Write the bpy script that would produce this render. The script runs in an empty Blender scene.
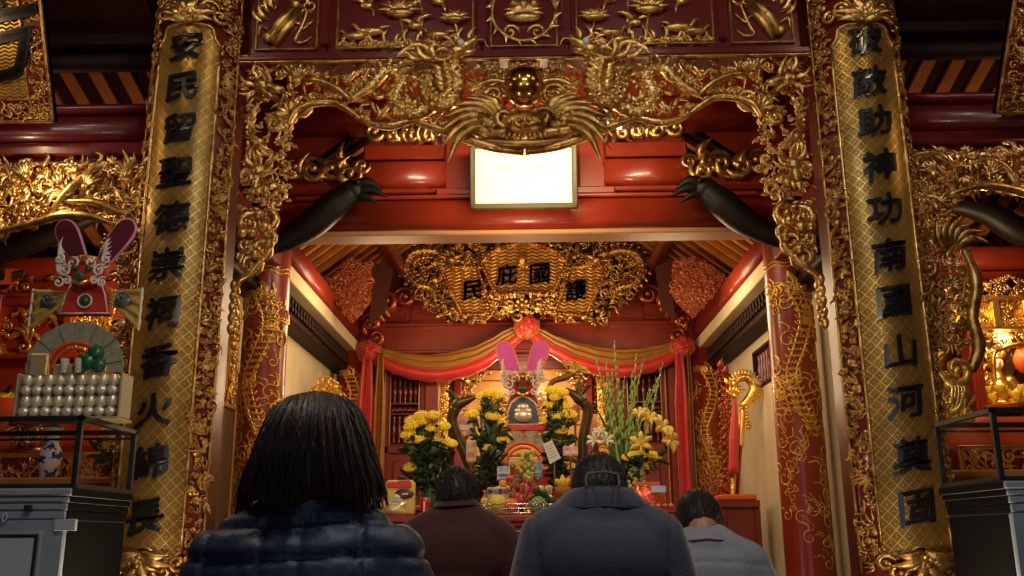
import bpy, math, random
from mathutils import Vector, Matrix, noise
import numpy as np
V = Vector
PI = math.pi
rng = random.Random(7)
scene = bpy.context.scene
COL = scene.collection
FLOOR = -0.10
# ------------------------------------------------------------------ camera
F_PX = 950.0
CAM = V((0, 0, 1.25))
CAM_R = Matrix.Rotation(math.radians(0.9), 3, 'Z') @ Matrix.Rotation(PI/2 + math.radians(14.7), 3, 'X') @ Matrix.Rotation(math.radians(-0.4), 3, 'Z')
cd = bpy.data.cameras.new('camera')
cam = bpy.data.objects.new('camera', cd)
COL.objects.link(cam)
cam.matrix_world = Matrix.Translation(CAM) @ CAM_R.to_4x4()
cd.sensor_width = 36.0
cd.lens = F_PX/1024*36
cd.clip_start = 0.05
scene.camera = cam
def at(px, py, Y):
    d = CAM_R @ V(((px-512)/F_PX, (288-py)/F_PX, -1))
    return CAM + d*(Y/d.y)
# ------------------------------------------------------------------ mesh builder
class MB:
    def __init__(s): s.v = []; s.f = []; s.sm = []; s.mi = []; s.M = None; s.m = 0
    def add(s, vs, fs, smooth=True):
        b = len(s.v)
        if s.M is not None: vs = [s.M @ V(p) for p in vs]
        s.v.extend([tuple(p) for p in vs])
        s.f.extend([tuple(i+b for i in f) for f in fs])
        s.sm.extend([smooth]*len(fs)); s.mi.extend([s.m]*len(fs))
    def merge(s, o):
        b = len(s.v); s.v.extend(o.v); s.f.extend([tuple(i+b for i in f) for f in o.f]); s.sm.extend(o.sm); s.mi.extend([s.m]*len(o.f))
    # bevelled box between two corners
    def box(s, a, b, bev=0.006, R=None, c=None):
        x0, x1 = sorted((a[0], b[0])); y0, y1 = sorted((a[1], b[1])); z0, z1 = sorted((a[2], b[2]))
        e = min(bev, (x1-x0)*.3, (y1-y0)*.3, (z1-z0)*.3)
        vs = []; fs = []
        ix = {}
        for sx in (0, 1):
            for sy in (0, 1):
                for sz in (0, 1):
                    X = (x0, x1)[sx]; Y = (y0, y1)[sy]; Z = (z0, z1)[sz]
                    dx = e*(1-2*sx); dy = e*(1-2*sy); dz = e*(1-2*sz)
                    for ax, p in enumerate(((X, Y+dy, Z+dz), (X+dx, Y, Z+dz), (X+dx, Y+dy, Z))):
                        ix[(sx, sy, sz, ax)] = len(vs); vs.append(p)
        q = lambda l: [ix[k] for k in l]
        for sx in (0, 1):
            fs.append(q([(sx, 0, 0, 0), (sx, 1, 0, 0), (sx, 1, 1, 0), (sx, 0, 1, 0)][::(1 if sx else -1)]))
        for sy in (0, 1):
            fs.append(q([(0, sy, 0, 1), (1, sy, 0, 1), (1, sy, 1, 1), (0, sy, 1, 1)][::(-1 if sy else 1)]))
        for sz in (0, 1):
            fs.append(q([(0, 0, sz, 2), (1, 0, sz, 2), (1, 1, sz, 2), (0, 1, sz, 2)][::(1 if sz else -1)]))
        for sy in (0, 1):
            for sz in (0, 1): fs.append(q([(0, sy, sz, 1), (1, sy, sz, 1), (1, sy, sz, 2), (0, sy, sz, 2)][::(1 if sy == sz else -1)]))
        for sx in (0, 1):
            for sz in (0, 1): fs.append(q([(sx, 0, sz, 0), (sx, 1, sz, 0), (sx, 1, sz, 2), (sx, 0, sz, 2)][::(-1 if sx == sz else 1)]))
        for sx in (0, 1):
            for sy in (0, 1): fs.append(q([(sx, sy, 0, 0), (sx, sy, 1, 0), (sx, sy, 1, 1), (sx, sy, 0, 1)][::(1 if sx == sy else -1)]))
        for sx in (0, 1):
            for sy in (0, 1):
                for sz in (0, 1):
                    fs.append(q([(sx, sy, sz, 0), (sx, sy, sz, 1), (sx, sy, sz, 2)][::(1 if (sx+sy+sz) % 2 else -1)]))
        if R is not None:
            c = V(c) if c is not None else V(((x0+x1)/2, (y0+y1)/2, (z0+z1)/2))
            vs = [c + R @ (V(p)-c) for p in vs]
        s.add(vs, fs, False)
    def tube(s, pts, r, n=8, flat=1.0, up=None, caps=True, smooth=True):
        pts = [V(p) for p in pts]
        k = len(pts)
        rs = list(r) if hasattr(r, '__len__') else [r]*k
        if len(rs) != k:
            rs = [float(np.interp(i/(k-1), np.linspace(0, 1, len(rs)), rs)) for i in range(k)]
        T = []
        for i in range(k):
            t = pts[min(i+1, k-1)] - pts[max(i-1, 0)]
            if t.length < 1e-9: t = V((0, 0, 1))
            T.append(t.normalized())
        if up is None:
            up = V((0, 1, 0)) if abs(T[0].y) < .9 else V((1, 0, 0))
            fixed = False
        else: up = V(up); fixed = True
        N = up - T[0]*up.dot(T[0])
        if N.length < 1e-4: N = T[0].orthogonal()
        N.normalize()
        vs = []; fs = []
        for i in range(k):
            if fixed: N2 = up - T[i]*up.dot(T[i])
            else: N2 = N - T[i]*N.dot(T[i])
            if N2.length > 1e-4: N = N2.normalized()
            B = T[i].cross(N)
            for j in range(n):
                a = 2*PI*j/n
                vs.append(pts[i] + (B*math.cos(a) + N*math.sin(a)*flat)*max(rs[i], 1e-4))
        for i in range(k-1):
            for j in range(n):
                a = i*n+j; b = i*n+(j+1) % n
                fs.append((a, b, b+n, a+n))
        if caps:
            fs.append(tuple(range(n-1, -1, -1))); fs.append(tuple(range((k-1)*n, k*n)))
        s.add(vs, fs, smooth)
    def ell(s, c, r, R=None, nu=10, nv=6):
        c = V(c); r = (r, r, r) if not hasattr(r, '__len__') else r
        vs = []; fs = []
        vs.append(V((0, 0, -r[2])))
        for i in range(1, nv):
            p = -PI/2 + PI*i/nv
            for j in range(nu):
                a = 2*PI*j/nu
                vs.append(V((r[0]*math.cos(p)*math.cos(a), r[1]*math.cos(p)*math.sin(a), r[2]*math.sin(p))))
        vs.append(V((0, 0, r[2])))
        for j in range(nu): fs.append((0, 1+(j+1) % nu, 1+j))
        for i in range(nv-2):
            for j in range(nu):
                a = 1+i*nu+j; b = 1+i*nu+(j+1) % nu
                fs.append((a, b, b+nu, a+nu))
        t = len(vs)-1; o = 1+(nv-2)*nu
        for j in range(nu): fs.append((o+j, o+(j+1) % nu, t))
        if R is not None: vs = [R @ p for p in vs]
        s.add([c+p for p in vs], fs)
    def lathe(s, prof, c=(0, 0, 0), n=20, R=None, smooth=True, sx=1, sy=1):
        c = V(c); vs = []; fs = []
        for r, z in prof:
            for j in range(n):
                a = 2*PI*j/n
                p = V((r*math.cos(a)*sx, r*math.sin(a)*sy, z))
                vs.append(c + (R @ p if R is not None else p))
        k = len(prof)
        for i in range(k-1):
            for j in range(n):
                a = i*n+j; b = i*n+(j+1) % n
                fs.append((a, b, b+n, a+n))
        if prof[0][0] > 1e-4: fs.append(tuple(range(n-1, -1, -1)))
        if prof[-1][0] > 1e-4: fs.append(tuple(range((k-1)*n, k*n)))
        s.add(vs, fs, smooth)
    # extrude polygon given by 3-D points along vector d (bevelled front when inset>0)
    def prism(s, pts, d, smooth=False):
        pts = [V(p) for p in pts]; d = V(d); k = len(pts)
        nrm = V((0, 0, 0))
        for i in range(k): nrm += pts[i].cross(pts[(i+1) % k])
        if nrm.dot(d) > 0: pts.reverse()
        vs = pts + [p+d for p in pts]
        fs = [tuple(range(k)), tuple(range(2*k-1, k-1, -1))]
        for i in range(k): fs.append(((i+1) % k, i, i+k, (i+1) % k+k))
        s.add(vs, fs, smooth)
    def grid(s, fn, nu, nv, smooth=True, closed_u=False):
        vs = []; fs = []
        for j in range(nv+1):
            for i in range(nu + (0 if closed_u else 1)):
                vs.append(V(fn(i/nu, j/nv)))
        w = nu if closed_u else nu+1
        for j in range(nv):
            for i in range(nu):
                i2 = (i+1) % w if closed_u else i+1
                fs.append((j*w+i, j*w+i2, (j+1)*w+i2, (j+1)*w+i))
        s.add(vs, fs, smooth)
    def sheet(s, fn, nu, nv, th, smooth=True):
        """a curved sheet with a real thickness: fn(u, v) is the front, pushed back by th (vector)"""
        th = V(th)
        vs = [V(fn(i/nu, j/nv)) for j in range(nv+1) for i in range(nu+1)]
        k = len(vs); w = nu+1
        vs += [p+th for p in vs]
        fs = []
        for j in range(nv):
            for i in range(nu):
                q = (j*w+i, j*w+i+1, (j+1)*w+i+1, (j+1)*w+i)
                fs.append(q); fs.append(tuple(x+k for x in reversed(q)))
        for i in range(nu):
            fs.append((i+1, i, i+k, i+1+k)); a = nv*w+i; fs.append((a, a+1, a+1+k, a+k))
        for j in range(nv):
            a = j*w; fs.append((a, a+w, a+w+k, a+k)); a = j*w+nu; fs.append((a+w, a, a+k, a+w+k))
        s.add(vs, fs, smooth)

def cr(pts, k=6):
    pts = [V(p) for p in pts]
    P = [pts[0]*2-pts[1]] + pts + [pts[-1]*2-pts[-2]]
    out = []
    for i in range(1, len(P)-2):
        for j in range(k):
            t = j/k
            a, b, c, d = P[i-1], P[i], P[i+1], P[i+2]
            out.append(0.5*((2*b) + (c-a)*t + (2*a-5*b+4*c-d)*t*t + (3*b-a-3*c+d)*t**3))
    out.append(pts[-1])
    return out
# ------------------------------------------------------------------ objects
ROOT = {}
def tag(o, label=None, cat=None, group=None, kind=None):
    if label: o['label'] = label
    if cat: o['category'] = cat
    if group: o['group'] = group
    if kind: o['kind'] = kind
    return o
def thing(name, label, cat, loc, group=None, kind=None):
    o = bpy.data.objects.new(name, None); COL.objects.link(o)
    o.location = V(loc); o.empty_display_size = .1
    ROOT[o.name] = V(loc)
    return tag(o, label, cat, group, kind)
def put(name, mb, mats, parent=None, label=None, cat=None, group=None, kind=None):
    """link the builder as ONE mesh object; world coordinates in, origin at the thing's base"""
    me = bpy.data.meshes.new(name)
    if parent is not None: org = ROOT[parent.name]
    else:
        a = np.array(mb.v); lo = a.min(0); hi = a.max(0)
        org = V(((lo[0]+hi[0])/2, (lo[1]+hi[1])/2, lo[2]))
    a = np.array(mb.v, dtype=float) - np.array(org)
    me.from_pydata(a.tolist(), [], mb.f)
    me.polygons.foreach_set('use_smooth', mb.sm)
    if not isinstance(mats, (list, tuple)): mats = [mats]
    for m in mats: me.materials.append(m)
    if len(mats) > 1: me.polygons.foreach_set('material_index', mb.mi)
    me.update()
    o = bpy.data.objects.new(name, me); COL.objects.link(o)
    if parent is not None: o.parent = parent
    else: o.location = org
    ROOT[o.name] = V(org)
    return tag(o, label, cat, group, kind)
def copy_tree(o, parent=None):
    c = o.copy(); COL.objects.link(c)
    if parent is not None: c.parent = parent
    for ch in list(o.children): copy_tree(ch, c)
    return c
def dup(o, loc, rot=None, label=None, scale=None):
    c = copy_tree(o); c.location = V(loc)
    if rot is not None: c.rotation_euler = rot
    if scale is not None: c.scale = (scale,)*3 if not hasattr(scale, '__len__') else scale
    if label: c['label'] = label
    ROOT[c.name] = V(loc)
    return c
# ------------------------------------------------------------------ materials
MATS = {}
class NT:
    def __init__(s, name):
        s.m = bpy.data.materials.new(name); s.m.use_nodes = True
        s.t = s.m.node_tree; s.n = s.t.nodes; s.l = s.t.links
        s.b = s.n['Principled BSDF']
    def node(s, t, **kw):
        n = s.n.new(t)
        for k, v in kw.items(): setattr(n, k, v)
        return n
    def math(s, op, a, b=None, c=None):
        n = s.n.new('ShaderNodeMath'); n.operation = op
        for i, x in enumerate((a, b, c)):
            if x is None: continue
            if isinstance(x, (int, float)): n.inputs[i].default_value = x
            else: s.l.new(x, n.inputs[i])
        return n.outputs[0]
    def coords(s):
        n = s.n.new('ShaderNodeTexCoord'); return n.outputs['Object']
    def noise(s, scale, detail=3, vec=None, rough=.55):
        n = s.n.new('ShaderNodeTexNoise'); n.inputs['Scale'].default_value = scale; n.inputs['Detail'].default_value = detail
        n.inputs['Roughness'].default_value = rough
        s.l.new(vec if vec is not None else s.coords(), n.inputs['Vector'])
        return n.outputs['Fac']
    def ramp(s, fac, stops, interp='LINEAR'):
        n = s.n.new('ShaderNodeValToRGB'); n.color_ramp.interpolation = interp
        e = n.color_ramp.elements
        while len(e) < len(stops): e.new(.5)
        for i, (p, c) in enumerate(stops):
            e[i].position = p; e[i].color = (c[0], c[1], c[2], 1) if hasattr(c, '__len__') else (c, c, c, 1)
        s.l.new(fac, n.inputs[0]); return n.outputs[0]
    def bump(s, h, strength=.3, dist=.01):
        n = s.n.new('ShaderNodeBump'); n.inputs['Strength'].default_value = strength; n.inputs['Distance'].default_value = dist
        s.l.new(h, n.inputs['Height']); s.l.new(n.outputs[0], s.b.inputs['Normal'])
def mat(name, c, rough=.5, metal=0, c2=None, ns=6, bump=None, coat=0, spec=None, emit=None, trans=0, alpha=None, sheen=0, rvar=0):
    if name in MATS: return MATS[name]
    t = NT(name)
    t.b.inputs['Base Color'].default_value = (*c, 1)
    t.b.inputs['Roughness'].default_value = rough; t.b.inputs['Metallic'].default_value = metal
    if coat: t.b.inputs['Coat Weight'].default_value = coat; t.b.inputs['Coat Roughness'].default_value = .12
    if spec is not None: t.b.inputs['Specular IOR Level'].default_value = spec
    if sheen: t.b.inputs['Sheen Weight'].default_value = sheen
    if trans: t.b.inputs['Transmission Weight'].default_value = trans
    if emit: t.b.inputs['Emission Color'].default_value = (*emit[0], 1); t.b.inputs['Emission Strength'].default_value = emit[1]
    if c2 is not None:
        t.l.new(t.ramp(t.noise(ns), [(.3, c), (.72, c2)]), t.b.inputs['Base Color'])
    if rvar:
        r = t.ramp(t.noise(ns*2.3), [(.3, rough), (.7, rough+rvar)]); t.l.new(r, t.b.inputs['Roughness'])
    if bump: t.bump(t.noise(bump[0], 4), bump[1], .01)
    MATS[name] = t.m
    return t.m
def lattice_gold(name, s, c_hi, c_lo, kind='diamond', rough=.35):
    t = NT(name)
    sep = t.node('ShaderNodeSeparateXYZ'); t.l.new(t.coords(), sep.inputs[0])
    x, z = sep.outputs[0], sep.outputs[2]
    if kind == 'diamond':
        p = t.math('FRACT', t.math('DIVIDE', t.math('ADD', t.math('MULTIPLY', x, 1.15), z), s))
        q = t.math('FRACT', t.math('DIVIDE', t.math('SUBTRACT', t.math('MULTIPLY', x, 1.15), z), s))
        m = t.math('MAXIMUM', t.math('ABSOLUTE', t.math('SUBTRACT', p, .5)), t.math('ABSOLUTE', t.math('SUBTRACT', q, .5)))
        st = [(0, .9), (.12, .9), (.15, 0), (.2, 0), (.24, 1), (.30, 1), (.33, 0), (.385, 0), (.42, 1)]
    else:
        tri = t.math('PINGPONG', t.math('DIVIDE', x, s), 1.0)
        m = t.math('FRACT', t.math('ADD', t.math('DIVIDE', z, s*.8), t.math('MULTIPLY', tri, .55)))
        st = [(0, 0), (.12, .25), (.3, 1), (.6, 1), (.85, .2), (1, 0)]
    h = t.ramp(m, st)
    col = t.ramp(h, [(0, c_lo), (1, c_hi)])
    # worn gilding
    mix = t.node('ShaderNodeMix', data_type='RGBA'); mix.blend_type = 'MULTIPLY'; mix.inputs[0].default_value = 1
    t.l.new(col, mix.inputs[6]); t.l.new(t.ramp(t.noise(5, 4), [(.3, (.55, .5, .45)), (.7, (1, 1, 1))]), mix.inputs[7])
    t.l.new(mix.outputs[2], t.b.inputs['Base Color'])
    t.l.new(t.ramp(h, [(0, .1), (1, .72)]), t.b.inputs['Metallic'])
    t.b.inputs['Roughness'].default_value = rough
    t.bump(h, 1.0, .008)
    MATS[name] = t.m
    return t.m
GOLD = mat('gilded_wood', (1.0, .68, .24), .25, .95, c2=(.36, .16, .035), ns=16, bump=(60, .25), rvar=.18)
GOLD_OLD = mat('aged_gilding', (.76, .47, .14), .28, .92, c2=(.22, .095, .022), ns=15, bump=(50, .3), rvar=.15)
GOLD_BRIGHT = mat('bright_gilding', (.95, .62, .14), .28, .85, c2=(.8, .45, .08), ns=9, bump=(60, .2))
GOLD_BALL = mat('polished_gold', (.62, .36, .07), .2, 1, bump=(8, .03))
GOLD_PAINT = mat('gold_leaf_paint', (.95, .60, .10), .32, .65, c2=(.72, .38, .06), ns=12)
RED = mat('red_lacquer', (.30, .032, .010), .34, 0, c2=(.22, .019, .007), ns=4, coat=.25)
RED_DEEP = mat('deep_red_lacquer', (.20, .020, .010), .32, 0, c2=(.13, .012, .007), ns=4, coat=.4)
MAROON = mat('maroon_lacquer', (.14, .011, .014), .28, 0, c2=(.10, .008, .010), ns=5, coat=.3)
DARKWOOD = mat('dark_wood', (.028, .010, .006), .6, 0, c2=(.016, .006, .004), ns=8, bump=(20, .2), spec=.2)
BLACKWOOD = mat('black_lacquer', (.007, .005, .004), .5, 0, bump=(14, .3), spec=.25)
RAFTER = mat('rafter_wood', (.34, .11, .02), .75, 0, c2=(.24, .07, .012), ns=9, spec=.15)
TILE = mat('roof_tile', (.035, .009, .005), .9, 0, c2=(.022, .006, .004), ns=12, spec=.05)
PLASTER = mat('cream_plaster', (.72, .62, .40), .8, 0, c2=(.60, .50, .30), ns=2.5, bump=(30, .08))
INK = mat('black_ink_lacquer', (.006, .007, .009), .28, 0, coat=.3)
# ------------------------------------------------------------------ wood-carver's kit: u right, v up, w towards the viewer
def frame(o, u=(1, 0, 0), v=(0, 0, 1), w=(0, -1, 0)):
    M = Matrix.Identity(4)
    for i, a in enumerate((u, v, w)):
        for j in range(3): M[j][i] = a[j]
    for j in range(3): M[j][3] = o[j]
    return M
def curl(mb, u, v, r, a0, turns=1.3, d=1, t=None, w=0.0, n=6):
    t = (t*1.3 if t else r*.33)
    k = int(8*turns)+4; pts = []; rs = []
    for i in range(k+1):
        s = i/k; rad = r*(1-s)**.75 + r*.12; a = a0 + d*2*PI*turns*s
        pts.append((u+rad*math.cos(a), v+rad*math.sin(a), w+.35*r*s)); rs.append(t*(.35+.65*min(1, s*4))*(1-.45*s))
    mb.tube(pts, rs, n)
    mb.ell(pts[-1], t*.95, nu=6, nv=4)
def flame(mb, u, v, a, L, wd, bend=.4, w=0.0, n=6, lift=.25):
    pts = []; rs = []; wd = wd*1.45
    for i in range(7):
        s = i/6; b = bend*math.sin(s*PI*1.25)*L*.35
        pts.append((u+math.cos(a)*L*s-math.sin(a)*b, v+math.sin(a)*L*s+math.cos(a)*b, w+lift*L*math.sin(s*PI*.6)))
        rs.append(wd*(.55+.6*math.sin(PI*min(1, s*1.15)))*(1-s**3)*.8+.0006)
    mb.tube(pts, rs, n, flat=.6, up=(0, 0, 1))
def flower(mb, u, v, r, n=6, w=0.0, a0=0):
    mb.ell((u, v, w+r*.45), r*.34, nu=7, nv=5)
    for i in range(n):
        a = a0+2*PI*i/n
        R = Matrix.Rotation(a, 3, 'Z') @ Matrix.Rotation(-.5, 3, 'Y')
        mb.ell((u+math.cos(a)*r*.62, v+math.sin(a)*r*.62, w+r*.22), (r*.42, r*.3, r*.16), R, 7, 5)
def cloud(mb, u, v, s, a=0, w=0.0):
    c, sn = math.cos(a), math.sin(a)
    P = lambda x, y: (u+x*c-y*sn, v+x*sn+y*c)
    x, y = P(-.3*s, 0); curl(mb, x, y, .34*s, a+PI*.5, 1.15, 1, .10*s, w)
    x, y = P(.3*s, .05*s); curl(mb, x, y, .28*s, a+PI*.5, 1.1, -1, .09*s, w)
    x, y = P(0, .24*s); mb.ell((x, y, w+.1*s), (.2*s, .17*s, .12*s), nu=8, nv=5)
    x, y = P(.5*s, -.1*s); flame(mb, x, y, a-.3, .6*s, .08*s, .5, w)
def acanthus(mb, u, v, a, L, w=0.0, sgn=1):
    pts = []
    for i in range(8):
        s = i/7; b = sgn*.28*L*math.sin(s*2.6)
        pts.append((u+math.cos(a)*L*s-math.sin(a)*b, v+math.sin(a)*L*s+math.cos(a)*b, w+.12*L*math.sin(s*PI)))
    mb.tube(pts, [L*.05, L*.075, L*.06, L*.02], 6)
    for i in (1, 2, 3, 4, 5):
        p = pts[i]
        for sd in (1, -1):
            flame(mb, p[0], p[1], a+sd*(1.0-.08*i)+sgn*.3, L*(.36-.035*i), L*.05, sd*.5, p[2])
    curl(mb, pts[-1][0], pts[-1][1], L*.15, a+PI*.5*sgn, 1.1, sgn, L*.05, pts[-1][2])
def beads(mb, pts, r, step):
    pts = [V(p) for p in pts]; acc = 0
    for a, b in zip(pts, pts[1:]):
        L = (b-a).length; k = max(1, int(L/step))
        for i in range(k): mb.ell(a.lerp(b, (i+.5)/k), r, nu=6, nv=4)
def scaled_body(mb, pts, r, fins=True, n=10, scale=True):
    P = cr(pts, 7); k = len(P)
    rs = [float(np.interp(i/(k-1), np.linspace(0, 1, len(r)), r)) for i in range(k)]
    # overlapping rings read as scales
    P2 = []; r2 = []
    for i in range(k):
        P2.append(P[i]); r2.append(rs[i]*(1.0 if i % 2 else .86))
    mb.tube(P2, r2, n)
    for i in range(1, k-1, 2):
        t = (P[i+1]-P[i-1]).normalized(); sd = V((-t.y, t.x, 0))
        if sd.length < 1e-3: continue
        sd.normalize()
        a = math.atan2(sd.y, sd.x)
        if fins: flame(mb, P[i].x+sd.x*rs[i]*.8, P[i].y+sd.y*rs[i]*.8, a-.5, rs[i]*1.25, rs[i]*.34, .3, P[i].z)
        if scale:
            for q in (-.55, 0, .55):
                c = P[i] + V((sd.x, sd.y, 0))*rs[i]*q + V((0, 0, rs[i]*(.86-.35*abs(q))))
                mb.ell(c, (rs[i]*.34, rs[i]*.34, rs[i]*.2), nu=6, nv=4)
    return P, rs
def dragon_head(mb, u, v, s, d=1, a=0.0, w=0.0):
    """head of size s looking along +u (d=1) or -u (d=-1), tipped up by a"""
    c, sn = math.cos(a), math.sin(a)
    def P(x, y, z=0): return (u+d*(x*c-y*sn), v+x*sn+y*c, w+z)
    def A(b): return b+a if d > 0 else PI-(b+a)
    R = Matrix.Rotation(a if d > 0 else -a, 3, 'Z')
    mb.ell(P(0, 0, .12*s), (.36*s, .30*s, .3*s), R)
    mb.tube([P(.1*s, .06*s, .15*s), P(.4*s, .10*s, .18*s), P(.72*s, .16*s, .2*s), P(.86*s, .27*s, .2*s)], [.24*s, .19*s, .17*s, .07*s], 8)
    mb.tube([P(.1*s, -.12*s, .12*s), P(.4*s, -.20*s, .14*s), P(.66*s, -.20*s, .15*s)], [.16*s, .11*s, .07*s], 8)
    for sd in (.06, .30):
        mb.ell(P(.82*s, .22*s, sd*s), .075*s, nu=7, nv=5)
    for x in (.35, .45, .55, .65): mb.tube([P(x*s, -.02*s, .22*s), P(x*s, -.12*s, .22*s)], [.03*s, .006*s], 5)
    mb.ell(P(.22*s, .26*s, .30*s), .095*s, nu=8, nv=6)
    flame(mb, *P(.30*s, .32*s)[:2], A(2.4), .45*s, .07*s, .5, w+.3*s)
    mb.tube(cr([P(0, .25*s, .2*s), P(-.3*s, .45*s, .22*s), P(-.62*s, .42*s, .2*s), P(-.8*s, .58*s, .2*s)]), [.07*s, .05*s, .02*s], 6)
    for i in range(7):
        b = 2.0+i*.42
        flame(mb, *P(math.cos(b)*.3*s, math.sin(b)*.28*s)[:2], A(b), (.62+.12*(i % 2))*s, .085*s, .6*(1 if i % 2 else -1), w+.1*s)
    mb.tube(cr([P(.75*s, .12*s, .3*s), P(1.05*s, -.02*s, .34*s), P(1.1*s, -.3*s, .3*s), P(1.3*s, -.42*s, .3*s)]), [.03*s, .024*s, .008*s], 5)
def claw(mb, u, v, s, a, n=5, w=0.0, spread=.32):
    mb.ell((u, v, w+.1*s), (.26*s, .26*s, .2*s), nu=8, nv=5)
    for i in range(n):
        b = a+(i-(n-1)/2)*spread
        p0 = (u+math.cos(b)*.15*s, v+math.sin(b)*.15*s, w+.1*s)
        p1 = (u+math.cos(b)*.6*s, v+math.sin(b)*.6*s, w+.28*s)
        p2 = (u+math.cos(b+.12)*1.0*s, v+math.sin(b+.12)*1.0*s, w+.2*s)
        mb.tube(cr([p0, p1, p2], 4), [.1*s, .11*s, .015*s], 6)
def inside(poly, x, y):
    c = False; n = len(poly)
    for i in range(n):
        x1, y1 = poly[i]; x2, y2 = poly[(i+1) % n]
        if (y1 > y) != (y2 > y) and x < (x2-x1)*(y-y1)/(y2-y1)+x1: c = not c
    return c
def fill(mb, poly, count, r0, r1, R, w=0.0, kinds='cfalk', pack=.85, depth=.02, ang=None):
    """pack carved motifs into the outline POLY (u, v pairs)"""
    xs = [p[0] for p in poly]; ys = [p[1] for p in poly]; placed = []
    tries = 0
    while len(placed) < count and tries < count*40:
        tries += 1
        r = r0+(r1-r0)*R.random()**1.6*(1-.6*tries/(count*40))
        x = R.uniform(min(xs), max(xs)); y = R.uniform(min(ys), max(ys))
        if not inside(poly, x, y): continue
        if any((x-a)**2+(y-b)**2 < ((r+c)*pack*.62)**2 for a, b, c in placed): continue
        placed.append((x, y, r))
        k = R.choice(kinds); a = R.uniform(0, 2*PI) if ang is None else ang+R.uniform(-.8, .8)
        ww = w+R.uniform(0, depth)
        if k == 'c': curl(mb, x, y, r*.8, a, R.uniform(1, 1.5), R.choice((1, -1)), r*.24, ww)
        elif k == 'f':
            for j in range(3): flame(mb, x-math.cos(a)*r, y-math.sin(a)*r, a+(j-1)*.55, r*2.0, r*.2, R.uniform(-.7, .7), ww)
        elif k == 'a': acanthus(mb, x-math.cos(a)*r, y-math.sin(a)*r, a, r*2.0, ww, R.choice((1, -1)))
        elif k == 'l': flower(mb, x, y, r*.8, R.choice((5, 6, 7)), ww, a)
        elif k == 'k': cloud(mb, x, y, r*1.5, R.uniform(-.5, .5), ww)
        elif k == 'b': mb.ell((x, y, ww), (r*.7, r*.7, r*.4), nu=8, nv=5)
        elif k == 'e':   # fan of broad lobes
            for j in range(4):
                aa = a+(j-1.5)*.55; Q = Matrix.Rotation(aa, 3, 'Z') @ Matrix.Rotation(-.35, 3, 'Y')
                mb.ell((x+math.cos(aa)*r*.5, y+math.sin(aa)*r*.5, ww+.25*r), (r*.62, r*.24, r*.2), Q, 8, 5)
            curl(mb, x-math.cos(a)*r*.35, y-math.sin(a)*r*.35, r*.34, a, 1.1, 1, r*.13, ww+.1*r)
        elif k == 'w':   # long sinuous tendril
            p = []
            for i in range(6):
                s = (i/5-.5)*2.6*r
                b = math.sin(i*1.5)*r*.4
                p.append((x+math.cos(a)*s-math.sin(a)*b, y+math.sin(a)*s+math.cos(a)*b, ww+.01))
            mb.tube(cr(p, 4), [r*.07, r*.24, r*.27, r*.18, r*.03], 6)
    return placed
_gl = {}
def glyph(ch, bold=.016, depth=.03):
    """outline of one written character as a solid, centred, one unit tall"""
    key = (ch, bold, depth)
    if key in _gl: return _gl[key]
    c = bpy.data.curves.new('glyph', 'FONT'); c.body = ch; c.extrude = depth; c.offset = bold; c.resolution_u = 3
    o = bpy.data.objects.new('glyph', c); COL.objects.link(o)
    bpy.context.view_layer.update()
    ev = o.evaluated_get(bpy.context.evaluated_depsgraph_get()); me = ev.to_mesh()
    vs = [v.co.copy() for v in me.vertices]; fs = [tuple(p.vertices) for p in me.polygons]
    ev.to_mesh_clear(); bpy.data.objects.remove(o); bpy.data.curves.remove(c)
    lo = V((min(v.x for v in vs), min(v.y for v in vs), 0)); hi = V((max(v.x for v in vs), max(v.y for v in vs), 0))
    m = (lo+hi)/2
    vs = [v-m for v in vs]
    _gl[key] = (vs, fs); return _gl[key]
def write(mb, ch, place, size, bold=.02, depth=.03, rise=.10):
    """brush-written: strokes climb to the right, the foot drifts"""
    vs, fs = glyph(ch, 0.0, depth)
    for dx, dy in ((-bold, -bold*.5), (bold, bold*.5), (0, bold), (0, -bold)) if bold else ((0, 0),):
      _stroke(mb, vs, fs, place, size, rise, dx, dy)
def _stroke(mb, vs, fs, place, size, rise, dx, dy):
    out = []
    for p in vs:
        x, y = p.x+dx, p.y+dy
        y2 = y + rise*x + .03*math.sin(x*5); x2 = x + .03*math.sin(y*6+1)
        out.append(place(x2*size, y2*size, p.z*size))
    mb.add(out, fs, False)
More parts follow.
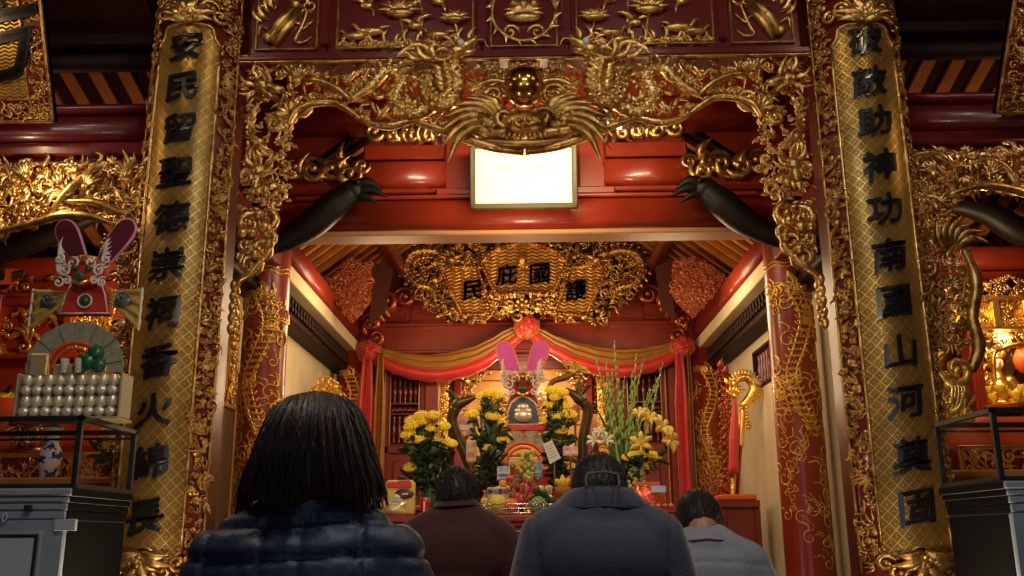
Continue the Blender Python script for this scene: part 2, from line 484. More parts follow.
# ------------------------------------------------------------------ THE SETTING
def S(name, mb, m, label, cat): return put(name, mb, m, None, label, cat, None, 'structure')
def tile_floor():
    t = NT('floor_tile')
    br = t.node('ShaderNodeTexBrick'); br.offset = 0; br.inputs['Scale'].default_value = 1
    br.inputs['Color1'].default_value = (.16, .07, .04, 1); br.inputs['Color2'].default_value = (.13, .055, .032, 1); br.inputs['Mortar'].default_value = (.05, .03, .02, 1)
    br.inputs['Brick Width'].default_value = .4; br.inputs['Row Height'].default_value = .4; br.inputs['Mortar Size'].default_value = .006
    t.l.new(t.coords(), br.inputs['Vector']); t.l.new(br.outputs['Color'], t.b.inputs['Base Color']); t.b.inputs['Roughness'].default_value = .3
    return t.m
b = MB(); b.box((-7, -6, FLOOR-.1), (7, 13.5, FLOOR)); S('floor', b, tile_floor(), 'red clay tiled temple floor', 'floor')
def beam(mb, p0, p1, h, d, rnd=.45):
    """horizontal timber with a rounded face between p0 and p1 (centre line)"""
    p0, p1 = V(p0), V(p1); ax = (p1-p0).normalized(); sd = ax.cross(V((0, 0, 1))).normalized()
    prof = []
    for i in range(20):
        a = 2*PI*i/20; c, s_ = math.cos(a), math.sin(a)
        e = rnd
        prof.append((d/2*math.copysign(abs(c)**e, c), h/2*math.copysign(abs(s_)**e, s_)))
    vs = []; n = len(prof)
    for p in (p0, p1):
        for x, z in prof: vs.append(p+sd*x+V((0, 0, z)))
    fs = [(i, (i+1) % n, (i+1) % n+n, i+n) for i in range(n)] + [tuple(range(n-1, -1, -1)), tuple(range(n, 2*n))]
    mb.add(vs, fs, True)
# front pillars behind the couplet boards
for sx, w_ in ((-1, 'left'), (1, 'right')):
    b = MB(); b.lathe([(.30, FLOOR), (.30, FLOOR+.12), (.25, FLOOR+.2), (.235, 1), (.23, 3), (.22, 5.2)], (sx*1.95, 5.27, 0), 28)
    S('pillar', b, RED_DEEP, f'thick dark red pillar behind the {w_} couplet board', 'pillar')
# main doorway frame: posts, top rail, transom
for sx, w_ in ((-1, 'left'), (1, 'right')):
    b = MB(); b.box((sx*1.685, 5.04, FLOOR), (sx*1.80, 5.24, 4.9), .012)
    b.tube([(sx*1.70, 5.03, FLOOR+.02), (sx*1.70, 5.03, 4.02)], .012, 8)
    S('trim', b, mat('brown_red_lacquer', (.085, .010, .007), .32, 0, c2=(.06, .007, .005), ns=5), f'brown-red upright post of the carved doorway on the {w_}', 'door post')
b = MB(); b.box((-1.685, 5.055, 3.968), (1.685, 5.24, 4.026), .008); b.box((-1.685, 5.04, 3.975), (1.685, 5.06, 4.0), .006)
S('trim', b, MAROON, 'maroon rail above the carved arch', 'rail')
b = MB(); b.box((-1.684, 5.03, 3.955), (1.684, 5.055, 3.967), .003)
for sx in (-1, 1): b.box((sx*1.683, 5.035, 1.2), (sx*1.675, 5.05, 3.955), .002)
S('trim', b, GOLD_OLD, 'thin gilt line around the inside of the carved doorway', 'moulding')
# walls of the sanctuary
for sx, w_ in ((-1, 'left'), (1, 'right')):
    x0, x1 = sx*2.16, sx*2.28
    b = MB()
    if sx < 0: b.box((x0, 5.6, FLOOR), (x1, 10.62, 3.05), .004)
    else:
        Y0, Y1, z0, z1 = 8.35, 9.0, 2.58, 2.93    # small barred window
        b.box((x0, 5.6, FLOOR), (x1, Y0, 3.05), .004); b.box((x0, Y1, FLOOR), (x1, 10.62, 3.05), .004)
        b.box((x0, Y0, FLOOR), (x1, Y1, z0), .004); b.box((x0, Y0, z1), (x1, Y1, 3.05), .004)
    S(f'wall_{w_}', b, PLASTER, f'cream plastered {w_} side wall of the sanctuary', 'wall')
    # eave beam with plaster strip and dark frieze below
    b = MB(); beam(b, (sx*1.98, 6.9, 3.47), (sx*1.98, 10.45, 3.47), .22, .28, .5)
    S('beam', b, RED, f'long red eave beam running back on the {w_}', 'beam')
    b = MB(); b.box((sx*1.87, 7.0, 3.235), (sx*2.1, 10.4, 3.36), .008)
    S('trim', b, PLASTER, f'cream strip under the {w_} eave beam', 'strip')
    b = MB(); b.box((sx*1.98, 5.55, 3.03), (sx*2.3, 10.5, 3.24), .008)
    for k in range(44):
        y = 5.7+k*.108
        b.lathe([(.012, 0), (.022, .02), (.012, .05), (.02, .09), (.012, .13)], (sx*1.955, y, 3.07), 6)
    S('trim', b, DARKWOOD, f'dark spindle frieze on top of the {w_} wall', 'frieze')
    b = MB(); b.box((sx*1.83, 5.3, 3.22), (sx*2.0, 7.0, 3.42), .01)
    S('beam', b, RED_DEEP, f'short red tie beam from the front pillar to the gilded pillar on the {w_}', 'beam')
# back partition
b = MB(); b.box((-2.2, 10.5, 3.27), (2.2, 10.62, 3.70), .01); b.box((-2.2, 10.44, 3.245), (2.2, 10.6, 3.285), .01); b.box((-2.2, 10.44, 3.55), (2.2, 10.6, 3.60), .01)
b.box((-2.2, 10.46, 3.62), (2.2, 10.6, 3.95), .02); b.box((-2.2, 10.56, 3.9), (2.2, 10.62, 5.4), .02)
S('beam', b, RED, 'wide red lintel board across the back of the sanctuary', 'lintel')
b = MB(); b.box((-2.2, 10.5, 3.06), (2.2, 10.6, 3.245), .01); b.box((-2.1, 10.47, 3.16), (2.1, 10.5, 3.2), .006)
S('trim', b, RED_DEEP, 'red header panel under the lintel board', 'header')
# ceiling: gable over the sanctuary, falling roofs over the side bays
def rafters(mb, P, Q, n, w_, th, lift):
    """n rafters spread from line P[0]-P[1] to Q[0]-Q[1]"""
    for i in range(n):
        t = (i+.5)/n
        a = V(P[0]).lerp(V(P[1]), t); b_ = V(Q[0]).lerp(V(Q[1]), t)
        ax = (b_-a); sd = (V(P[1])-V(P[0])).normalized()*w_/2; nr = V((0, 0, -1))*th
        o = V((0, 0, lift))
        mb.prism([a+o-sd, a+o+sd, b_+o+sd, b_+o-sd], nr)
ridge = 5.35; eave = 3.62
b = MB()
for sx in (-1, 1):
    b.prism([(0, 7.0, ridge), (0, 10.7, ridge), (sx*2.3, 10.7, eave), (sx*2.3, 7.0, eave)], (0, 0, .06))
    k = (ridge-eave)/2.3
    for X0, X1 in ((-2.3, -6.0), (2.3, 6.0)) if sx > 0 else ():
        b.prism([(X0, 5.45, 4.32), (X1, 5.45, 4.32), (X1, 8.4, 3.44), (X0, 8.4, 3.44)], (0, 0, .06))
        b.prism([(X0, 5.45, 4.32), (X1, 5.45, 4.32), (X1, 3.0, 5.1), (X0, 3.0, 5.1)], (0, 0, .06))
b.prism([(-2.3, 5.3, 5.3), (2.3, 5.3, 5.3), (2.3, 3.0, 5.2), (-2.3, 3.0, 5.2)], (0, 0, .06)); b.prism([(-2.3, 5.3, 5.15), (2.3, 5.3, 5.15), (2.3, 7.0, 5.1), (-2.3, 7.0, 5.1)], (0, 0, .06))
b.prism([(-6, 3.0, 5.15), (6, 3.0, 5.15), (6, -6, 5.0), (-6, -6, 5.0)], (0, 0, .06))
S('ceiling', b, TILE, 'dark underside of the tiled temple roof', 'ceiling')
for sx, w_ in ((-1, 'left'), (1, 'right')):
    b = MB(); rafters(b, ((0, 7.05, ridge), (0, 10.6, ridge)), ((sx*2.25, 7.05, eave+.03), (sx*2.25, 10.6, eave+.03)), 18, .07, .05, -.005)
    S('rafters', b, RAFTER, f'rows of brown rafters under the {w_} slope of the sanctuary roof', 'rafters')
    b = MB(); rafters(b, ((sx*2.35, 5.5, 4.30), (sx*5.6, 5.5, 4.30)), ((sx*2.35, 8.35, 3.455), (sx*5.6, 8.35, 3.455)), 17, .085, .03, 0)
    S('rafters', b, RAFTER, f'orange-brown rafters sloping back over the {w_} side bay', 'rafters')
    b = MB()
    for (x, z) in ((.75, 4.78), (1.4, 4.29)):
        beam(b, (sx*x, 7.05, z-.16), (sx*x, 10.5, z-.16), .15, .15, 1)
    S('beam', b, RED_DEEP, f'round purlins under the {w_} slope of the sanctuary roof', 'purlin')
    b = MB(); beam(b, (sx*2.2, 5.5, 4.22), (sx*6, 5.5, 4.22), .12, .12, 1); b.box((sx*2.0, 5.36, 4.28), (sx*6, 5.5, 5.4)); b.box((sx*1.66, 5.2, 4.7), (sx*6, 5.4, 5.3))
    S('beam', b, DARKWOOD, f'dark purlin under the eave of the {w_} side bay', 'purlin')
    # main facade beam of the side bay
    b = MB()
    beam(b, (sx*2.1, 5.27, 3.615), (sx*6, 5.27, 3.615), .19, .26, .75); beam(b, (sx*2.1, 5.25, 3.745), (sx*6, 5.25, 3.745), .07, .2, .8)
    b.box((sx*2.1, 5.15, 3.44), (sx*6, 5.35, 3.52), .01); b.box((sx*2.1, 5.2, 3.40), (sx*6, 5.33, 3.44), .006)
    S('beam', b, MAROON, f'glossy maroon beam across the {w_} side bay', 'beam')
    b = MB(); beam(b, (sx*2.35, 7.45, 3.40), (sx*6, 7.45, 3.40), .2, .22, .6); b.box((sx*2.3, 7.36, 3.2), (sx*6, 7.55, 3.28), .01)
    S('beam', b, RED, f'red beam behind the carved frieze of the {w_} side bay', 'beam')
    # back and inner wall of the side bay
    b = MB(); b.box((sx*2.28, 8.5, FLOOR), (sx*6, 8.6, 3.6), .01)
    S(f'wall_back_{w_}', b, RED_DEEP, f'deep red back wall of the {w_} side bay', 'wall')
b = MB(); b.box((-2.28, 5.0, 5.0), (2.28, 5.3, 5.5)); b.box((-1.9, 5.1, 4.66), (1.9, 5.3, 5.2), .02)
S('wall_front', b, MAROON, 'maroon wall above the carved panels', 'wall')
for sx, w_ in ((-1, 'left'), (1, 'right')):
    b = MB(); b.box((sx*2.24, 5.3, 3.5), (sx*2.3, 10.65, 5.3), .01); b.box((sx*1.9, 5.3, 3.42), (sx*2.24, 7.0, 3.46), .01)
    b.prism([(sx*2.26, 7.0, 3.66), (sx*2.26, 7.0, 5.3), (0, 7.0, 5.36)], (0, .03, 0))
    S(f'wall_upper_{w_}', b, RED_DEEP, f'dark red boarding above the {w_} eave beam', 'wall')
# hall behind the camera so that the room is closed
b = MB(); b.box((-7, -6.1, FLOOR), (-2.4, -6, 5.1)); b.box((2.4, -6.1, FLOOR), (7, -6, 5.1)); b.box((-2.4, -6.1, 3.6), (2.4, -6, 5.1))
S('wall_entrance', b, RED_DEEP, 'dark red wall around the open entrance doors', 'wall')
for sx, w_ in ((-1, 'left'), (1, 'right')):
    b = MB(); b.box((sx*6, -6, FLOOR), (sx*6.1, 8.6, 5.4)); S(f'wall_outer_{w_}', b, RED_DEEP, f'dark outer wall on the {w_} of the temple', 'wall')
# ------------------------------------------------------------------ truss on the gilded pillars
def gilt_dragon(sx, mbp, X, Y, r, z0, z1, R):
    """painted dragon and clouds, raised a little on the shaft; angle 0 faces the viewer"""
    def P(u, z, lift=.004):
        a = u/r
        rr = r+lift
        return (X+rr*math.sin(a), Y-rr*math.cos(a), z)
    def stroke(pts, w):
        L = cr([(p[0], p[1], 0) for p in pts], 5)
        mbp.tube([P(p.x, p.y, .002) for p in L], w, 5)
    z = z1
    # dragon: body winds down the shaft with scale arcs and mane strokes
    L = z1-z0
    pts = [(.07*math.sin(i*1.5), z1-.12-i*L/10) for i in range(6)]
    body = cr([(p[0], p[1], 0) for p in pts], 9)
    for i, p in enumerate(body):
        wd = .05*(1-.5*i/len(body))
        if i % 2: 
            for q in (-1, 0, 1):
                c = p.x+q*wd*.55
                mbp.tube([P(c-wd*.3, p.y), P(c-wd*.22, p.y-.012), P(c, p.y-.02), P(c+wd*.22, p.y-.012), P(c+wd*.3, p.y)], .0065, 4)
        if i % 2 == 0:
            for sg in (-1, 1):
                mbp.tube([P(p.x+sg*wd, p.y), P(p.x+sg*(wd+.02), p.y+.012), P(p.x+sg*(wd+.035), p.y+.035)], [.011, .009, .002], 4)
    for sg in (-1, 1): stroke([(p[0]+sg*.05*(1-.1*i), p[1]) for i, p in enumerate(pts)], .008)
    for k in range(12):
        a = R.uniform(.2, PI-.2); x = pts[0][0]+R.uniform(-.05, .05); l = R.uniform(.06, .16)
        stroke([(x, z1-.14), (x+math.cos(a)*l*.6, z1-.14+math.sin(a)*l*.5), (x+math.cos(a+.5)*l, z1-.14+math.sin(a+.3)*l)], .009)
    # clouds and flames lower down
    n = int(L*34)
    for k in range(n):
        u = R.uniform(-.5, .5)*r*2.4; zz = R.uniform(z0, z1-.15); s = R.uniform(.03, .07)
        if abs(u) < .07 and zz > z1-L*.5: continue
        d = R.choice((1, -1)); pp = []
        for i in range(12):
            t = i/11; rad = s*(1-t*.8); a = d*(t*7)+1
            pp.append(P(u+rad*math.cos(a), zz+rad*math.sin(a)))
        mbp.tube(pp, .0065 if zz > z1-L*.45 else .004, 4)
        for j in range(3):
            b0 = R.uniform(.4, 2.6)
            stroke([(u+math.cos(b0)*s, zz+math.sin(b0)*s), (u+math.cos(b0)*s*1.7, zz+math.sin(b0)*s*1.5), (u+math.cos(b0+.4)*s*2.3, zz+math.sin(b0+.4)*s*2.2)], .006 if zz > z1-L*.45 else .0038)
for sx, w_ in ((-1, 'left'), (1, 'right')):
    X, Y = sx*1.95, 6.9
    t = thing('pillar', f'red lacquered pillar with a gold dragon, {w_} of the altar', 'pillar', (X, Y, FLOOR), None, 'structure')
    b = MB(); b.lathe([(.24, FLOOR), (.24, FLOOR+.1), (.19, FLOOR+.18), (.172, .6), (.168, 2), (.160, 3.3), (.158, 3.62)], (X, Y, 0), 32)
    put('shaft', b, RED, t)
    b = MB(); gilt_dragon(sx, b, X, Y, .165, 1.0, 3.12, random.Random(3 if sx < 0 else 3))
    for z in (3.17, 3.2):
        b.tube([(X+.163*math.sin(a), Y-.163*math.cos(a), z+.012*math.sin(a*6)) for a in np.linspace(-1.7, 1.7, 30)], .006, 5)
    put('gilt_dragon', b, GOLD_PAINT, t)
    # rear pillar
    X, Y = sx*1.94, 10.33
    t = thing('pillar', f'slim gilded red pillar at the back on the {w_}', 'pillar', (X, Y, FLOOR), None, 'structure')
    b = MB(); b.lathe([(.18, FLOOR), (.18, .05), (.132, .12), (.128, 2), (.125, 3.26)], (X, Y, 0), 24)
    put('shaft', b, RED, t)
    b = MB(); gilt_dragon(sx, b, X, Y, .13, 1.0, 3.1, random.Random(9))
    put('gilt_dragon', b, GOLD_PAINT, t)
Yt = 6.9
b = MB(); beam(b, (-1.95, Yt, 3.615), (1.95, Yt, 3.615), .25, .30, .55)
b.box((-1.75, Yt-.13, 3.735), (1.75, Yt+.13, 3.765), .01)
S('beam', b, RED, 'big rounded red tie beam under the framed paper', 'beam')
b = MB(); b.box((-1.72, Yt-.1, 3.452), (1.72, Yt+.12, 3.492), .008)
S('trim', b, mat('lit_underside_tan', (.36, .17, .07), .6, 0, spec=.3), 'tan board coloured as the lit underside of the tie beam', 'board')  # tan colour stands in for light on the beam's underside
b = MB()
for sx in (-1, 1): beam(b, (sx*.60, Yt, 3.955), (sx*1.42, Yt, 3.955), .22, .24, .55); b.box((sx*.45, Yt-.07, 3.80), (sx*1.3, Yt+.07, 3.845), .01); b.box((sx*.6, Yt-.08, 4.08), (sx*1.25, Yt+.08, 4.20), .012)
S('beam', b, RED, 'second red beam cut short either side of the king posts', 'beam')
b = MB(); beam(b, (-1.85, Yt, 4.46), (1.85, Yt, 4.46), .25, .28, .55)
S('beam', b, RED, 'upper red beam behind the carved arch', 'beam')
b = MB(); b.box((-1.9, Yt-.02, 4.58), (1.9, Yt+.04, 5.12), .006); b.box((-1.0, Yt-.07, 4.6), (1.0, Yt-.02, 4.72), .01)
S('trim', b, RED, 'red boarding closing the truss above the upper beam', 'boarding')
for sx, w_ in ((-1, 'left'), (1, 'right')):
    b = MB(); b.box((sx*.40, Yt-.11, 3.76), (sx*.62, Yt+.11, 4.36), .02); b.box((sx*.36, Yt-.13, 3.76), (sx*.68, Yt+.13, 3.82), .01)
    S('post', b, RED, f'short red king post {w_} of the framed paper', 'post')
    # scroll carved beam ends, gilt and red
    t = thing('carved_beam_end', f'gold and red scroll carving on the {w_} shoulder of the truss', 'carving', (sx*1.45, Yt-.1, 3.9))
    b = MB(); b.M = frame((0, Yt-.13, 0)); R = random.Random(4)
    for (u, v, r) in ((1.34, 3.93, .09), (1.48, 3.99, .09), (1.62, 3.97, .10), (1.76, 4.0, .09), (1.25, 4.0, .06)):
        curl(b, sx*u, v, r, R.uniform(0, 6), 1.3, sx, r*.3)
    for (u, v, a, L) in ((1.3, 3.86, 2.4, .2), (1.42, 3.9, 1.2, .2), (1.56, 3.88, .8, .2), (1.7, 3.9, 1.4, .22), (1.36, 4.0, 1.8, .2)):
        flame(b, sx*u, v, a if sx < 0 else PI-a, L, .03, .6)
    b.M = None
    put('carving', b, GOLD_OLD, t)
    b = MB(); b.box((sx*1.3, Yt-.1, 3.8), (sx*1.85, Yt+.1, 4.05), .03); put('block', b, RED_DEEP, t)
    t = thing('carved_beam_end', f'small gilt dragon scroll tucked under the upper beam on the {w_}', 'carving', (sx*.95, Yt-.1, 4.2))
    b = MB(); b.M = frame((0, Yt-.13, 0))
    for (u, v, r) in ((.76, 4.25, .05), (.88, 4.27, .065), (1.02, 4.27, .07), (1.16, 4.28, .075)): curl(b, sx*u, v, r, 1, 1.3, sx, r*.3)
    for i in range(7): flame(b, sx*(.7+.05*i), 4.2, 1.4+.1*i if sx < 0 else PI-1.4-.1*i, .14, .022, .6)
    b.M = None; put('carving', b, GOLD, t)
    b = MB(); b.box((sx*.85, Yt-.1, 4.19), (sx*1.24, Yt+.1, 4.33), .03); put('block', b, RED_DEEP, t)
    # black crescent bracket: arm with a beaked head
    t = thing('crescent_bracket', f'black curved bracket arm with beaked head by the {w_} gilded pillar', 'bracket', (sx*1.7, 6.5, 3.4))
    b = MB()
    p = [at(x, y, 6.55) for x, y in (((256, 252), (285, 240), (312, 224), (334, 205), (352, 192)) if sx < 0 else ((799, 247), (770, 234), (742, 219), (722, 203), (706, 190)))]
    b.tube(cr(p, 6), [.045, .085, .105, .11, .085], 14); put('arm', b, BLACKWOOD, t)
    b = MB(); e = p[-1]; 
    for dz, L, r in ((.035, .22, .05), (-.02, .26, .042), (-.075, .2, .035)):
        b.tube(cr([e+V((sx*.03, 0, dz*.5)), e+V((-sx*L*.5, -.02, dz+.03)), e+V((-sx*L, -.02, dz-.03))], 5), [r, r*.9, .006], 8)
    b.ell(e+V((0, 0, .01)), (.1, .08, .085)); b.ell(e+V((-sx*.05, -.07, .05)), .022)
    put('beaked_head', b, BLACKWOOD, t)
    # inner transverse panel, orange-red and densely carved
    t = thing('carved_gable_panel', f'orange-red carved gable panel over the {w_} eave beam', 'carved panel', (sx*1.6, 8.8, 3.3))
    q = [at(x, y, 8.8) for x, y in (((325, 284), (350, 259), (372, 264), (371, 300), (352, 322)) if sx < 0 else ((727, 279), (698, 257), (672, 262), (672, 296), (694, 318)))]
    b = MB(); b.prism(q, (0, .06, 0)); put('board', b, RED_DEEP, t)
    b = MB(); b.M = frame((0, 8.8, 0)); fill(b, [(p.x, p.z) for p in q], 150, .02, .05, random.Random(5), 0, 'cflb', .6, .01); b.M = None
    put('relief', b, mat('red_gilt_relief', (.30, .085, .02), .5, .3, c2=(.2, .04, .012), ns=10, bump=(40, .3)), t)
    b = MB(); k = [at(x, y, 8.8) for x, y in (((372, 262), (392, 268), (384, 310), (369, 324), (371, 300)) if sx < 0 else ((672, 260), (656, 266), (662, 306), (676, 320), (672, 296)))]
    b.prism(k, (0, .08, 0)); put('edge_brace', b, mat('brown_brace', (.035, .008, .005), .8, spec=.1), t)
    # scroll brackets beside the carved sign
    t = thing('scroll_bracket', f'red and gilt scroll bracket at the {w_} end of the carved sign', 'bracket', (sx*1.45, 10.2, 3.6))
    b = MB(); b.M = frame((0, 10.2, 0))
    for (u, v, r, d) in ((1.35, 3.83, .11, 1), (1.56, 3.8, .12, -1), (1.72, 3.55, .1, 1), (1.66, 3.38, .09, -1)): curl(b, sx*u, v, r, 0 if sx > 0 else PI, 1.4, d*sx, r*.33)
    for i in range(5): flame(b, sx*(1.5+.06*i), 3.6-.05*i, PI/2-.3*sx, .18, .03, .5)
    b.M = None; put('scroll', b, mat('red_gilt_scroll', (.42, .10, .02), .25, .6, c2=(.25, .03, .012), ns=8), t)
    b = MB(); b.box((sx*1.3, 10.22, 3.6), (sx*1.66, 10.42, 3.76), .03); put('block', b, RED_DEEP, t)
# ------------------------------------------------------------------ carved arch of the doorway
Ya = 5.10
arch = thing('carved_arch', 'openwork gilded arch with two dragons around a golden ball', 'carved arch', (0, Ya, 3.9))
def uv(px, py, Y=Ya): p = at(px, py, Y); return (p.x, p.z)
left_band = [(247, 64), (524, 64), (524, 152), (490, 147), (465, 138), (432, 132), (395, 126), (372, 123), (350, 112), (335, 104), (312, 104), (296, 112), (290, 122), (247, 122)]
left_leg = [(247, 118), (287, 120), (291, 140), (293, 172), (286, 200), (276, 214), (270, 240), (262, 262), (246, 274), (244, 200)]
def mir(poly): return [(-p[0], p[1]) for p in poly]
Lb = [uv(*p) for p in left_band]; Ll = [uv(*p) for p in left_leg]
cx = uv(524, 97)[0]
Lb = [(p[0]-cx, p[1]) for p in Lb]; Ll = [(p[0]-cx*1.0, p[1]) for p in Ll]
for sx, w_ in ((-1, 'left'), (1, 'right')):
    R = random.Random(21)
    b = MB(); b.M = frame((cx, Ya, 0), (-sx, 0, 0)) if sx > 0 else frame((cx, Ya, 0))
    # long sinuous ribs along the lower edge of the band
    def U(px, py): p = uv(px, py); return (p[0]-cx, p[1])
    edge = [U(*p) for p in ((290, 126), (298, 113), (314, 106), (334, 105), (350, 113), (362, 121))]
    b.tube(cr([(p[0], p[1], .03) for p in edge], 6), [.02, .028, .03, .028, .012], 8, flat=.7)
    edge2 = [U(*p) for p in ((356, 120), (372, 127), (392, 129), (412, 124), (430, 124))]
    b.tube(cr([(p[0], p[1], .04) for p in edge2], 6), [.01, .026, .034, .026, .01], 8, flat=.7)
    edge3 = [U(*p) for p in ((412, 124), (436, 131), (462, 140), (490, 149), (524, 153))]
    b.tube(cr([(p[0], p[1], .04) for p in edge3], 6), [.012, .03, .034, .036, .042], 8, flat=.8)
    edge4 = [U(*p) for p in ((306, 84), (322, 86), (340, 94), (354, 106))]
    b.tube(cr([(p[0], p[1], .06) for p in edge4], 6), [.012, .022, .022, .008], 8)
    fill(b, Lb, 105, .03, .085, R, -.03, 'cefwkewaf', .56, .035)
    fill(b, Lb, 46, .03, .06, R, .015, 'efwlwek', .9, .03)
    b.M = None; put('band', b, GOLD, arch)
    b = MB(); b.M = frame((cx, Ya, 0), (-sx, 0, 0)) if sx > 0 else frame((cx, Ya, 0))
    fill(b, Ll, 76, .028, .06, R, -.01, 'cceafekl', .62, .03)
    dragon_head(b, *U(266, 92), .15, 1, -.5, .06); claw(b, *U(300, 86), .11, 1.3, 6, .06, .3); claw(b, *U(258, 148), .12, -1.2, 5, .06)
    dragon_head(b, *U(262, 176), .14, 1, -1.9, .05)
    for x, y in ((258, 192), (264, 191), (270, 189), (276, 186)): flame(b, *U(x, y), -PI/2, .075, .018, .1, .09)
    # beaded scroll pendant at the foot
    for (x, y, r, d) in ((252, 226, .07, 1), (267, 222, .065, -1), (248, 246, .06, -1), (262, 250, .07, 1), (252, 266, .06, 1), (270, 238, .05, 1)):
        curl(b, *U(x, y), r, R.uniform(0, 6), 1.2, d, r*.3, .02)
    for (x, y) in ((256, 236), (268, 230), (272, 246), (258, 258), (246, 236), (262, 218)): b.ell((*U(x, y), .06), .032, nu=8, nv=6)
    b.tube(cr([(*U(262, 262), .02), (*U(252, 274), .02), (*U(242, 280), .02), (*U(238, 288), .01)], 6), [.03, .026, .02, .006], 8)
    for i in range(9):
        x, y = 232-.4*i, 286+5.4*i
        b.ell((*U(x+3+2*(i % 2), y), .01), (.026, .036, .03), nu=8, nv=6)
    b.M = None; put('side_leg', b, GOLD, arch)
    b = MB(); b.M = frame((cx, Ya, 0), (-sx, 0, 0)) if sx > 0 else frame((cx, Ya, 0))
    pth = [U(*p) for p in ((352, 104), (372, 92), (388, 76), (404, 84), (396, 104), (412, 118), (434, 108), (446, 92), (432, 78))]
    scaled_body(b, [(p[0], p[1], .06+.01*math.sin(i)) for i, p in enumerate(pth)], [.018, .036, .045, .05, .05, .05, .048, .045])
    pth = [U(*p) for p in ((432, 78), (428, 96), (440, 112), (455, 106), (456, 88), (452, 74))]
    scaled_body(b, [(p[0], p[1], .08+.015*i) for i, p in enumerate(pth)], [.045, .05, .055, .058, .06, .055])
    dragon_head(b, *U(460, 66), .15, 1, .35, .16)
    claw(b, *U(402, 112), .085, -2.0, 4, .06); claw(b, *U(470, 112), .085, -.2, 4, .06); claw(b, *U(440, 70), .075, 2.6, 4, .06)
    for i in range(6): flame(b, *U(446-4*i, 72-1.5*i), 2.0+.25*i, .17, .017, .7*(-1)**i, .12)
    for (x0, y0, x1, y1) in ((470, 92, 508, 86), (468, 100, 506, 98), (474, 108, 500, 112)):
        p0, p1 = U(x0, y0), U(x1, y1); m_ = ((p0[0]+p1[0])/2, (p0[1]+p1[1])/2+.03)
        b.tube(cr([(*p0, .03), (*m_, .04), (*p1, .05)], 6), [.008, .02, .014], 6)
    b.M = None; dr = put('dragon', b, GOLD, arch)
    b = MB(); b.M = frame((cx, Ya, 0), (-sx, 0, 0)) if sx > 0 else frame((cx, Ya, 0))
    b.ell((*U(463.5, 61), .22), .02, nu=8, nv=6); b.M = None; put('eye', b, mat('white_enamel', (.7, .75, .72), .15), dr)
b = MB(); b.ell((cx, Ya-.14, uv(524, 97)[1]), .118, nu=28, nv=18); put('ball', b, GOLD_BALL, arch)
b = MB(); b.M = frame((cx, Ya, 0))
mz = uv(524, 130)[1]
b.ell((0, mz, .07), (.15, .085, .1), nu=14, nv=9)
for sg in (-1, 1):
    b.ell((sg*.06, mz+.045, .15), .028, nu=8, nv=6); curl(b, sg*.11, mz+.03, .06, 0, 1.2, sg, .02, .1); curl(b, sg*.03, mz-.02, .035, 1, 1, sg, .014, .16)
    for i in range(7): flame(b, sg*.13, mz+.0, (PI/2-.6-i*.27) if sg > 0 else (PI/2+.6+i*.27), .26+.03*i, .026, .5*sg, .05)
    p = cr([(sg*.10, mz-.06, .08), (sg*.26, mz-.035, .07), (sg*.38, mz+.04, .06), (sg*.45, mz+.1, .05)], 6)
    b.tube(p, [.05, .045, .03, .01], 8, flat=.7)
    curl(b, sg*.17, mz+.19, .07, 0, 1.3, sg, .02, .05); cloud(b, sg*.14, mz+.32, .13, 0, .03)
    scaled_body(b, [(sg*.16, mz-.04, .08), (sg*.27, mz+.05, .08), (sg*.36, mz+.02, .07), (sg*.46, mz-.03, .05)], [.05, .05, .04, .02])
flower(b, 0, mz+.33, .075, 7, .03); beads(b, [(-.1, mz-.02, .16), (0, mz-.045, .175), (.1, mz-.02, .16)], .013, .03)
for i in range(9): flame(b, (i-4)*.025, mz-.05, -PI/2+(i-4)*.12, .06, .012, .1, .1)
b.tube(cr([(-.3, mz-.075, .04), (-.12, mz-.115, .07), (0, mz-.125, .08), (.12, mz-.115, .07), (.3, mz-.075, .04)], 6), [.02, .035, .045, .035, .02], 8, flat=.7)
b.M = None; put('guardian_mask', b, GOLD_OLD, arch)
# tube lamps fixed behind the arch
LAMPGLOW = mat('lamp_tube', (1, .95, .85), .4, emit=((1.0, .86, .62), 9))
for sx, w_, x in ((-1, 'left', .26), (1, 'right', .52)):
    q = at(605, 126, 5.45) if sx > 0 else at(490, 141, 5.45)
    lab = 'short lit tube lamp peeping through the arch, right of the ball' if sx > 0 else 'lit tube lamp half hidden below the left dragon, over the framed paper'
    t = thing('tube_lamp', lab, 'lamp', q)
    b = MB(); b.tube([q+V((-.1, 0, 0)), q+V((.1, 0, 0))], .022, 12); put('tube', b, LAMPGLOW, t)
    b = MB(); b.box(q+V((-.16, .02, .01)), q+V((.16, .07, .07)), .008); b.tube([q+V((-.14, 0, 0)), q+V((-.1, 0, 0))], .026, 12); b.tube([q+V((.1, 0, 0)), q+V((.14, 0, 0))], .026, 12)
    put('housing', b, mat('lamp_housing', (.6, .56, .48), .4), t)
    b = MB(); b.box(q+V((-.012, .05, .05)), q+V((.012, .07, .9)), .004); put('hanger', b, DARKWOOD, t)
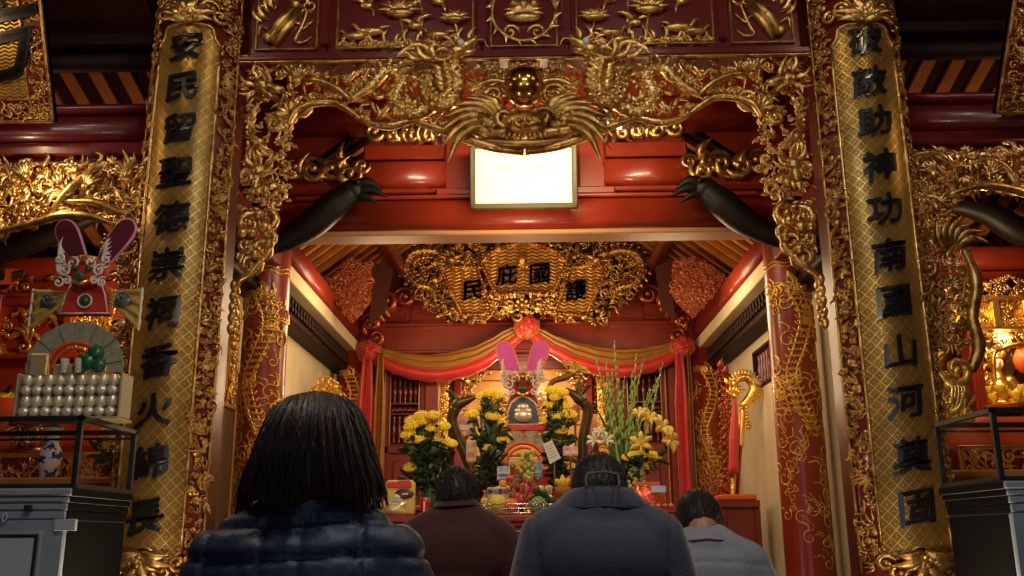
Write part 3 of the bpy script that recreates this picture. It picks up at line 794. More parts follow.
# ------------------------------------------------------------------ carved panels over the arch
tr = thing('transom', 'row of five maroon panels with gilt carvings above the arch', 'transom', (0, 5.1, 4.14))
def panel(x0, x1, kind, flip):
    z0 = at(524, 48, 5.12).z; z1 = z0+.5
    a = at(x0, 48, 5.12).x; c = at(x1, 48, 5.12).x
    b = MB(); b.box((a-.05, 5.12, z0-.055), (c+.05, 5.2, z1), .012)
    p = put('carved_panel', b, MAROON, tr)
    f = MB(); e = .013
    for (p0, p1) in (((a, z0), (c, z0+e)), ((a, z1-e), (c, z1)), ((a, z0), (a+e, z1)), ((c-e, z0), (c, z1))): f.box((p0[0], 5.10, p0[1]), (p1[0], 5.125, p1[1]), .004)
    put('gilt_frame', f, GOLD_OLD, p)
    r = MB(); w = c-a; R = random.Random(13)
    r.M = frame((a, 5.12, z0)) if not flip else frame((c, 5.12, z0), (-1, 0, 0))
    if kind == 'scroll':
        r.tube([(w*.22, .08, .03), (w*.62, .30, .03)], .030, 10); r.tube([(w*.30, .04, .02), (w*.70, .26, .02)], .026, 10)
        for (u, v) in ((.22, .08), (.62, .30)): r.ell((w*u, v, .03), .034)
        for pts in (((.2, .2), (.05, .24), (.12, .32), (.3, .28), (.25, .4)), ((.5, .2), (.72, .16), (.64, .06), (.78, .05), (.9, .09)), ((.6, .24), (.8, .26), (.74, .14), (.92, .2)), ((.2, .14), (.08, .16), (.06, .1))):
            r.tube(cr([(w*u, v, .015) for u, v in pts], 6), [.008, .016, .014, .006], 6, flat=.6)
        for k in range(5): flame(r, w*(.1+.05*k), .2+.03*k, 2.2-.2*k, .12, .014, .5)
        curl(r, w*.55, .22, .05, 0, 1.2); curl(r, w*.72, .34, .05, 2, 1.2); curl(r, w*.85, .3, .04, 2, 1.2)
    elif kind == 'lotus':
        n = 26
        for i in range(n):
            u = w*(i+.5)/n; curl(r, u, .025+.01*(i % 2), .026+.008*R.random(), R.uniform(0, 6), 1.1, (-1)**i, .009)
            if i % 2: flame(r, u, .04, R.uniform(.9, 2.2), .07+.04*R.random(), .012, .6)
        r.tube([(0, .012, .01), (w, .012, .01)], .015, 6)
        for (u, v, s) in ((.46, .22, .12), (.86, .17, .09), (.60, .36, .08)):
            c0 = w*u
            for k in range(9):
                aa = .25+k*.33; flame(r, c0, v, aa, s*(1.0 if 1 < k < 7 else 1.15), s*.16, .3*(1 if k < 4 else -1), .01)
            r.ell((c0, v+.01, .03), (s*.75, s*.25, .03)); r.tube(cr([(c0, v, .01), (c0+.02, v*.5, .01), (c0-.02, .03, .01)], 5), .008, 6)
        r.tube(cr([(w*.52, .3, .01), (w*.62, .33, .01), (w*.68, .41, .01)], 5), .008, 6)
        for (u, v) in ((.22, .29), (.57, .15), (.74, .31), (.12, .4)):
            r.ell((w*u, v, .02), (.045, .028, .02)); flame(r, w*u, v, .6, .14, .016, .4); flame(r, w*u, v, 2.7, .1, .013, -.4); flame(r, w*u, v, -1, .1, .012, .4)
        for (u, v, s) in ((.25, .11, .06), (.74, .08, .05), (.14, .08, .045)):   # ducks on the water
            r.ell((w*u, v, .025), (s*1.5, s*.5, .03)); r.tube(cr([(w*u-s, v, .03), (w*u-s*1.5, v+s*.7, .03), (w*u-s*1.9, v+s*.75, .03)], 4), [s*.25, s*.22, .004], 6); flame(r, w*u+s*.6, v, .5, s*1.6, s*.2, .4)
    else:
        c0 = w/2
        r.tube([(c0+.2*math.cos(t)*.95, .24+.2*math.sin(t), .015) for t in np.linspace(0, 2*PI, 40)], .013, 6)
        for t in np.linspace(0, 2*PI, 16, endpoint=False): flame(r, c0+.2*math.cos(t), .24+.2*math.sin(t), t+1.3, .09, .014, .5)
        for k in range(11): flame(r, c0, .2, .1+k*.3, .13, .024, .3*(1 if k < 5 else -1), .01)
        r.ell((c0, .19, .03), (.11, .035, .03)); curl(r, c0-.08, .1, .05, 0, 1.2, 1); curl(r, c0+.08, .1, .05, PI, 1.2, -1)
        for k in (-1, 0, 1): r.ell((c0+.06*k, .27, .04), .032)
    r.M = None; put('relief', r, GOLD, p)
for a in ((255, 318, 'scroll', 0), (336, 474, 'lotus', 0), (490, 558, 'basket', 0), (576, 715, 'lotus', 1), (731, 795, 'scroll', 1)): panel(*a)
for x in (326, 482, 567, 723): b = MB(); p = at(x, 40, 5.12); b.box((p.x-.03, 5.09, 4.10), (p.x+.03, 5.16, 4.68), .01); put('stile', b, MAROON, tr)
# ------------------------------------------------------------------ couplet boards on the front pillars
BOARD = lattice_gold('diaper_gold', .062, (.80, .50, .11), (.13, .05, .012))
BOARD_C = lattice_gold('fine_wave_gold', .024, (.80, .50, .10), (.2, .08, .015), 'wave')
BOARD_B = lattice_gold('basket_gold', .05, (.95, .52, .08), (.22, .06, .012), 'wave')
RB = .27
L_CH = [('安', 46), ('民', 87), ('留', 128), ('聖', 172), ('德', 218), ('崇', 264), ('祠', 312), ('香', 361), ('火', 410), ('綿', 462), ('長', 517)]
R_CH = [('破', 41), ('敵', 82), ('助', 122), ('神', 166), ('功', 210), ('南', 256), ('國', 302), ('山', 352), ('河', 402), ('奠', 456), ('固', 508)]
for sx, w_, chars in ((-1, 'left', L_CH), (1, 'right', R_CH)):
    XB, YB = sx*1.93, 4.89
    z0, z1 = at(168 if sx < 0 else 905, 553, YB).z, at(197 if sx < 0 else 853, 24, YB).z
    t = thing('couplet_board', 'tall curved gilt board with black characters beginning ' + ('安民, left of the arch' if sx < 0 else '破敵, right of the arch'), 'couplet board', (XB, YB, z0-.2))
    C = lambda u, z, lift=0.0: V((XB+(RB+lift)*math.sin(u/RB), YB+RB-(RB+lift)*math.cos(u/RB), z))
    hw = .178
    def top(u): return z1-.075*(abs(u)/hw)**4 - (.05 if abs(u) > hw*.82 else 0)
    def bot(u): return z0+.03*math.cos(u/hw*PI*1.5)
    b = MB(); b.grid(lambda i, j: C((i*2-1)*hw, bot((i*2-1)*hw)*(1-j)+top((i*2-1)*hw)*j, .012), 24, 8)
    put('panel', b, BOARD, t)
    b = MB(); b.sheet(lambda i, j: C((i*2-1)*.312, (z0-.22)*(1-j)+(z1+.45)*j, 0), 28, 4, (0, .03, 0)); put('backing', b, RED_DEEP, t)
    b = MB()
    for s_ in (-1, 1): b.tube([C(s_*hw, bot(hw)*(1-k/20)+top(hw)*k/20, .016) for k in range(21)], .009, 8)
    b.tube([C((k/12-1)*hw, top((k/12-1)*hw), .016) for k in range(25)], .009, 8); b.tube([C((k/12-1)*hw, bot((k/12-1)*hw), .016) for k in range(25)], .009, 8)
    put('edge_moulding', b, GOLD, t)
    R = random.Random(31)
    for s_, nm in ((-1, 'a'), (1, 'b')):
        b = MB(); z = z0-.12; fl = MB()
        fill(fl, [(hw+.014, z0-.1), (hw+.115, z0-.1), (hw+.115, z1+.4), (hw+.014, z1+.4)], 230, .022, .045, R, 0, 'ceefbkal', .56, .008)
        vs = [C(s_*p[0], p[1], .004+p[2]) for p in fl.v]; b.add(vs, fl.f)
        b.tube([C(s_*(hw+.122), z0-.1+(z1-z0+.5)*k/20, .01) for k in range(21)], .008, 6)
        put('carved_border', b, GOLD_OLD, t)
    # crest above and lotus foot below
    for nm, za, dr in (('crest', z1, 1), ('lotus_foot', z0, -1)):
        fl = MB()
        for i in range(9): flame(fl, 0, za-.0*dr, PI/2*dr+(i-4)*.36, .13+.03*(i % 2), .026, .3*(1 if i < 4 else -1), .02)
        flower(fl, 0, za+.06*dr, .055, 8, .03)
        for s_ in (-1, 1): curl(fl, s_*.1, za+.09*dr, .05, 0, 1.3, s_, .016, .02); curl(fl, s_*.16, za+.05*dr, .04, 0, 1.2, -s_, .013, .02)
        fill(fl, [(-.2, za+.1*dr), (.2, za+.1*dr), (.2, za+.36*dr), (-.2, za+.36*dr)], 26, .04, .06, R, 0, 'calk', .7, .01)
        b = MB(); b.add([C(p[0], p[1], .012+p[2]) for p in fl.v], fl.f)
        put(nm, b, GOLD if dr > 0 else GOLD_OLD, t)
    for ch, py in chars:
        p = at(200 if sx < 0 else 860, py, YB-.01); zz = p.z
        b = MB()
        write(b, ch, lambda x, y, z: C(x, zz+y, .022+z+.006), .185, .022, .03)
        o = put('character', b, INK, t)
# ------------------------------------------------------------------ tilted boards hanging in the side bays
def hang(sx):
    corner = at(55, 123, 5.0) if sx < 0 else at(995, 114, 5.0)
    top_px = (42, 0) if sx < 0 else (1012, 0)
    best = min((abs(at(*top_px, y).x-corner.x), y) for y in np.arange(4.0, 5.2, .005))
    tp = at(*top_px, best[1])
    vdir = (tp-corner); vdir.x = 0; vdir.normalize()
    wdir = V((1, 0, 0)).cross(vdir); 
    if wdir.y > 0: wdir = -wdir
    W, H = 0.74, .98
    lab = 'gold board with a black character, tilted from the eave, ' + ('left above the side bay' if sx < 0 else 'cut off at the top right')
    t = thing('hanging_board', lab, 'name board', corner)
    o = corner if sx > 0 else corner-V((W, 0, 0))
    M = frame(o, (1, 0, 0), vdir, wdir)
    b = MB(); b.M = M; b.box((0, 0, -.04), (W, H, 0), .006); put('backing', b, RED_DEEP, t)
    b = MB(); b.M = M
    for (p0, p1) in (((0, 0), (W, .018)), ((0, H-.018), (W, H)), ((0, 0), (.018, H)), ((W-.018, 0), (W, H))): b.box((p0[0], p0[1], -.04), (p1[0], p1[1], .02), .005)
    e = .13
    for (p0, p1) in (((e, e), (W-e, e+.012)), ((e, H-e-.012), (W-e, H-e)), ((e, e), (e+.012, H-e)), ((W-e-.012, e), (W-e, H-e))): b.box((p0[0], p0[1], 0), (p1[0], p1[1], .016), .004)
    put('gilt_rim', b, GOLD, t)
    b = MB(); b.M = M; R = random.Random(2)
    for poly in ([(.03, .03), (W-.03, .03), (W-.03, .11), (.03, .11)], [(.03, .12), (.11, .12), (.11, H-.03), (.03, H-.03)], [(W-.11, .12), (W-.03, .12), (W-.03, H-.03), (W-.11, H-.03)]):
        fill(b, poly, 40, .025, .04, R, 0, 'ccwfk', .7, .006)
    put('carved_border', b, GOLD_OLD, t)
    b = MB(); b.M = M; b.box((e+.012, e+.012, 0), (W-e-.012, H-e-.012, .008), .002); put('panel', b, BOARD_C, t)
    b = MB(); b.M = M; write(b, '方' if sx < 0 else '大', lambda x, y, z: V((W/2+x+.10, H*.48+y, .012+z+.006)), .5, .03, .02); put('character', b, INK, t)
    b = MB(); b.M = M
    for x in (.15, W-.15): b.tube([(x, H, -.02), (x, H+.3, -.3)], .01, 6)
    put('hanger', b, DARKWOOD, t)
hang(-1); hang(1)
# ------------------------------------------------------------------ framed paper over the tie beam
t = thing('framed_paper', 'pale yellow certificate in a dark olive frame hung below the golden ball', 'framed paper', at(524, 210, 6.62))
a = at(470, 210, 6.62); W = at(578, 210, 6.62).x-a.x; H = .50
vd = V((0, -.16, 1)).normalized(); M = frame(a, (1, 0, 0), vd, V((1, 0, 0)).cross(vd))
b = MB(); b.M = M; e = .042
b.M = M @ Matrix.Rotation(0, 4, 'X')
for (p0, p1) in (((0, 0), (W, e)), ((0, H-e), (W, H)), ((0, 0), (e, H)), ((W-e, 0), (W, H))): b.box((p0[0], p0[1], -.02), (p1[0], p1[1], .03), .008)
put('frame', b, mat('olive_frame', (.07, .052, .018), .45, .2), t)
b = MB(); b.M = M; b.box((e*.8, e*.8, -.01), (W-e*.8, H-e*.8, .004), .001); pap = put('paper', b, mat('pale_paper', (.90, .86, .58), .6), t)
b = MB(); b.M = M; R = random.Random(1)
for row, (y, x0, x1, h) in enumerate(((.345, .36, .62, .008), (.30, .24, .44, .022), (.30, .50, .76, .022), (.262, .30, .70, .01), (.22, .36, .6, .008))):
    x = x0*W; b = MB(); b.M = M
    while x < x1*W: 
        w2 = R.uniform(.012, .028); b.box((x, y, .004), (x+w2, y+h, .0055), .0003); x += w2+.009
    put('printed_line', b, mat('pale_yellow_print', (.80, .76, .36), .6), pap)
b = MB(); b.M = M; b.ell((W/2, .41, .005), (.03, .02, .002)); put('printed_emblem', b, mat('pale_yellow_print', (.80, .76, .36), .6), pap)
# ------------------------------------------------------------------ carved sign at the back
Ys = 10.12
t = thing('carved_sign', 'scroll-shaped gilt sign with four black characters under the tie beam', 'sign', at(524, 322, Ys))
def us(px, py): p = at(px, py, Ys); return (p.x, p.z)
cxs = at(524, 280, Ys).x
outer = [(398, 243), (430, 240), (470, 240), (524, 240), (578, 240), (620, 240), (648, 243), (646, 272), (634, 290), (622, 306), (610, 321), (570, 321), (540, 318), (508, 318), (480, 321), (440, 321), (424, 306), (410, 290), (400, 270)]
b = MB(); b.prism([V((u, Ys+.03, v)) for u, v in (us(*p) for p in [(430, 246), (524, 243), (616, 246), (628, 285), (606, 318), (524, 312), (444, 318), (420, 285)])], (0, .06, 0)); put('backing', b, DARKWOOD, t)
fan = [(481, 264), (490, 254), (506, 247), (524, 244), (542, 247), (558, 254), (567, 264), (551, 297), (524, 293), (497, 297)]
lp = [(440, 268), (477, 268), (494, 314), (462, 316)]; rp = [(608, 265), (571, 268), (554, 314), (586, 316)]
for nm, poly, dy in (('centre_panel', fan, -.03), ('side_panel', lp, -.01), ('side_panel', rp, -.01)):
    b = MB(); q = [us(*p) for p in poly]; b.prism([V((u, Ys+dy, v)) for u, v in q], (0, .05, 0)); po = put(nm, b, BOARD_B, t)
    f = MB(); q2 = q+[q[0]]
    for i in range(len(q)): f.tube([V((q2[i][0], Ys+dy-.01, q2[i][1])), V((q2[i+1][0], Ys+dy-.01, q2[i+1][1]))], .024, 8)
    put('red_edge', f, mat('red_gilt_edge', (.42, .10, .015), .35, .6, c2=(.6, .28, .04), ns=14), po)
    f = MB(); f.M = frame((0, Ys+dy-.02, 0)); beads(f, [(u, v, .02) for u, v in q2], .014, .04); f.M = None; put('beading', f, GOLD, po)
b = MB(); b.M = frame((0, Ys, 0)); R = random.Random(17)
oq = [us(*p) for p in outer]; inn = [[us(*p) for p in q] for q in (fan, lp, rp)]
def okk(poly, x, y): return _in(oq, x, y) and not any(_in(q, x, y) for q in inn)
_in = inside; inside = okk
fill(b, oq, 420, .035, .085, R, 0, 'cefaelkbw', .55, .05); inside = _in
for sg in (-1, 1):
    X = lambda px: 524+sg*(px-524)
    scaled_body(b, [(*us(X(p), q), .06) for p, q in ((448, 258), (430, 252), (412, 256), (406, 272), (418, 286), (432, 290), (436, 304))], [.05, .06, .065, .06, .05, .03])
    dragon_head(b, *us(X(452), 262), .16, sg, .2, .08)
b.M = None; put('dragon_scrollwork', b, GOLD_OLD, t)
b = MB(); b.M = frame((0, Ys, 0)); flower(b, *us(522, 306), .09, 8, .03)
for s_ in (-1, 1):
    curl(b, us(524+s_*14, 306)[0], us(524, 306)[1], .075, 0, 1.3, s_, .024, .04); curl(b, us(524+s_*28, 305)[0], us(524, 304)[1], .06, 0, 1.3, -s_, .02, .04)
    for i in range(4): flame(b, *us(524+s_*(8+7*i), 300), PI/2-s_*.2*i, .12, .02, .4, .04)
b.M = None; put('foot_ornament', b, GOLD, t)
b = MB(); b.M = frame((0, Ys-.03, 0)); 
u, v = us(523, 268); flame(b, u, v, PI/2, .17, .04, .2, .02); flower(b, u, v, .06, 5, .02); flame(b, u, v, -PI/2, .12, .02, .2, .02); b.M = None; put('lotus_bud', b, GOLD_BRIGHT, t)
for ch, px, py, s in (('民', 473, 291, .22), ('庇', 507, 276, .22), ('國', 540, 275, .23), ('護', 576, 291, .22)):
    u, v = us(px, py); b = MB(); write(b, ch, lambda x, y, z: V((u+x, Ys-(.045 if 500 < px < 550 else .025)-z, v+y)), s*1.1, .016, .05, .05)
    put('character', b, INK, t)
# ------------------------------------------------------------------ silk garland
SILK = mat('red_silk', (.62, .02, .012), .38, 0, c2=(.5, .012, .01), ns=5, sheen=.4)
SILKY = mat('yellow_silk', (.38, .16, .015), .5, 0, c2=(.28, .10, .01), ns=5)
Yg = 10.36
gar = thing('silk_garland', 'red and yellow silk swags with three rosettes across the back wall', 'garland', at(524, 360, Yg))
rosL, rosC, rosR = at(369, 352, Yg-.12), at(527, 328, Yg-.22), at(682, 348, Yg-.12)
for (ctl) in ([(369, 353), (400, 367), (435, 373), (475, 365), (505, 346), (524, 330)], [(530, 331), (552, 348), (585, 363), (622, 369), (655, 362), (682, 349)]):
    C2 = cr([at(x, y, Yg-.12) for x, y in ctl], 8); n = len(C2)-1
    def sw(i, j, part):
        k = min(int(i*n), n-1); p = C2[k].lerp(C2[k+1], i*n-k)
        d = .06+.09*math.sin(PI*i)
        if part == 0:  # red roll at the bottom
            a = -PI*.15+j*1.3*PI
            return p+V((0, -.07*math.sin(a)*(.7+.3*math.sin(PI*i)), .078*math.cos(a)-.02+.006*math.sin(i*60+j*9)))
        return p+V((0, -.05*(1-j)-.012*math.sin(j*16+i*5), .03+j*(d*1.25)+.004*math.sin(i*50)))
    b = MB(); b.sheet(lambda i, j: sw(i, j, 0), 60, 12, (0, .006, 0)); put('red_swag', b, SILK, gar)
    b = MB(); b.sheet(lambda i, j: sw(i, j, 1), 60, 14, (0, .006, 0)); put('yellow_swag', b, SILKY, gar)
for c, s in ((rosL, .15), (rosC, .155), (rosR, .15)):
    R = random.Random(8); b = MB()
    for k in range(46):
        a = R.uniform(0, 2*PI); q = math.sqrt(R.random()); rr = s*.78*q
        b.m = 0 if R.random() < .72 else 1
        RR = Matrix.Rotation(a, 3, 'Y') @ Matrix.Rotation(R.uniform(-.6, .6), 3, 'X')
        b.ell(c+V((rr*math.cos(a), -.09*(1-q*q)-.02, rr*math.sin(a)*.9)), (s*.34, s*.16, s*.26), RR, 8, 5)
    put('rosette', b, [SILK, SILKY], gar)
for (xa, xb, xc, yb) in ((358, 374, 385, 515), (675, 689, 694, 515)):
    for nm, p, q, m in (('red_tail', xa, xb, SILK), ('yellow_tail', xb, xc, SILKY)):
        X0, X1 = at(p, 430, Yg-.15).x, at(q, 430, Yg-.15).x; zt = at(p, 356, Yg).z; zb = 1.05
        b = MB(); b.sheet(lambda i, j: V(((X0+X1)/2+(X1-X0)*(i-.5)*(.55+.45*min(1, j*4)), Yg-.2-.03*math.sin(i*9+j*2)-.01*math.sin(j*11), zt+(zb-zt)*j)), 20, 24, (0, .005, 0))
        put(nm, b, m, gar)
# ------------------------------------------------------------------ back partition: spindle doors and gilded surround
SHEEN = mat('honey_wood', (.55, .26, .07), .3, 0, c2=(.42, .17, .04), ns=5, coat=.4)
def door(x0, x1, name, label):
    X0, X1 = at(x0, 420, 10.5).x, at(x1, 420, 10.5).x
    t = tag(bpy.data.objects.new(name, None)); COL.objects.link(t); t.location = ((X0+X1)/2, 10.5, FLOOR); ROOT[t.name] = V(t.location)
    tag(t, label, 'door', None, 'structure')
    zt = 3.06; zb_ = at(400, 446, 10.5).z; zw = at(400, 374, 10.5).z
    b = MB()
    for (p0, p1) in (((X0, FLOOR), (X0+.06, zt)), ((X1-.06, FLOOR), (X1, zt)), ((X0, zw), (X1, zt)), ((X0, zb_-.08), (X1, zb_)), ((X0, 1.2), (X1, 1.28))): b.box((p0[0], 10.48, p0[1]), (p1[0], 10.56, p1[1]), .008)
    b.box((X0+.05, 10.51, FLOOR), (X1-.05, 10.55, zb_-.05), .006)
    b.box((X0+.11, 10.49, 1.36), (X1-.11, 10.53, zb_-.16), .015)
    put('leaf', b, mat('door_red', (.26, .032, .011), .5, 0, c2=(.19, .02, .008)), t)
    b = MB(); 
    for x in (X0+.062, X1-.072): b.box((x, 10.465, zb_), (x+.012, 10.5, zw), .002)
    b.box((X0+.06, 10.465, zw-.012), (X1-.06, 10.5, zw), .002); put('pale_bead', b, SHEEN, t)
    b = MB(); n = 5; w = X1-X0-.16; h = zw-zb_
    for i in range(n):
        x = X0+.08+w*(i+.5)/n
        for (za, zc) in ((zw-.02-h*.4, zw-.02), (zb_+.02, zb_+h*.42)):
            q = (zc-za)/8
            b.lathe([(.008, 0), (.02, q*.5), (.01, q), (.018, q*2.2), (.026, q*3.4), (.016, q*5), (.01, q*5.6), (.022, q*6.2), (.01, q*6.8), (.024, q*7.4), (.008, q*8)], (x, 10.52, za), 10)
        for k in range(3): b.lathe([(.002, 0), (.022, .025), (.002, .05)], (x+(k-1)*w/n/3, 10.52, zb_+h*.46+.01*(k % 2)), 8)
    for z in (zb_+.01, zb_+h*.44, zb_+h*.58, zw-.015): b.box((X0+.06, 10.5, z-.008), (X1-.06, 10.54, z+.008), .003)
    put('spindles', b, RED_DEEP, t)
    b = MB(); b.box((X0+.05, 10.57, zb_), (X1-.05, 10.59, zw), .003); put('backing', b, DARKWOOD, t)
door(384, 425, 'door_1', 'red door with turned spindles at the left of the back wall')
door(622, 668, 'door_2', 'red door with turned spindles behind the gladiolus stems')
b = MB()
for x0, x1 in ((377, 384), (425, 438), (612, 622), (668, 676)): b.box((at(x0, 420, 10.5).x, 10.42, FLOOR), (at(x1, 420, 10.5).x, 10.56, 3.1), .012)
S('post', b, MATS['door_red'], 'red door posts of the back wall', 'posts')
b = MB()
for x in (384.5, 438.5, 611, 667): b.box((at(x, 420, 10.4).x-.008, 10.40, 1.0), (at(x, 420, 10.4).x+.008, 10.43, 3.05), .003)
S('trim', b, SHEEN, 'thin honey coloured beads on the door posts', 'bead')
# inner altar screen seen between the doors
sc = thing('altar_screen', 'glowing gilded altar screen in the opening of the back wall', 'altar screen', at(524, 520, 11.2))
Yc = 11.2
def uc(px, py): p = at(px, py, Yc); return (p.x, p.z)
b = MB()
for k in range(9): 
    za = 3.42-.18*k; b.box((at(425, 400, Yc).x, Yc+.05, za-.172), (at(625, 400, Yc).x, Yc+.09, za), .012)
b.box((at(425, 400, Yc).x, Yc, FLOOR), (at(625, 400, Yc).x, Yc+.3, 1.8), .02)
put('boards', b, SHEEN, sc)
for px0, px1 in ((439, 447), (599, 608)):
    b = MB(); b.M = frame((0, 10.55, 0)); a0, a1 = at(px0, 420, 10.55), at(px1, 420, 10.55)
    zt = at(440, 352, 10.55).z; fill(b, [(a0.x, 1.9), (a1.x, 1.9), (a1.x, zt), (a0.x, zt)], 110, .02, .04, random.Random(3), 0, 'cflwb', .55, .01); b.M = None
    b.box((a0.x-.01, 10.55, 1.9), (a0.x, 10.6, zt)); b.box((a1.x, 10.55, 1.9), (a1.x+.01, 10.6, zt)); b.box((a0.x-.01, 10.58, 1.9), (a1.x+.01, 10.6, zt))
    put('carved_strip', b, GOLD_BRIGHT, sc)
for sg in (-1, 1):
    b = MB(); b.M = frame((0, Yc, 0)); X = lambda p: 524+sg*(p-524)
    poly = [uc(X(p), q) for p, q in ((450, 368), (492, 368), (478, 384), (468, 396), (462, 420), (450, 430))]
    fill(b, poly, 60, .035, .08, random.Random(6), .02, 'cfawk', .65, .03); dragon_head(b, *uc(X(466), 382), .17, -sg if sg < 0 else -1, .2, .05) if sg < 0 else dragon_head(b, *uc(X(466), 382), .17, -1, .2, .05)
    b.M = None; put('carved_spandrel', b, GOLD, sc)
    b = MB(); p0 = at(X(457), 480, Yc-.06); b.box((p0.x-.05, Yc-.1, 1.6), (p0.x+.05, Yc+.02, 3.3), .012); put('pilaster', b, RED, sc)
b = MB(); a0 = at(509, 365, Yc-.05); a1 = at(539, 352, Yc-.05); b.box((a0.x, Yc-.06, a0.z), (a1.x, Yc-.03, a1.z), .006); p = put('red_plaque', b, mat('orange_red_enamel', (.62, .07, .015), .4), sc)
b = MB(); R = random.Random(2)
for y in (.34, .66):
    x = a0.x+.03; b = MB()
    while x < a1.x-.05: 
        w2 = R.uniform(.02, .04); b.box((x, Yc-.064, a0.z+(a1.z-a0.z)*y-.018), (x+w2, Yc-.06, a0.z+(a1.z-a0.z)*y+.018), .001); x += w2+.012
    put('lettering', b, GOLD_BRIGHT, p)
b = MB(); b.M = frame((0, Yc, 0)); fill(b, [uc(498, 360), uc(506, 352), uc(506, 372), uc(500, 372)], 8, .03, .05, random.Random(1), 0, 'fl'); 
fill(b, [uc(508, 368), uc(540, 368), uc(540, 376), uc(508, 376)], 24, .025, .04, random.Random(2), 0, 'cfl'); fill(b, [uc(541, 352), uc(552, 356), uc(552, 372), uc(541, 370)], 9, .03, .05, random.Random(4), 0, 'fl')
b.M = None; put('gilt_cresting', b, GOLD_BRIGHT, sc)
# ------------------------------------------------------------------ side bays: carved friezes, arms, altars
for sx, w_ in ((-1, 'left'), (1, 'right')):
    R = random.Random(44)
    if sx < 0:
        band = [(-70, 166), (150, 163), (149, 226), (122, 226), (100, 218), (72, 214), (40, 222), (0, 234), (-70, 250)]
        leg = [(149, 224), (120, 226), (108, 250), (116, 275), (128, 300), (118, 330), (124, 360), (120, 400), (150, 402)]
    else:
        band = [(900, 154), (1100, 153), (1100, 230), (1040, 204), (1024, 196), (985, 190), (960, 196), (944, 206), (905, 212)]
        leg = [(908, 205), (944, 205), (940, 226), (960, 240), (970, 262), (974, 300), (968, 332), (966, 352), (930, 352), (918, 300)]
    Yf = 5.12
    t = thing('carved_frieze', f'gilded openwork frieze hanging under the {w_} bay beam', 'frieze', (sx*3, Yf, 3.0))
    b = MB(); b.M = frame((0, Yf, 0)); P = [(at(x, y, Yf).x, at(x, y, Yf).z) for x, y in band]
    fill(b, P, 210, .035, .09, R, -.02, 'cefwaekwf', .58, .04); fill(b, P, 70, .03, .06, R, .03, 'lefwew', .95, .03)
    def q(x, y, w=0): p = at(x, y, Yf); return (p.x, p.z, w)
    for pts in (([(-10, 238), (40, 226), (66, 219), (96, 220), (118, 228)], [(55, 216), (75, 192), (104, 170), (112, 166)], [(70, 205), (100, 206), (125, 216), (140, 212)]) if sx < 0 else
                ([(945, 198), (975, 190), (1000, 192), (1030, 200), (1070, 210)], [(960, 172), (980, 164), (1000, 172), (1012, 190), (1024, 196)], [(905, 160), (930, 158), (948, 168)])):
        b.tube(cr([q(x, y, .06) for x, y in pts], 6), [.012, .026, .026, .01], 8)
    for x, y, a in (((30, 180, 2), (90, 190, 1), (132, 178, 2.4)) if sx < 0 else ((930, 178, 2.2), (985, 178, 1), (1018, 164, 2))): claw(b, *q(x, y)[:2], .1, a, 5, .05)
    b.M = None; put('band', b, GOLD, t)
    b = MB(); b.M = frame((0, Yf, 0)); P = [(at(x, y, Yf).x, at(x, y, Yf).z) for x, y in leg]
    fill(b, P, 100, .035, .075, R, 0, 'cefaewkc', .6, .04)
    if sx > 0:
        b.tube(cr([q(960, 250, .04), q(972, 285, .05), q(968, 320, .05), q(975, 348, .04), q(968, 372, .03)], 6), [.02, .035, .035, .04, .03], 8)
        for i in range(6): flame(b, *q(950, 252)[:2], .2+.4*i, .2, .025, .5, .04)
    b.M = None; put('side_leg', b, GOLD_OLD, t)
    if sx > 0:   # big pale scroll at the foot of the right leg
        b = MB(); b.M = frame((0, Yf, 0))
        for (x, y, r, a, d) in ((952, 372, .09, 2, 1), (958, 395, .07, 0, -1), (945, 400, .08, 3, 1), (962, 415, .06, 1, 1), (938, 418, .07, 0, -1), (948, 384, .05, 0, 1)): curl(b, *q(x, y)[:2], r, a, 1.3, d, r*.3, .03)
        for k in range(5): b.tube(cr([q(942+3*k, 372), q(948+3*k, 390, .05), q(944+4*k, 408, .04), q(940+4*k, 422)], 5), [.01, .02, .02, .008], 6)
        b.M = None; put('foot_scroll', b, GOLD_BRIGHT, t)
    t = thing('crescent_bracket', f'dark curved wooden arm crossing the rafters of the {w_} bay', 'bracket', (sx*3.4, 7.0, 3.4))
    pts = [(-60, 268), (0, 250), (40, 238), (76, 222), (104, 212)] if sx < 0 else [(1090, 252), (1024, 233), (990, 214), (965, 206), (948, 206)]
    b = MB(); b.tube(cr([at(x, y, 7.0) for x, y in pts], 6), [.13, .11, .095, .08, .05], 14); put('arm', b, BLACKWOOD, t)
    b = MB(); e = at(*pts[-1], 6.95); b.M = frame((0, 6.95, 0))
    for k in range(5): flame(b, e.x, e.z, .4+k*.6, .13, .025, .5)
    curl(b, e.x, e.z, .06, 0, 1.3, 1); b.M = None; put('gilt_end', b, GOLD_OLD, t)
    # altar of the bay
    CLOTH = mat('orange_altar_cloth', (.62, .10, .015), .55, 0, c2=(.5, .06, .01), ns=4, bump=(18, .2))
    t = thing('side_altar', f'tiered red and gold altar filling the {w_} side bay', 'altar', (sx*3.4, 6.9, FLOOR))
    zl = at(48, 480, 6.25).z; zb = at(60, 453, 6.6).z
    xa, xb = sx*2.42, sx*4.9
    b = MB(); b.box((xa, 6.45, FLOOR), (xb, 8.2, zl-.03), .015); b.box((xa, 6.0, FLOOR), (xb, 6.5, zl-.05), .01); put('lower_cabinet', b, RED_DEEP, t)
    b = MB(); b.box((xa, 5.95, zl-.05), (xb, 6.7, zl), .012); b.box((xa, 5.97, zl-.08), (xb, 6.6, zl-.05), .01); put('ledge', b, SHEEN, t)
    xg = at(112, 470, 6.6).x if sx < 0 else at(960, 470, 6.6).x
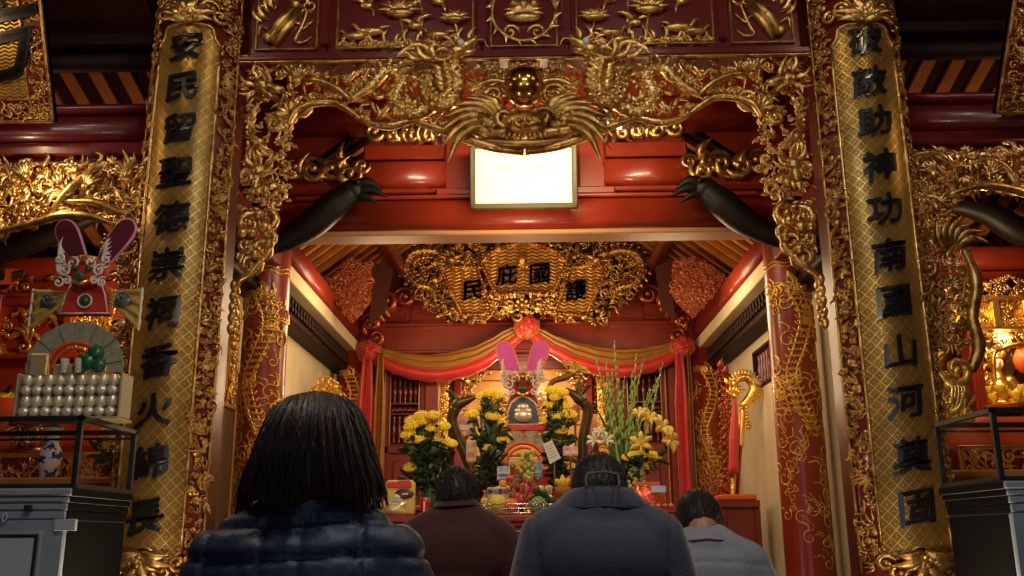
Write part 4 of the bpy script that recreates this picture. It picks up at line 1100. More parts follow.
    b = MB(); b.box((xg, 6.6, zl), (xb, 7.0, zb), .008); p = put('box_tier', b, RED_DEEP, t)
    f = MB(); xs = sorted((xg, xb)); zr = .03
    for (p0, p1) in (((xs[0], zl), (xs[1], zl+zr)), ((xs[0], zb-zr), (xs[1], zb)), ((xs[0], zl), (xs[0]+zr, zb)), ((xs[1]-zr, zl), (xs[1], zb))): f.box((p0[0], 6.575, p0[1]), (p1[0], 6.61, p1[1]), .004)
    f.M = frame((0, 6.6, 0)); fill(f, [(xs[0]+.04, zl+.04), (xs[1]-.04, zl+.04), (xs[1]-.04, zb-.04), (xs[0]+.04, zb-.04)], 90, .03, .055, R, 0, 'cawfc', .7, .01); f.M = None
    put('carved_front', f, GOLD_BRIGHT, p)
    zc_ = 2.28 if sx < 0 else at(1000, 417, 7.0).z
    b = MB(); b.box((xg, 7.0, zl), (xb, 7.3 if sx < 0 else 7.08, zc_), .01); b.sheet(lambda i, j: V((xg+(xb-xg)*i, 6.985-.012*math.sin(i*40), zb+(zc_-zb)*j)), 60, 4, (0, .01, 0)); put('cloth', b, CLOTH, t)
    if sx < 0:
        z1, z2, z3 = at(20, 356, 7.35).z, at(20, 305, 7.35).z, at(20, 285, 7.35).z
        b = MB(); b.box((xa, 7.35, 2.2), (xb, 7.6, 3.18), .01)
        b.box((xa, 7.25, z1-.04), (xb, 7.5, z1), .01); b.box((xa, 7.25, z2-.02), (xb, 7.5, z2+.04), .01); b.box((xa, 7.28, 3.13), (xb, 7.5, 3.17), .01); 
        for x in (-2.5, -3.15, -3.62, -4.2, -4.8): b.box((x-.035, 7.24, z1), (x+.035, 7.4, 3.15), .008)
        put('back_tier', b, RED, t)
        b = MB(); b.M = frame((0, 7.34, 0)); fill(b, [(-4.85, z1+.02), (-2.45, z1+.02), (-2.45, z2-.04), (-4.85, z2-.04)], 130, .04, .08, R, 0, 'cafwk', .66, .03); fill(b, [(-4.85, z2+.05), (-2.45, z2+.05), (-2.45, z3+.06), (-4.85, z3+.06)], 70, .03, .05, R, 0, 'cafw', .7, .02); b.M = None
        put('carved_rows', b, GOLD_BRIGHT, t)
        s_ = thing('altar_plaque', 'orange plaque with gold lettering high on the left altar', 'plaque', at(8, 284, 7.2))
        a0, a1 = at(-14, 284, 7.2), at(19, 268, 7.2)
        b = MB(); b.box((a0.x, 7.2, a0.z), (a1.x, 7.235, a1.z), .006); pp = put('board', b, mat('orange_enamel', (.75, .14, .015), .4), s_)
        for k, ch in enumerate('福德'):
          b = MB(); write(b, ch, lambda x, y, z: V((a0.x+.10+.15*k-0+x, 7.195-z, (a0.z+a1.z)/2+y)), .1, .02, .02)
          put('lettering', b, GOLD_BRIGHT, pp)
    else:
        # gilded shrine with pierced arch
        sh = thing('gilded_shrine', 'bright gold carved shrine sheltering a seated figure in the right bay', 'shrine', (3.3, 7.2, zb))
        x0, x1 = at(968, 360, 7.2).x, at(1095, 360, 7.2).x
        z0, zt = at(1000, 418, 7.2).z, at(1000, 302, 7.2).z
        b = MB(); b.box((x0-.1, 7.09, zb-.0), (x1+.1, 7.9, z0), .02); b.box((x0-.1, 7.75, z0), (x1+.1, 7.9, zt), .01); put('plinth_and_back', b, mat('dull_gilt_board', (.5, .28, .05), .4, .6, c2=(.38, .2, .03)), sh)
        for xx in (x0, x1):
            b = MB(); b.box((xx, 7.15, z0), (xx+.09, 7.3, zt-.2), .01); b.box((xx+.025, 7.13, z0+.06), (xx+.065, 7.16, zt-.4), .006); put('red_post', b, RED, sh)
        b = MB(); b.box((x0-.12, 7.12, zt), (x1+.12, 7.5, zt+.035), .008); b.box((x0-.12, 7.14, zt-.23), (x1+.12, 7.3, zt-.2), .006); b.box((x0-.08, 7.2, zt-.22), (x1+.08, 7.3, zt), .006)
        for k in range(5):
            xx = x0+(x1-x0)*k/4; b.box((xx-.03, 7.14, zt-.22), (xx+.03, 7.2, zt), .006)
        b.M = frame((0, 7.19, 0)); fill(b, [(x0, zt-.19), (x1, zt-.19), (x1, zt-.02), (x0, zt-.02)], 60, .03, .06, R, 0, 'aflc', .66, .01); b.M = None
        put('header', b, GOLD_BRIGHT, sh)
        b = MB(); b.M = frame((0, 7.2, 0)); w2 = (x1-x0)
        fill(b, [(x0+.06, zt-.24), (x1-.06, zt-.24), (x1-.06, zt-.52), (x1-.16, zt-.52), (x1-.2, zt-.36), (x0+.2, zt-.36), (x0+.16, zt-.6), (x0+.06, zt-.6)], 70, .03, .05, R, 0, 'cwcf', .66, .02)
        b.tube(cr([(x0+.17, zt-.62, .02), (x0+.19, zt-.42, .02), (x0+.26, zt-.37, .02), (x0+w2/2, zt-.33, .02), (x1-.26, zt-.37, .02), (x1-.19, zt-.42, .02), (x1-.17, zt-.62, .02)], 6), .018, 8)
        b.M = None; put('pierced_arch', b, GOLD_BRIGHT, sh)
        b = MB(); b.M = frame((0, 7.15, 0)); fill(b, [(x0-.1, zt+.04), (x1+.1, zt+.04), (x1+.1, zt+.16), (x0-.1, zt+.16)], 60, .04, .07, R, 0, 'cafk', .66, .02); b.M = None; put('cresting', b, GOLD, sh)
        b = MB(); b.box((2.42, 7.35, zb), (x0-.15, 7.6, 3.0), .01); put('side_board', b, RED_DEEP, t)
# seated gilt figure in the right shrine
def blob(name, parts, m, voxel, smooth=6, parent=None, post=None, **kw):
    """fuse tapered limbs and ellipsoids into one continuous surface"""
    b = MB(); b_parts = parts(b)
    a = np.array(b.v)
    me = bpy.data.meshes.new('fuse'); me.from_pydata(b.v, [], b.f)
    o = bpy.data.objects.new('fuse', me); COL.objects.link(o)
    r = o.modifiers.new('r', 'REMESH'); r.mode = 'VOXEL'; r.voxel_size = voxel
    s = o.modifiers.new('s', 'SMOOTH'); s.iterations = smooth; s.factor = .5
    bpy.context.view_layer.update()
    ev = o.evaluated_get(bpy.context.evaluated_depsgraph_get()); m2 = ev.to_mesh()
    co = np.empty(len(m2.vertices)*3); m2.vertices.foreach_get('co', co); co = co.reshape(-1, 3)
    nr = np.empty(len(m2.vertices)*3); m2.vertices.foreach_get('normal', nr); nr = nr.reshape(-1, 3)
    fs = [tuple(p.vertices) for p in m2.polygons]
    ev.to_mesh_clear(); bpy.data.objects.remove(o); bpy.data.meshes.remove(me)
    if post is not None: co = post(co, nr)
    out = MB(); out.add([tuple(p) for p in co], fs, True)
    return put(name, out, m, parent, **kw)
def limb(b, pts, rs, n=12):
    P = cr(pts, 5); R_ = [float(np.interp(i/(len(P)-1), np.linspace(0, 1, len(rs)), rs)) for i in range(len(P))]
    b.tube(P, R_, n); b.ell(P[0], R_[0], nu=n, nv=8); b.ell(P[-1], R_[-1], nu=n, nv=8)
c = at(1003, 414, 7.45)
fig = thing('gilt_statue', 'seated gilt deity statue with a pale face inside the right shrine', 'statue', c)
def body(b):
    o = c; P = lambda x, y, z: o+V((x, y, z))
    b.ell(P(0, 0, .06), (.2, .15, .07), nu=16, nv=10)
    limb(b, [P(0, .02, .08), P(0, .02, .2), P(0, .01, .27)], [.11, .10, .06]); b.ell(P(0, 0, .40), (.055, .06, .072), nu=14, nv=10); limb(b, [P(0, .01, .28), P(0, 0, .34)], [.04, .035])
    for s_ in (-1, 1):
        limb(b, [P(s_*.1, .02, .26), P(s_*.15, 0, .16), P(s_*.05, -.1, .13)], [.05, .045, .03]); limb(b, [P(s_*.06, -.02, .07), P(s_*.19, -.06, .06), P(s_*.03, -.13, .05)], [.07, .06, .045])
        b.ell(P(s_*.057, .01, .395), (.012, .02, .03))
    b.ell(P(0, -.06, .395), (.012, .014, .02)); b.ell(P(0, -.055, .365), (.02, .01, .007))
blob('body', body, GOLD_BRIGHT, .008, 3, fig)
b = MB(); o = c
b.lathe([(.064, .425), (.07, .44), (.066, .46), (.05, .49), (.02, .53), (.0, .55)], o, 16)
for i in range(12): a = 2*PI*i/12; b.ell(o+V((.066*math.cos(a), .066*math.sin(a), .475)), (.014, .014, .028))
put('crown', b, GOLD_BRIGHT, fig)
b = MB(); b.ell(o+V((0, -.018, .395)), (.046, .048, .056), nu=14, nv=10); put('face', b, mat('pale_face', (.8, .62, .42), .35), fig, label='pale face')  # pale ellipsoid set over the gilt head
b = MB(); 
for i in range(16): a = PI*i/15; flame_p = o+V((.2*math.cos(a), .1, .40+.2*math.sin(a))); b.ell(flame_p, (.03, .02, .045))
b.lathe([(.0, 0), (.18, 0), (.2, .01), (.18, .02), (0, .02)], o+V((0, .1, .40)), 28, Matrix.Rotation(PI/2, 3, 'X')); put('halo', b, GOLD, fig)
t = thing('offering_fruit_heap', 'heap of yellow lotus buds before the gilt statue', 'flowers', at(1008, 414, 7.2)); o = at(1008, 414, 7.2); R = random.Random(3)
YEL = mat('yellow_petal', (.86, .60, .04), .5, 0, c2=(.75, .45, .02), ns=20)
for k in range(16):
    b = MB(); p = o+V((R.uniform(-.2, .2), R.uniform(-.1, .04), .04+R.uniform(0, .12)))
    for i in range(6):
        RR = Matrix.Rotation(i*PI/3, 3, 'Z') @ Matrix.Rotation(.5, 3, 'Y'); b.ell(p+RR @ V((0, 0, .03)), (.022, .03, .045), RR, 7, 5)
    put('bud', b, YEL, t)
b = MB(); b.lathe([(.12, 0), (.16, .01), (.22, .05), (.225, .055), (.2, .05), (.02, .02)], o, 20); put('bowl', b, GOLD_BRIGHT, t)
q = at(1000, 337, 7.25); t = thing('shrine_lamp', 'small glowing lamp tube under the pierced arch of the right shrine', 'lamp', q)
b = MB(); b.tube([q+V((-.07, 0, 0)), q+V((.07, 0, 0))], .022, 12); put('tube', b, LAMPGLOW, t)
b = MB(); b.box(q+V((-.09, .0, .02)), q+V((.09, .05, .05)), .006); b.tube([q+V((-.09, 0, 0)), q+V((-.07, 0, 0))], .025, 10); b.tube([q+V((.07, 0, 0)), q+V((.09, 0, 0))], .025, 10); put('housing', b, GOLD, t)
SHRINE_LAMP = q
t = thing('red_lantern', 'round orange-red lantern beside the gilt statue at the right edge', 'lantern', at(1030, 372, 7.3)); o = at(1027, 360, 7.3)
b = MB(); n = 16
b.lathe([(.03, -.1), (.065, -.085), (.09, -.045), (.098, 0), (.09, .045), (.065, .085), (.03, .1)], o, 24); put('shade', b, mat('lantern_paper', (.7, .12, .02), .5), t)
b = MB(); b.lathe([(.034, .095), (.034, .115), (.01, .12)], o, 14); b.lathe([(.01, -.12), (.034, -.115), (.034, -.095)], o, 14); b.tube([o+V((0, 0, .12)), o+V((0, 0, .3))], .004, 5); b.tube([o+V((0, 0, -.12)), o+V((0, 0, -.24))], [.02, .03], 8); put('cap_and_tassel', b, GOLD, t)
# ------------------------------------------------------------------ grey cabinets with glass cases in the foreground
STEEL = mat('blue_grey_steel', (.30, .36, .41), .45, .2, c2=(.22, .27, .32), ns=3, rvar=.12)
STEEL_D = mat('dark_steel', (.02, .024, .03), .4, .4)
PANEL = mat('grey_glass_panel', (.44, .52, .53), .25, 0, c2=(.36, .44, .45), ns=1.5)
t_ = NT('clear_glass'); t_.b.inputs['Base Color'].default_value = (1, 1, 1, 1)
_g = t_.node('ShaderNodeBsdfGlossy'); _g.inputs['Roughness'].default_value = .05
_tr = t_.node('ShaderNodeBsdfTransparent'); _tr.inputs[0].default_value = (.94, .96, .96, 1)
_mx = t_.node('ShaderNodeMixShader'); _fr = t_.node('ShaderNodeLayerWeight'); _fr.inputs[0].default_value = .12
t_.l.new(t_.math('MULTIPLY_ADD', t_.math('POWER', _fr.outputs['Facing'], 3.0), .25, .02), _mx.inputs[0]); t_.l.new(_tr.outputs[0], _mx.inputs[1]); t_.l.new(_g.outputs[0], _mx.inputs[2]); t_.l.new(_mx.outputs[0], t_.n['Material Output'].inputs[0])
GLASS = t_.m
for sx, w_ in ((-1, 'left'), (1, 'right')):
    xi = sx*1.80 if sx < 0 else 1.845; xo = sx*2.95; Yn, Yf = 3.8, 4.4; zt = 1.45
    t = thing('steel_cabinet', f'tall blue-grey metal cabinet in the {w_} foreground', 'cabinet', ((xi+xo)/2, 4.1, FLOOR))
    b = MB(); xe = xi+sx*.03
    b.box((xe, Yn+.03, FLOOR), (xo, Yf, zt-.12), .006)
    put('body', b, STEEL, t)
    b = MB(); dk = MB()
    for k, (e, z0, z1) in enumerate(((.0, zt-.03, zt), (.012, zt-.055, zt-.03), (.02, zt-.085, zt-.055), (.026, zt-.12, zt-.085))): b.box((xi+sx*(e+.004), Yn+e, z0), (xo, Yf, z1), .006); dk.box((xi+sx*e, Yn+e+.006, z0+.001), (xi+sx*(e+.02), Yf, z1-.001), .002)
    put('cornice', b, STEEL, t)
    b = dk; b.box((xe-sx*.004, Yn+.05, FLOOR+.02), (xe+sx*.01, Yf-.01, zt-.125), .002); put('dark_side', b, mat('black_side', (.004, .004, .0045), .8, spec=.06), t, label='black side')  # inner side coloured black, cornice included
    dx = xi+sx*.11
    b = MB(); b.box((dx, Yn+.016, .1), (xo-.0, Yn+.034, 1.285), .004); d = put('door', b, STEEL, t)
    b = MB(); b.box((dx+sx*.02, Yn+.008, .16), (xo, Yn+.02, 1.262), .002); put('door_panel', b, PANEL, d)
    b = MB(); b.box((dx+sx*.012, Yn+.004, .15), (dx+sx*.024, Yn+.02, 1.27), .002); b.box((dx+sx*.012, Yn+.004, 1.262), (xo, Yn+.02, 1.274), .002); put('door_bead', b, STEEL_D, d)
    b = MB(); s0 = at(53, 519, Yn) if sx < 0 else at(1040, 500, Yn); b.box((s0.x, Yn+.012, s0.z-.045), (s0.x+.085, Yn+.03, s0.z), .002)
    if sx < 0: put('paper_label', b, mat('grey_paper', (.36, .42, .46), .6), t)
    b = MB(); h = at(27, 507, Yn) if sx < 0 else at(1060, 500, Yn); b.box((h.x-.012, Yn-.004, h.z-.012), (h.x+.012, Yn+.03, h.z+.008), .003); put('catch', b, STEEL_D, t)
    if sx < 0:
        b = MB(); write(b, '0', lambda x, y, z: V((at(3, 517, Yn).x+x, Yn+.012-z, at(3, 517, Yn).z+y)), .05, .0, .03, 0); put('number', b, mat('pale_paint', (.5, .55, .58), .5), t)
    # glass case on top
    g = thing('glass_case', f'black-framed glass case on top of the {w_} metal cabinet', 'display case', ((xi+xo)/2, 4.1, zt))
    zg = 1.742; r = .011; ya, yb = Yn+.05, Yf-.01; x0 = xi+sx*.02; x1 = xo
    b = MB()
    for y in (ya, yb):
        for x in (x0, x1): b.box((x-r, y-r, zt), (x+r, y+r, zg), .002)
        b.box((x0-r, y-r, zg-2*r), (x1+r, y+r, zg), .002) if sx > 0 else b.box((x1-r, y-r, zg-2*r), (x0+r, y+r, zg), .002)
        b.box((min(x0, x1), y-r, zt), (max(x0, x1), y+r, zt+.02), .002)
        b.box((min(x0, x1), y-r*.6, zg-.045), (max(x0, x1), y+r*.6, zg-.035), .002) if y == yb else None
    for x in (x0, x1): b.box((x-r, ya, zg-2*r), (x+r, yb, zg), .002); b.box((x-r, ya, zt), (x+r, yb, zt+.02), .002)
    put('frame', b, STEEL_D, g)
    b = MB(); b.box((min(x0, x1)+r, ya-.002, zt+.02), (max(x0, x1)-r, ya+.002, zg-2*r), .0005); put('front_pane', b, GLASS, g)
    b = MB(); b.box((x0-.002, ya+r, zt+.02), (x0+.002, yb-r, zg-2*r), .0005); put('side_pane', b, GLASS, g)
    b = MB(); b.box((min(x0, x1)+r, ya+r, zg-.008), (max(x0, x1)-r, yb-r, zg-.004), .0005); put('top_pane', b, GLASS, g)
# blue and white vase on the left altar ledge
c = at(48, 478, 6.2); c.z = zl
t = thing('porcelain_vase', 'blue and white porcelain vase on the left altar ledge', 'vase', c)
tt = NT('blue_white_porcelain'); r = tt.ramp(tt.noise(16, 2), [(.46, (.75, .75, .7)), (.54, (.03, .06, .32))], 'CONSTANT'); tt.l.new(r, tt.b.inputs['Base Color']); tt.b.inputs['Roughness'].default_value = .15
b = MB(); b.lathe([(.0, 0), (.05, 0), (.052, .01), (.055, .04), (.068, .11), (.072, .15), (.064, .19), (.045, .22), (.036, .25)], c, 24); put('body', b, tt.m, t)
b = MB(); b.lathe([(.04, .25), (.042, .29), (.06, .325), (.065, .33), (.05, .325), (.034, .28)], c, 24); put('neck', b, mat('white_porcelain', (.7, .68, .58), .2), t)
b = MB(); 
for a in np.linspace(0, 6, 7): b.tube(cr([c+V((0, 0, .3)), c+V((.03*math.cos(a), .03*math.sin(a), .38)), c+V((.09*math.cos(a), .09*math.sin(a), .42))], 4), [.004, .01, .001], 6, flat=.3)
put('sprigs', b, mat('leaf_green', (.05, .12, .025), .5, 0, c2=(.03, .07, .015), ns=14), t)
# ------------------------------------------------------------------ altar tables
TT = 1.40; T2 = 1.52
def table(name, label, x0, x1, y0, y1, zt):
    t = thing(name, label, 'altar table', ((x0+x1)/2, (y0+y1)/2, FLOOR))
    b = MB(); b.box((x0-.04, y0-.04, zt-.05), (x1+.04, y1+.04, zt), .012); b.box((x0-.02, y0-.02, zt-.08), (x1+.02, y1+.02, zt-.05), .01); put('top', b, RED, t)
    b = MB(); b.box((x0, y0, zt-.42), (x1, y0+.05, zt-.08), .01); b.box((x0, y1-.05, zt-.42), (x1, y1, zt-.08), .01); b.box((x0, y0, zt-.42), (x0+.05, y1, zt-.08), .01); b.box((x1-.05, y0, zt-.42), (x1, y1, zt-.08), .01); a = put('apron', b, RED_DEEP, t)
    b = MB(); b.M = frame((0, y0, 0)); n = 5
    for k in range(n):
        u0 = x0+.08+(x1-x0-.16)*k/n; u1 = x0+.08+(x1-x0-.16)*(k+1)/n-.04
        fill(b, [(u0, zt-.36), (u1, zt-.36), (u1, zt-.12), (u0, zt-.12)], 26, .03, .06, random.Random(k), 0, 'acfwl', .7, .008)
        b.tube([(u0-.01, zt-.37, .005), (u1+.01, zt-.37, .005), (u1+.01, zt-.11, .005), (u0-.01, zt-.11, .005), (u0-.01, zt-.37, .005)], .008, 5)
    b.M = None; put('carved_front', b, GOLD, a)
    for x in (x0+.06, x1-.06):
        for y in (y0+.06, y1-.06):
            b = MB(); b.tube(cr([(x, y, zt-.4), (x+(.03 if x > (x0+x1)/2 else -.03), y, zt-.75), (x, y, .25), (x+(.06 if x > (x0+x1)/2 else -.06), y, FLOOR+.03)], 6), [.075, .07, .05, .06], 10); put('leg', b, RED, t)
    return t
table('altar_table', 'red lacquered altar table carrying the nearest offerings', -1.2, 1.3, 6.75, 8.25, TT)
table('altar_table', 'higher red altar table under the rabbit-eared tower', -1.0, 1.0, 8.42, 9.5, T2)
# ------------------------------------------------------------------ rabbit-eared offering towers
def mats_tower(bright):
    k = 'bright' if bright else 'dim'
    return dict(
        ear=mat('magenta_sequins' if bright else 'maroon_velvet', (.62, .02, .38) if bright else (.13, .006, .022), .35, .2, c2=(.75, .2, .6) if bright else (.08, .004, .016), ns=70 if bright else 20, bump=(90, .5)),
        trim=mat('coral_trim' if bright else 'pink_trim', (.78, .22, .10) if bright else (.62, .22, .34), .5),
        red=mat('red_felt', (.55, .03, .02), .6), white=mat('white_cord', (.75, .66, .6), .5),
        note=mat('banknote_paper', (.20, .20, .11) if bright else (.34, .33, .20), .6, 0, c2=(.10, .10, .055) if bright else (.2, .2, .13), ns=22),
        band=mat('orange_red_band', (.6, .10, .03), .4), green=mat('green_foil', (.03, .13, .06), .3, .3),
        silver=mat('silver_can', (.78, .70, .55), .3, .55), label=mat('gold_can_label', (.85, .68, .28), .35, .35, c2=(.75, .72, .6), ns=30),
        cellophane=mat('cellophane_white', (.62, .6, .52), .15, 0, trans=.3), leaf=mat('yellow_fan_paper', (.6, .42, .08), .5, 0, c2=(.35, .2, .05), ns=14))
def build_tower(o, label, bright, sc_=1.0):
    M_ = mats_tower(bright); u = .0072
    o = V(o); t = thing('offering_tower', label, 'offering tower', o)
    P = lambda x, y, d=0.0: o+V((x*u, -d, y*u))     # x right, y up from the base (pixels of the left tower)
    b = MB(); b.box(P(-52, 0, .16), P(52, 3, -.1), .01); b.box(P(-50, 3, -.0), P(50, 46, -.05), .01)
    for x in (-52, 50): b.box(P(x, 3, .14), P(x+2.5, 46, -.05), .006)
    put('base_board', b, mat('red_card', (.42, .03, .015), .5) if bright else mat('tan_card', (.34, .27, .15), .5), t)
    # red felt body and horned mask
    b = MB(); q = [(-26, 108), (26, 108), (22, 128), (16, 142), (-16, 142), (-22, 128)]
    b.prism([P(x, y, .02) for x, y in q], (0, .06, 0)); b.ell(P(0, 152, .03), (20*u, 12*u, 17*u), nu=18, nv=12); put('mask', b, M_['red'], t)
    b = MB(); b.M = frame(P(0, 0, .03), (u, 0, 0), (0, 0, u), (0, -u, 0))
    for sg in (-1, 1):
        for (x, y, r) in ((10, 158, 6), (18, 150, 6), (22, 138, 5), (14, 140, 4), (24, 162, 5)): curl(b, sg*x, y, r, 1 if sg > 0 else 2, 1.2, sg, 1.2, 14)
        for k in range(7): flame(b, sg*(16+k), 146+4*k, PI/2-sg*(.9-.12*k), 16, 1.6, .5, 10)
        b.tube([(sg*24, 110, 1), (sg*20, 128, 1), (sg*14, 143, 2)], .9, 5); b.tube([(sg*26, 109, 1), (0, 109, 1)], .9, 5)
    b.tube([(7*math.cos(a), 122+7*math.sin(a), 1) for a in np.linspace(0, 2*PI, 20)], 1.1, 5)
    b.M = None; put('white_cord_outline', b, M_['white'], t)
    for nm, c_, r_ in (('eye', (-7, 153, 15), (3.2, 3.2, 3.2)), ('eye', (7, 153, 15), (3.2, 3.2, 3.2)), ('boss', (0, 122, 1), (5, 5, 3)), ('nose', (0, 144, 18), (6, 4, 3))):
        b = MB(); b.M = frame(P(0, 0, .03), (u, 0, 0), (0, 0, u), (0, -u, 0)); b.ell(c_, r_); b.M = None; put(nm, b, M_['green'], t)
    b = MB(); b.M = frame(P(0, 0, .03), (u, 0, 0), (0, 0, u), (0, -u, 0))
    b.tube([(-8, 140, 14), (0, 136, 16), (8, 140, 14)], 2, 8); b.M = None; put('gold_mouth', b, GOLD_BRIGHT, t)
    b = MB(); b.M = frame(P(0, 0, .03), (u, 0, 0), (0, 0, u), (0, -u, 0))
    b.tube([(-12, 163, 10), (0, 160, 13), (12, 163, 10)], 2.4, 8)
    for k in range(9): b.ell((-8+2*k, 164+1.5*math.sin(k*PI/8), 13), 1.6, nu=6, nv=4)
    b.M = None; put('gold_brow', b, GOLD_BRIGHT, t)
    # ears
    for sg in (-1, 1):
        base = (sg*9, 160); tip = (sg*(36 if not bright else 27), 208)
        ax = V((tip[0]-base[0], tip[1]-base[1], 0)); L = ax.length; ax.normalize(); nr = V((-ax.y, ax.x, 0))
        prof = [(0, 5), (.2, 7.2), (.5, 9.5), (.75, 10.5), (.92, 8.5), (1.0, 4), (1.02, 0)]
        out = [(base[0]+ax.x*L*s+nr.x*w, base[1]+ax.y*L*s+nr.y*w) for s, w in prof] + [(base[0]+ax.x*L*s-nr.x*w, base[1]+ax.y*L*s-nr.y*w) for s, w in reversed(prof[:-1])]
        pts3 = cr([P(x, y, .0) for x, y in out], 3)
        b = MB(); b.prism(pts3, (0, .035, 0)); e = put('ear', b, M_['ear'], t)
        b = MB(); b.tube([p+V((0, .015, 0)) for p in pts3], 2.0*u, 7); put('ear_trim', b, M_['trim'], e)
    # side fans
    for sg in (-1, 1):
        b = MB(); b.sheet(lambda i, j: P(sg*(22+34*j), 128+(i-.5)*44*(.25+.75*j)-14*j, .0+.02*math.sin(i*22)*j), 28, 6, (0, .012, 0)); f = put('side_fan', b, M_['leaf'], t)
        b = MB(); b.tube([P(sg*56, 114+(i/14-.5)*44+1.5*(i % 2), .01) for i in range(15)], 1.3*u, 5); put('fan_fringe', b, M_['white'], f)
        b = MB(); b.M = frame(P(sg*38, 122, .01), (u, 0, 0), (0, 0, u), (0, -u, 0)); b.ell((0, 0, 2), (9, 6, 2)); curl(b, 0, 3, 6, 0, 1.2, sg, 1.4, 3); b.M = None; put('fan_emblem', b, mat('slate_foil', (.12, .14, .15), .35, .3), f)
    # banknote fan, band, knot
    n = 13
    b = MB()
    for k in range(n):
        a0 = PI*(k)/n-.05; a1 = PI*(k+1)/n+.05; cxx, cyy = 0, 50
        f = lambda a, r: P(cxx+r*math.cos(a), cyy+r*math.sin(a), .08+.012*(k % 2))
        b.prism([f(a0, 26), f((a0+a1)/2, 26), f(a1, 26), f(a1, 48), f((a0+a1)/2, 50), f(a0, 48)], (0, .008, 0))
    put('banknote_fan', b, M_['note'], t)
    b = MB(); b.tube([P(27*math.cos(a), 50+27*math.sin(a), .10) for a in np.linspace(-.1, PI+.1, 28)], 2.6*u, 8); b.tube([P(21*math.cos(a), 50+21*math.sin(a), .10) for a in np.linspace(0, PI, 28)], 1.8*u, 8); put('red_band', b, M_['band'], t)
    if not bright:
        b = MB(); 
        for (x, y, r) in ((14, 58, 10), (22, 66, 9), (8, 52, 8), (26, 54, 8)):
            b.ell(P(x, y, .12), (r*u, r*u*.6, r*u), Matrix.Rotation(x, 3, 'Y'), 7, 4)
        put('green_knot', b, M_['green'], t)
        for x in (-6, 8): 
            b = MB(); b.lathe([(.0, 0), (.022, 0), (.03, .1), (.027, .1), (.018, .01)], P(x, 46, .14), 14); put('glass_cup', b, M_['cellophane'], t)
        b = MB(); b.box(P(-42, 44, .13), P(-24, 66, .08), .01); b.box(P(14, 46, .12), P(34, 55, .07), .01); b.box(P(-20, 46, .10), P(12, 56, .06), .008); put('gift_packet', b, mat('gold_packet', (.7, .52, .14), .3, .5, c2=(.6, .55, .4), ns=12), t)
    else:
        b = MB(); q = [P(x, y, .06) for x, y in ((-20, 100), (20, 100), (20, 116), (15, 128), (7, 134), (0, 136), (-7, 134), (-15, 128), (-20, 116))]
        b.prism(q, (0, .05, 0)); nn = put('niche', b, mat('slate_niche', (.07, .075, .085), .3, .2), t)
        b = MB(); b.tube(q+[q[0]], 1.5*u, 6); put('niche_rim', b, M_['white'], nn)
        b = MB(); b.ell(P(0, 111, .085), (12*u, .03, 8*u)); b.ell(P(0, 122, .08), (8*u, .02, 5*u))
        for s_ in (-1, 1): b.ell(P(s_*7, 117, .09), (4*u, .02, 4*u))
        put('silver_ornament', b, M_['silver'], nn)
        b = MB(); b.box(P(-34, 92, .1), P(34, 98, 0), .008); b.box(P(-30, 98, .07), P(30, 101, 0), .006); put('red_ledge', b, M_['red'], t)
        b = MB(); b.M = frame(P(0, 0, .08), (u, 0, 0), (0, 0, u), (0, -u, 0))
        fill(b, [(-34, 86), (34, 86), (34, 96), (-34, 96)], 26, 3, 5, random.Random(5), 0, 'flc'); 
        for sg in (-1, 1): fill(b, [(sg*22, 100), (sg*40, 100), (sg*34, 130), (sg*22, 136)], 16, 4, 8, random.Random(6), 0, 'flck')
        b.M = None; put('foil_scrolls', b, GOLD_BRIGHT, t)
        b = MB(); R = random.Random(4)
        for sg in (-1, 1):
            for (x, y, r) in ((10, 164, 7), (19, 166, 6), (24, 158, 6), (0, 168, 6)): b.ell(P(sg*x, y, .06), (r*u, r*u*.8, r*u*.8), nu=9, nv=6)
        put('white_fluff', b, mat('white_fluff', (.8, .68, .62), .8, bump=(60, .6)), t)
    # rows of drink cans, each can its own object: lids forward, then upright, in turn
    t.scale = (sc_, sc_, sc_)
    Q = lambda x, y, d: o+(P(x, y, d)-o)*sc_
    for row, (y, lying) in enumerate(((3.2, 1), (18.6, 0), (24, 1), (39.4, 0)) if not bright else ((3.2, 1), (18.6, 0))):
        for k in range(9):
            x = -43+k*10.6
            if row == 0 and k == 0 and not bright:
                b = MB()
                b.lathe([(.0, -.006), (.028, -.006), (.03, 0), (.033, -.002), (.036, .008), (.036, .062), (.03, .074), (0, .074)], (0, 0, 0), 16, Matrix.Rotation(-PI/2, 3, 'X'))
                b.m = 1; b.lathe([(.0362, .014), (.0368, .015), (.0368, .055), (.0362, .056)], (0, 0, 0), 16, Matrix.Rotation(-PI/2, 3, 'X'))
                b.lathe([(.012, -.0075), (.02, -.0075), (.021, -.006)], (0, 0, 0), 12, Matrix.Rotation(-PI/2, 3, 'X'))
                can = put('drink_can', b, [M_['silver'], M_['label']], None, 'silver and gold drink can in the stacked rows of the left tower', 'can', 'cans in the rows of the left tower')
                can.location = Q(x, y, .10); can.scale = (sc_,)*3; build_tower.can = can; ROOT[can.name] = V(can.location)
            else:
                lab = 'silver and gold drink can in the stacked rows of the left tower' if not bright else 'silver and gold drink can under the banknote fan of the central tower'
                c = dup(build_tower.can, Q(x, y, .10 if lying else .055), None if lying else (PI/2, 0, 0), lab, sc_); c['group'] = 'cans in the rows of the left tower' if not bright else 'cans under the central tower'
    return t
zb2 = zb
base = at(74, 420, 4.1); base.z = 1.745
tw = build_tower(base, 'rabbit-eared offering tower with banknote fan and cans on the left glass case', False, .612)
base = at(36, 424, 6.8)
st = thing('offering_stand', 'red lacquered stand behind the porcelain vase on the left altar', 'stand', (base.x, 6.8, zb))
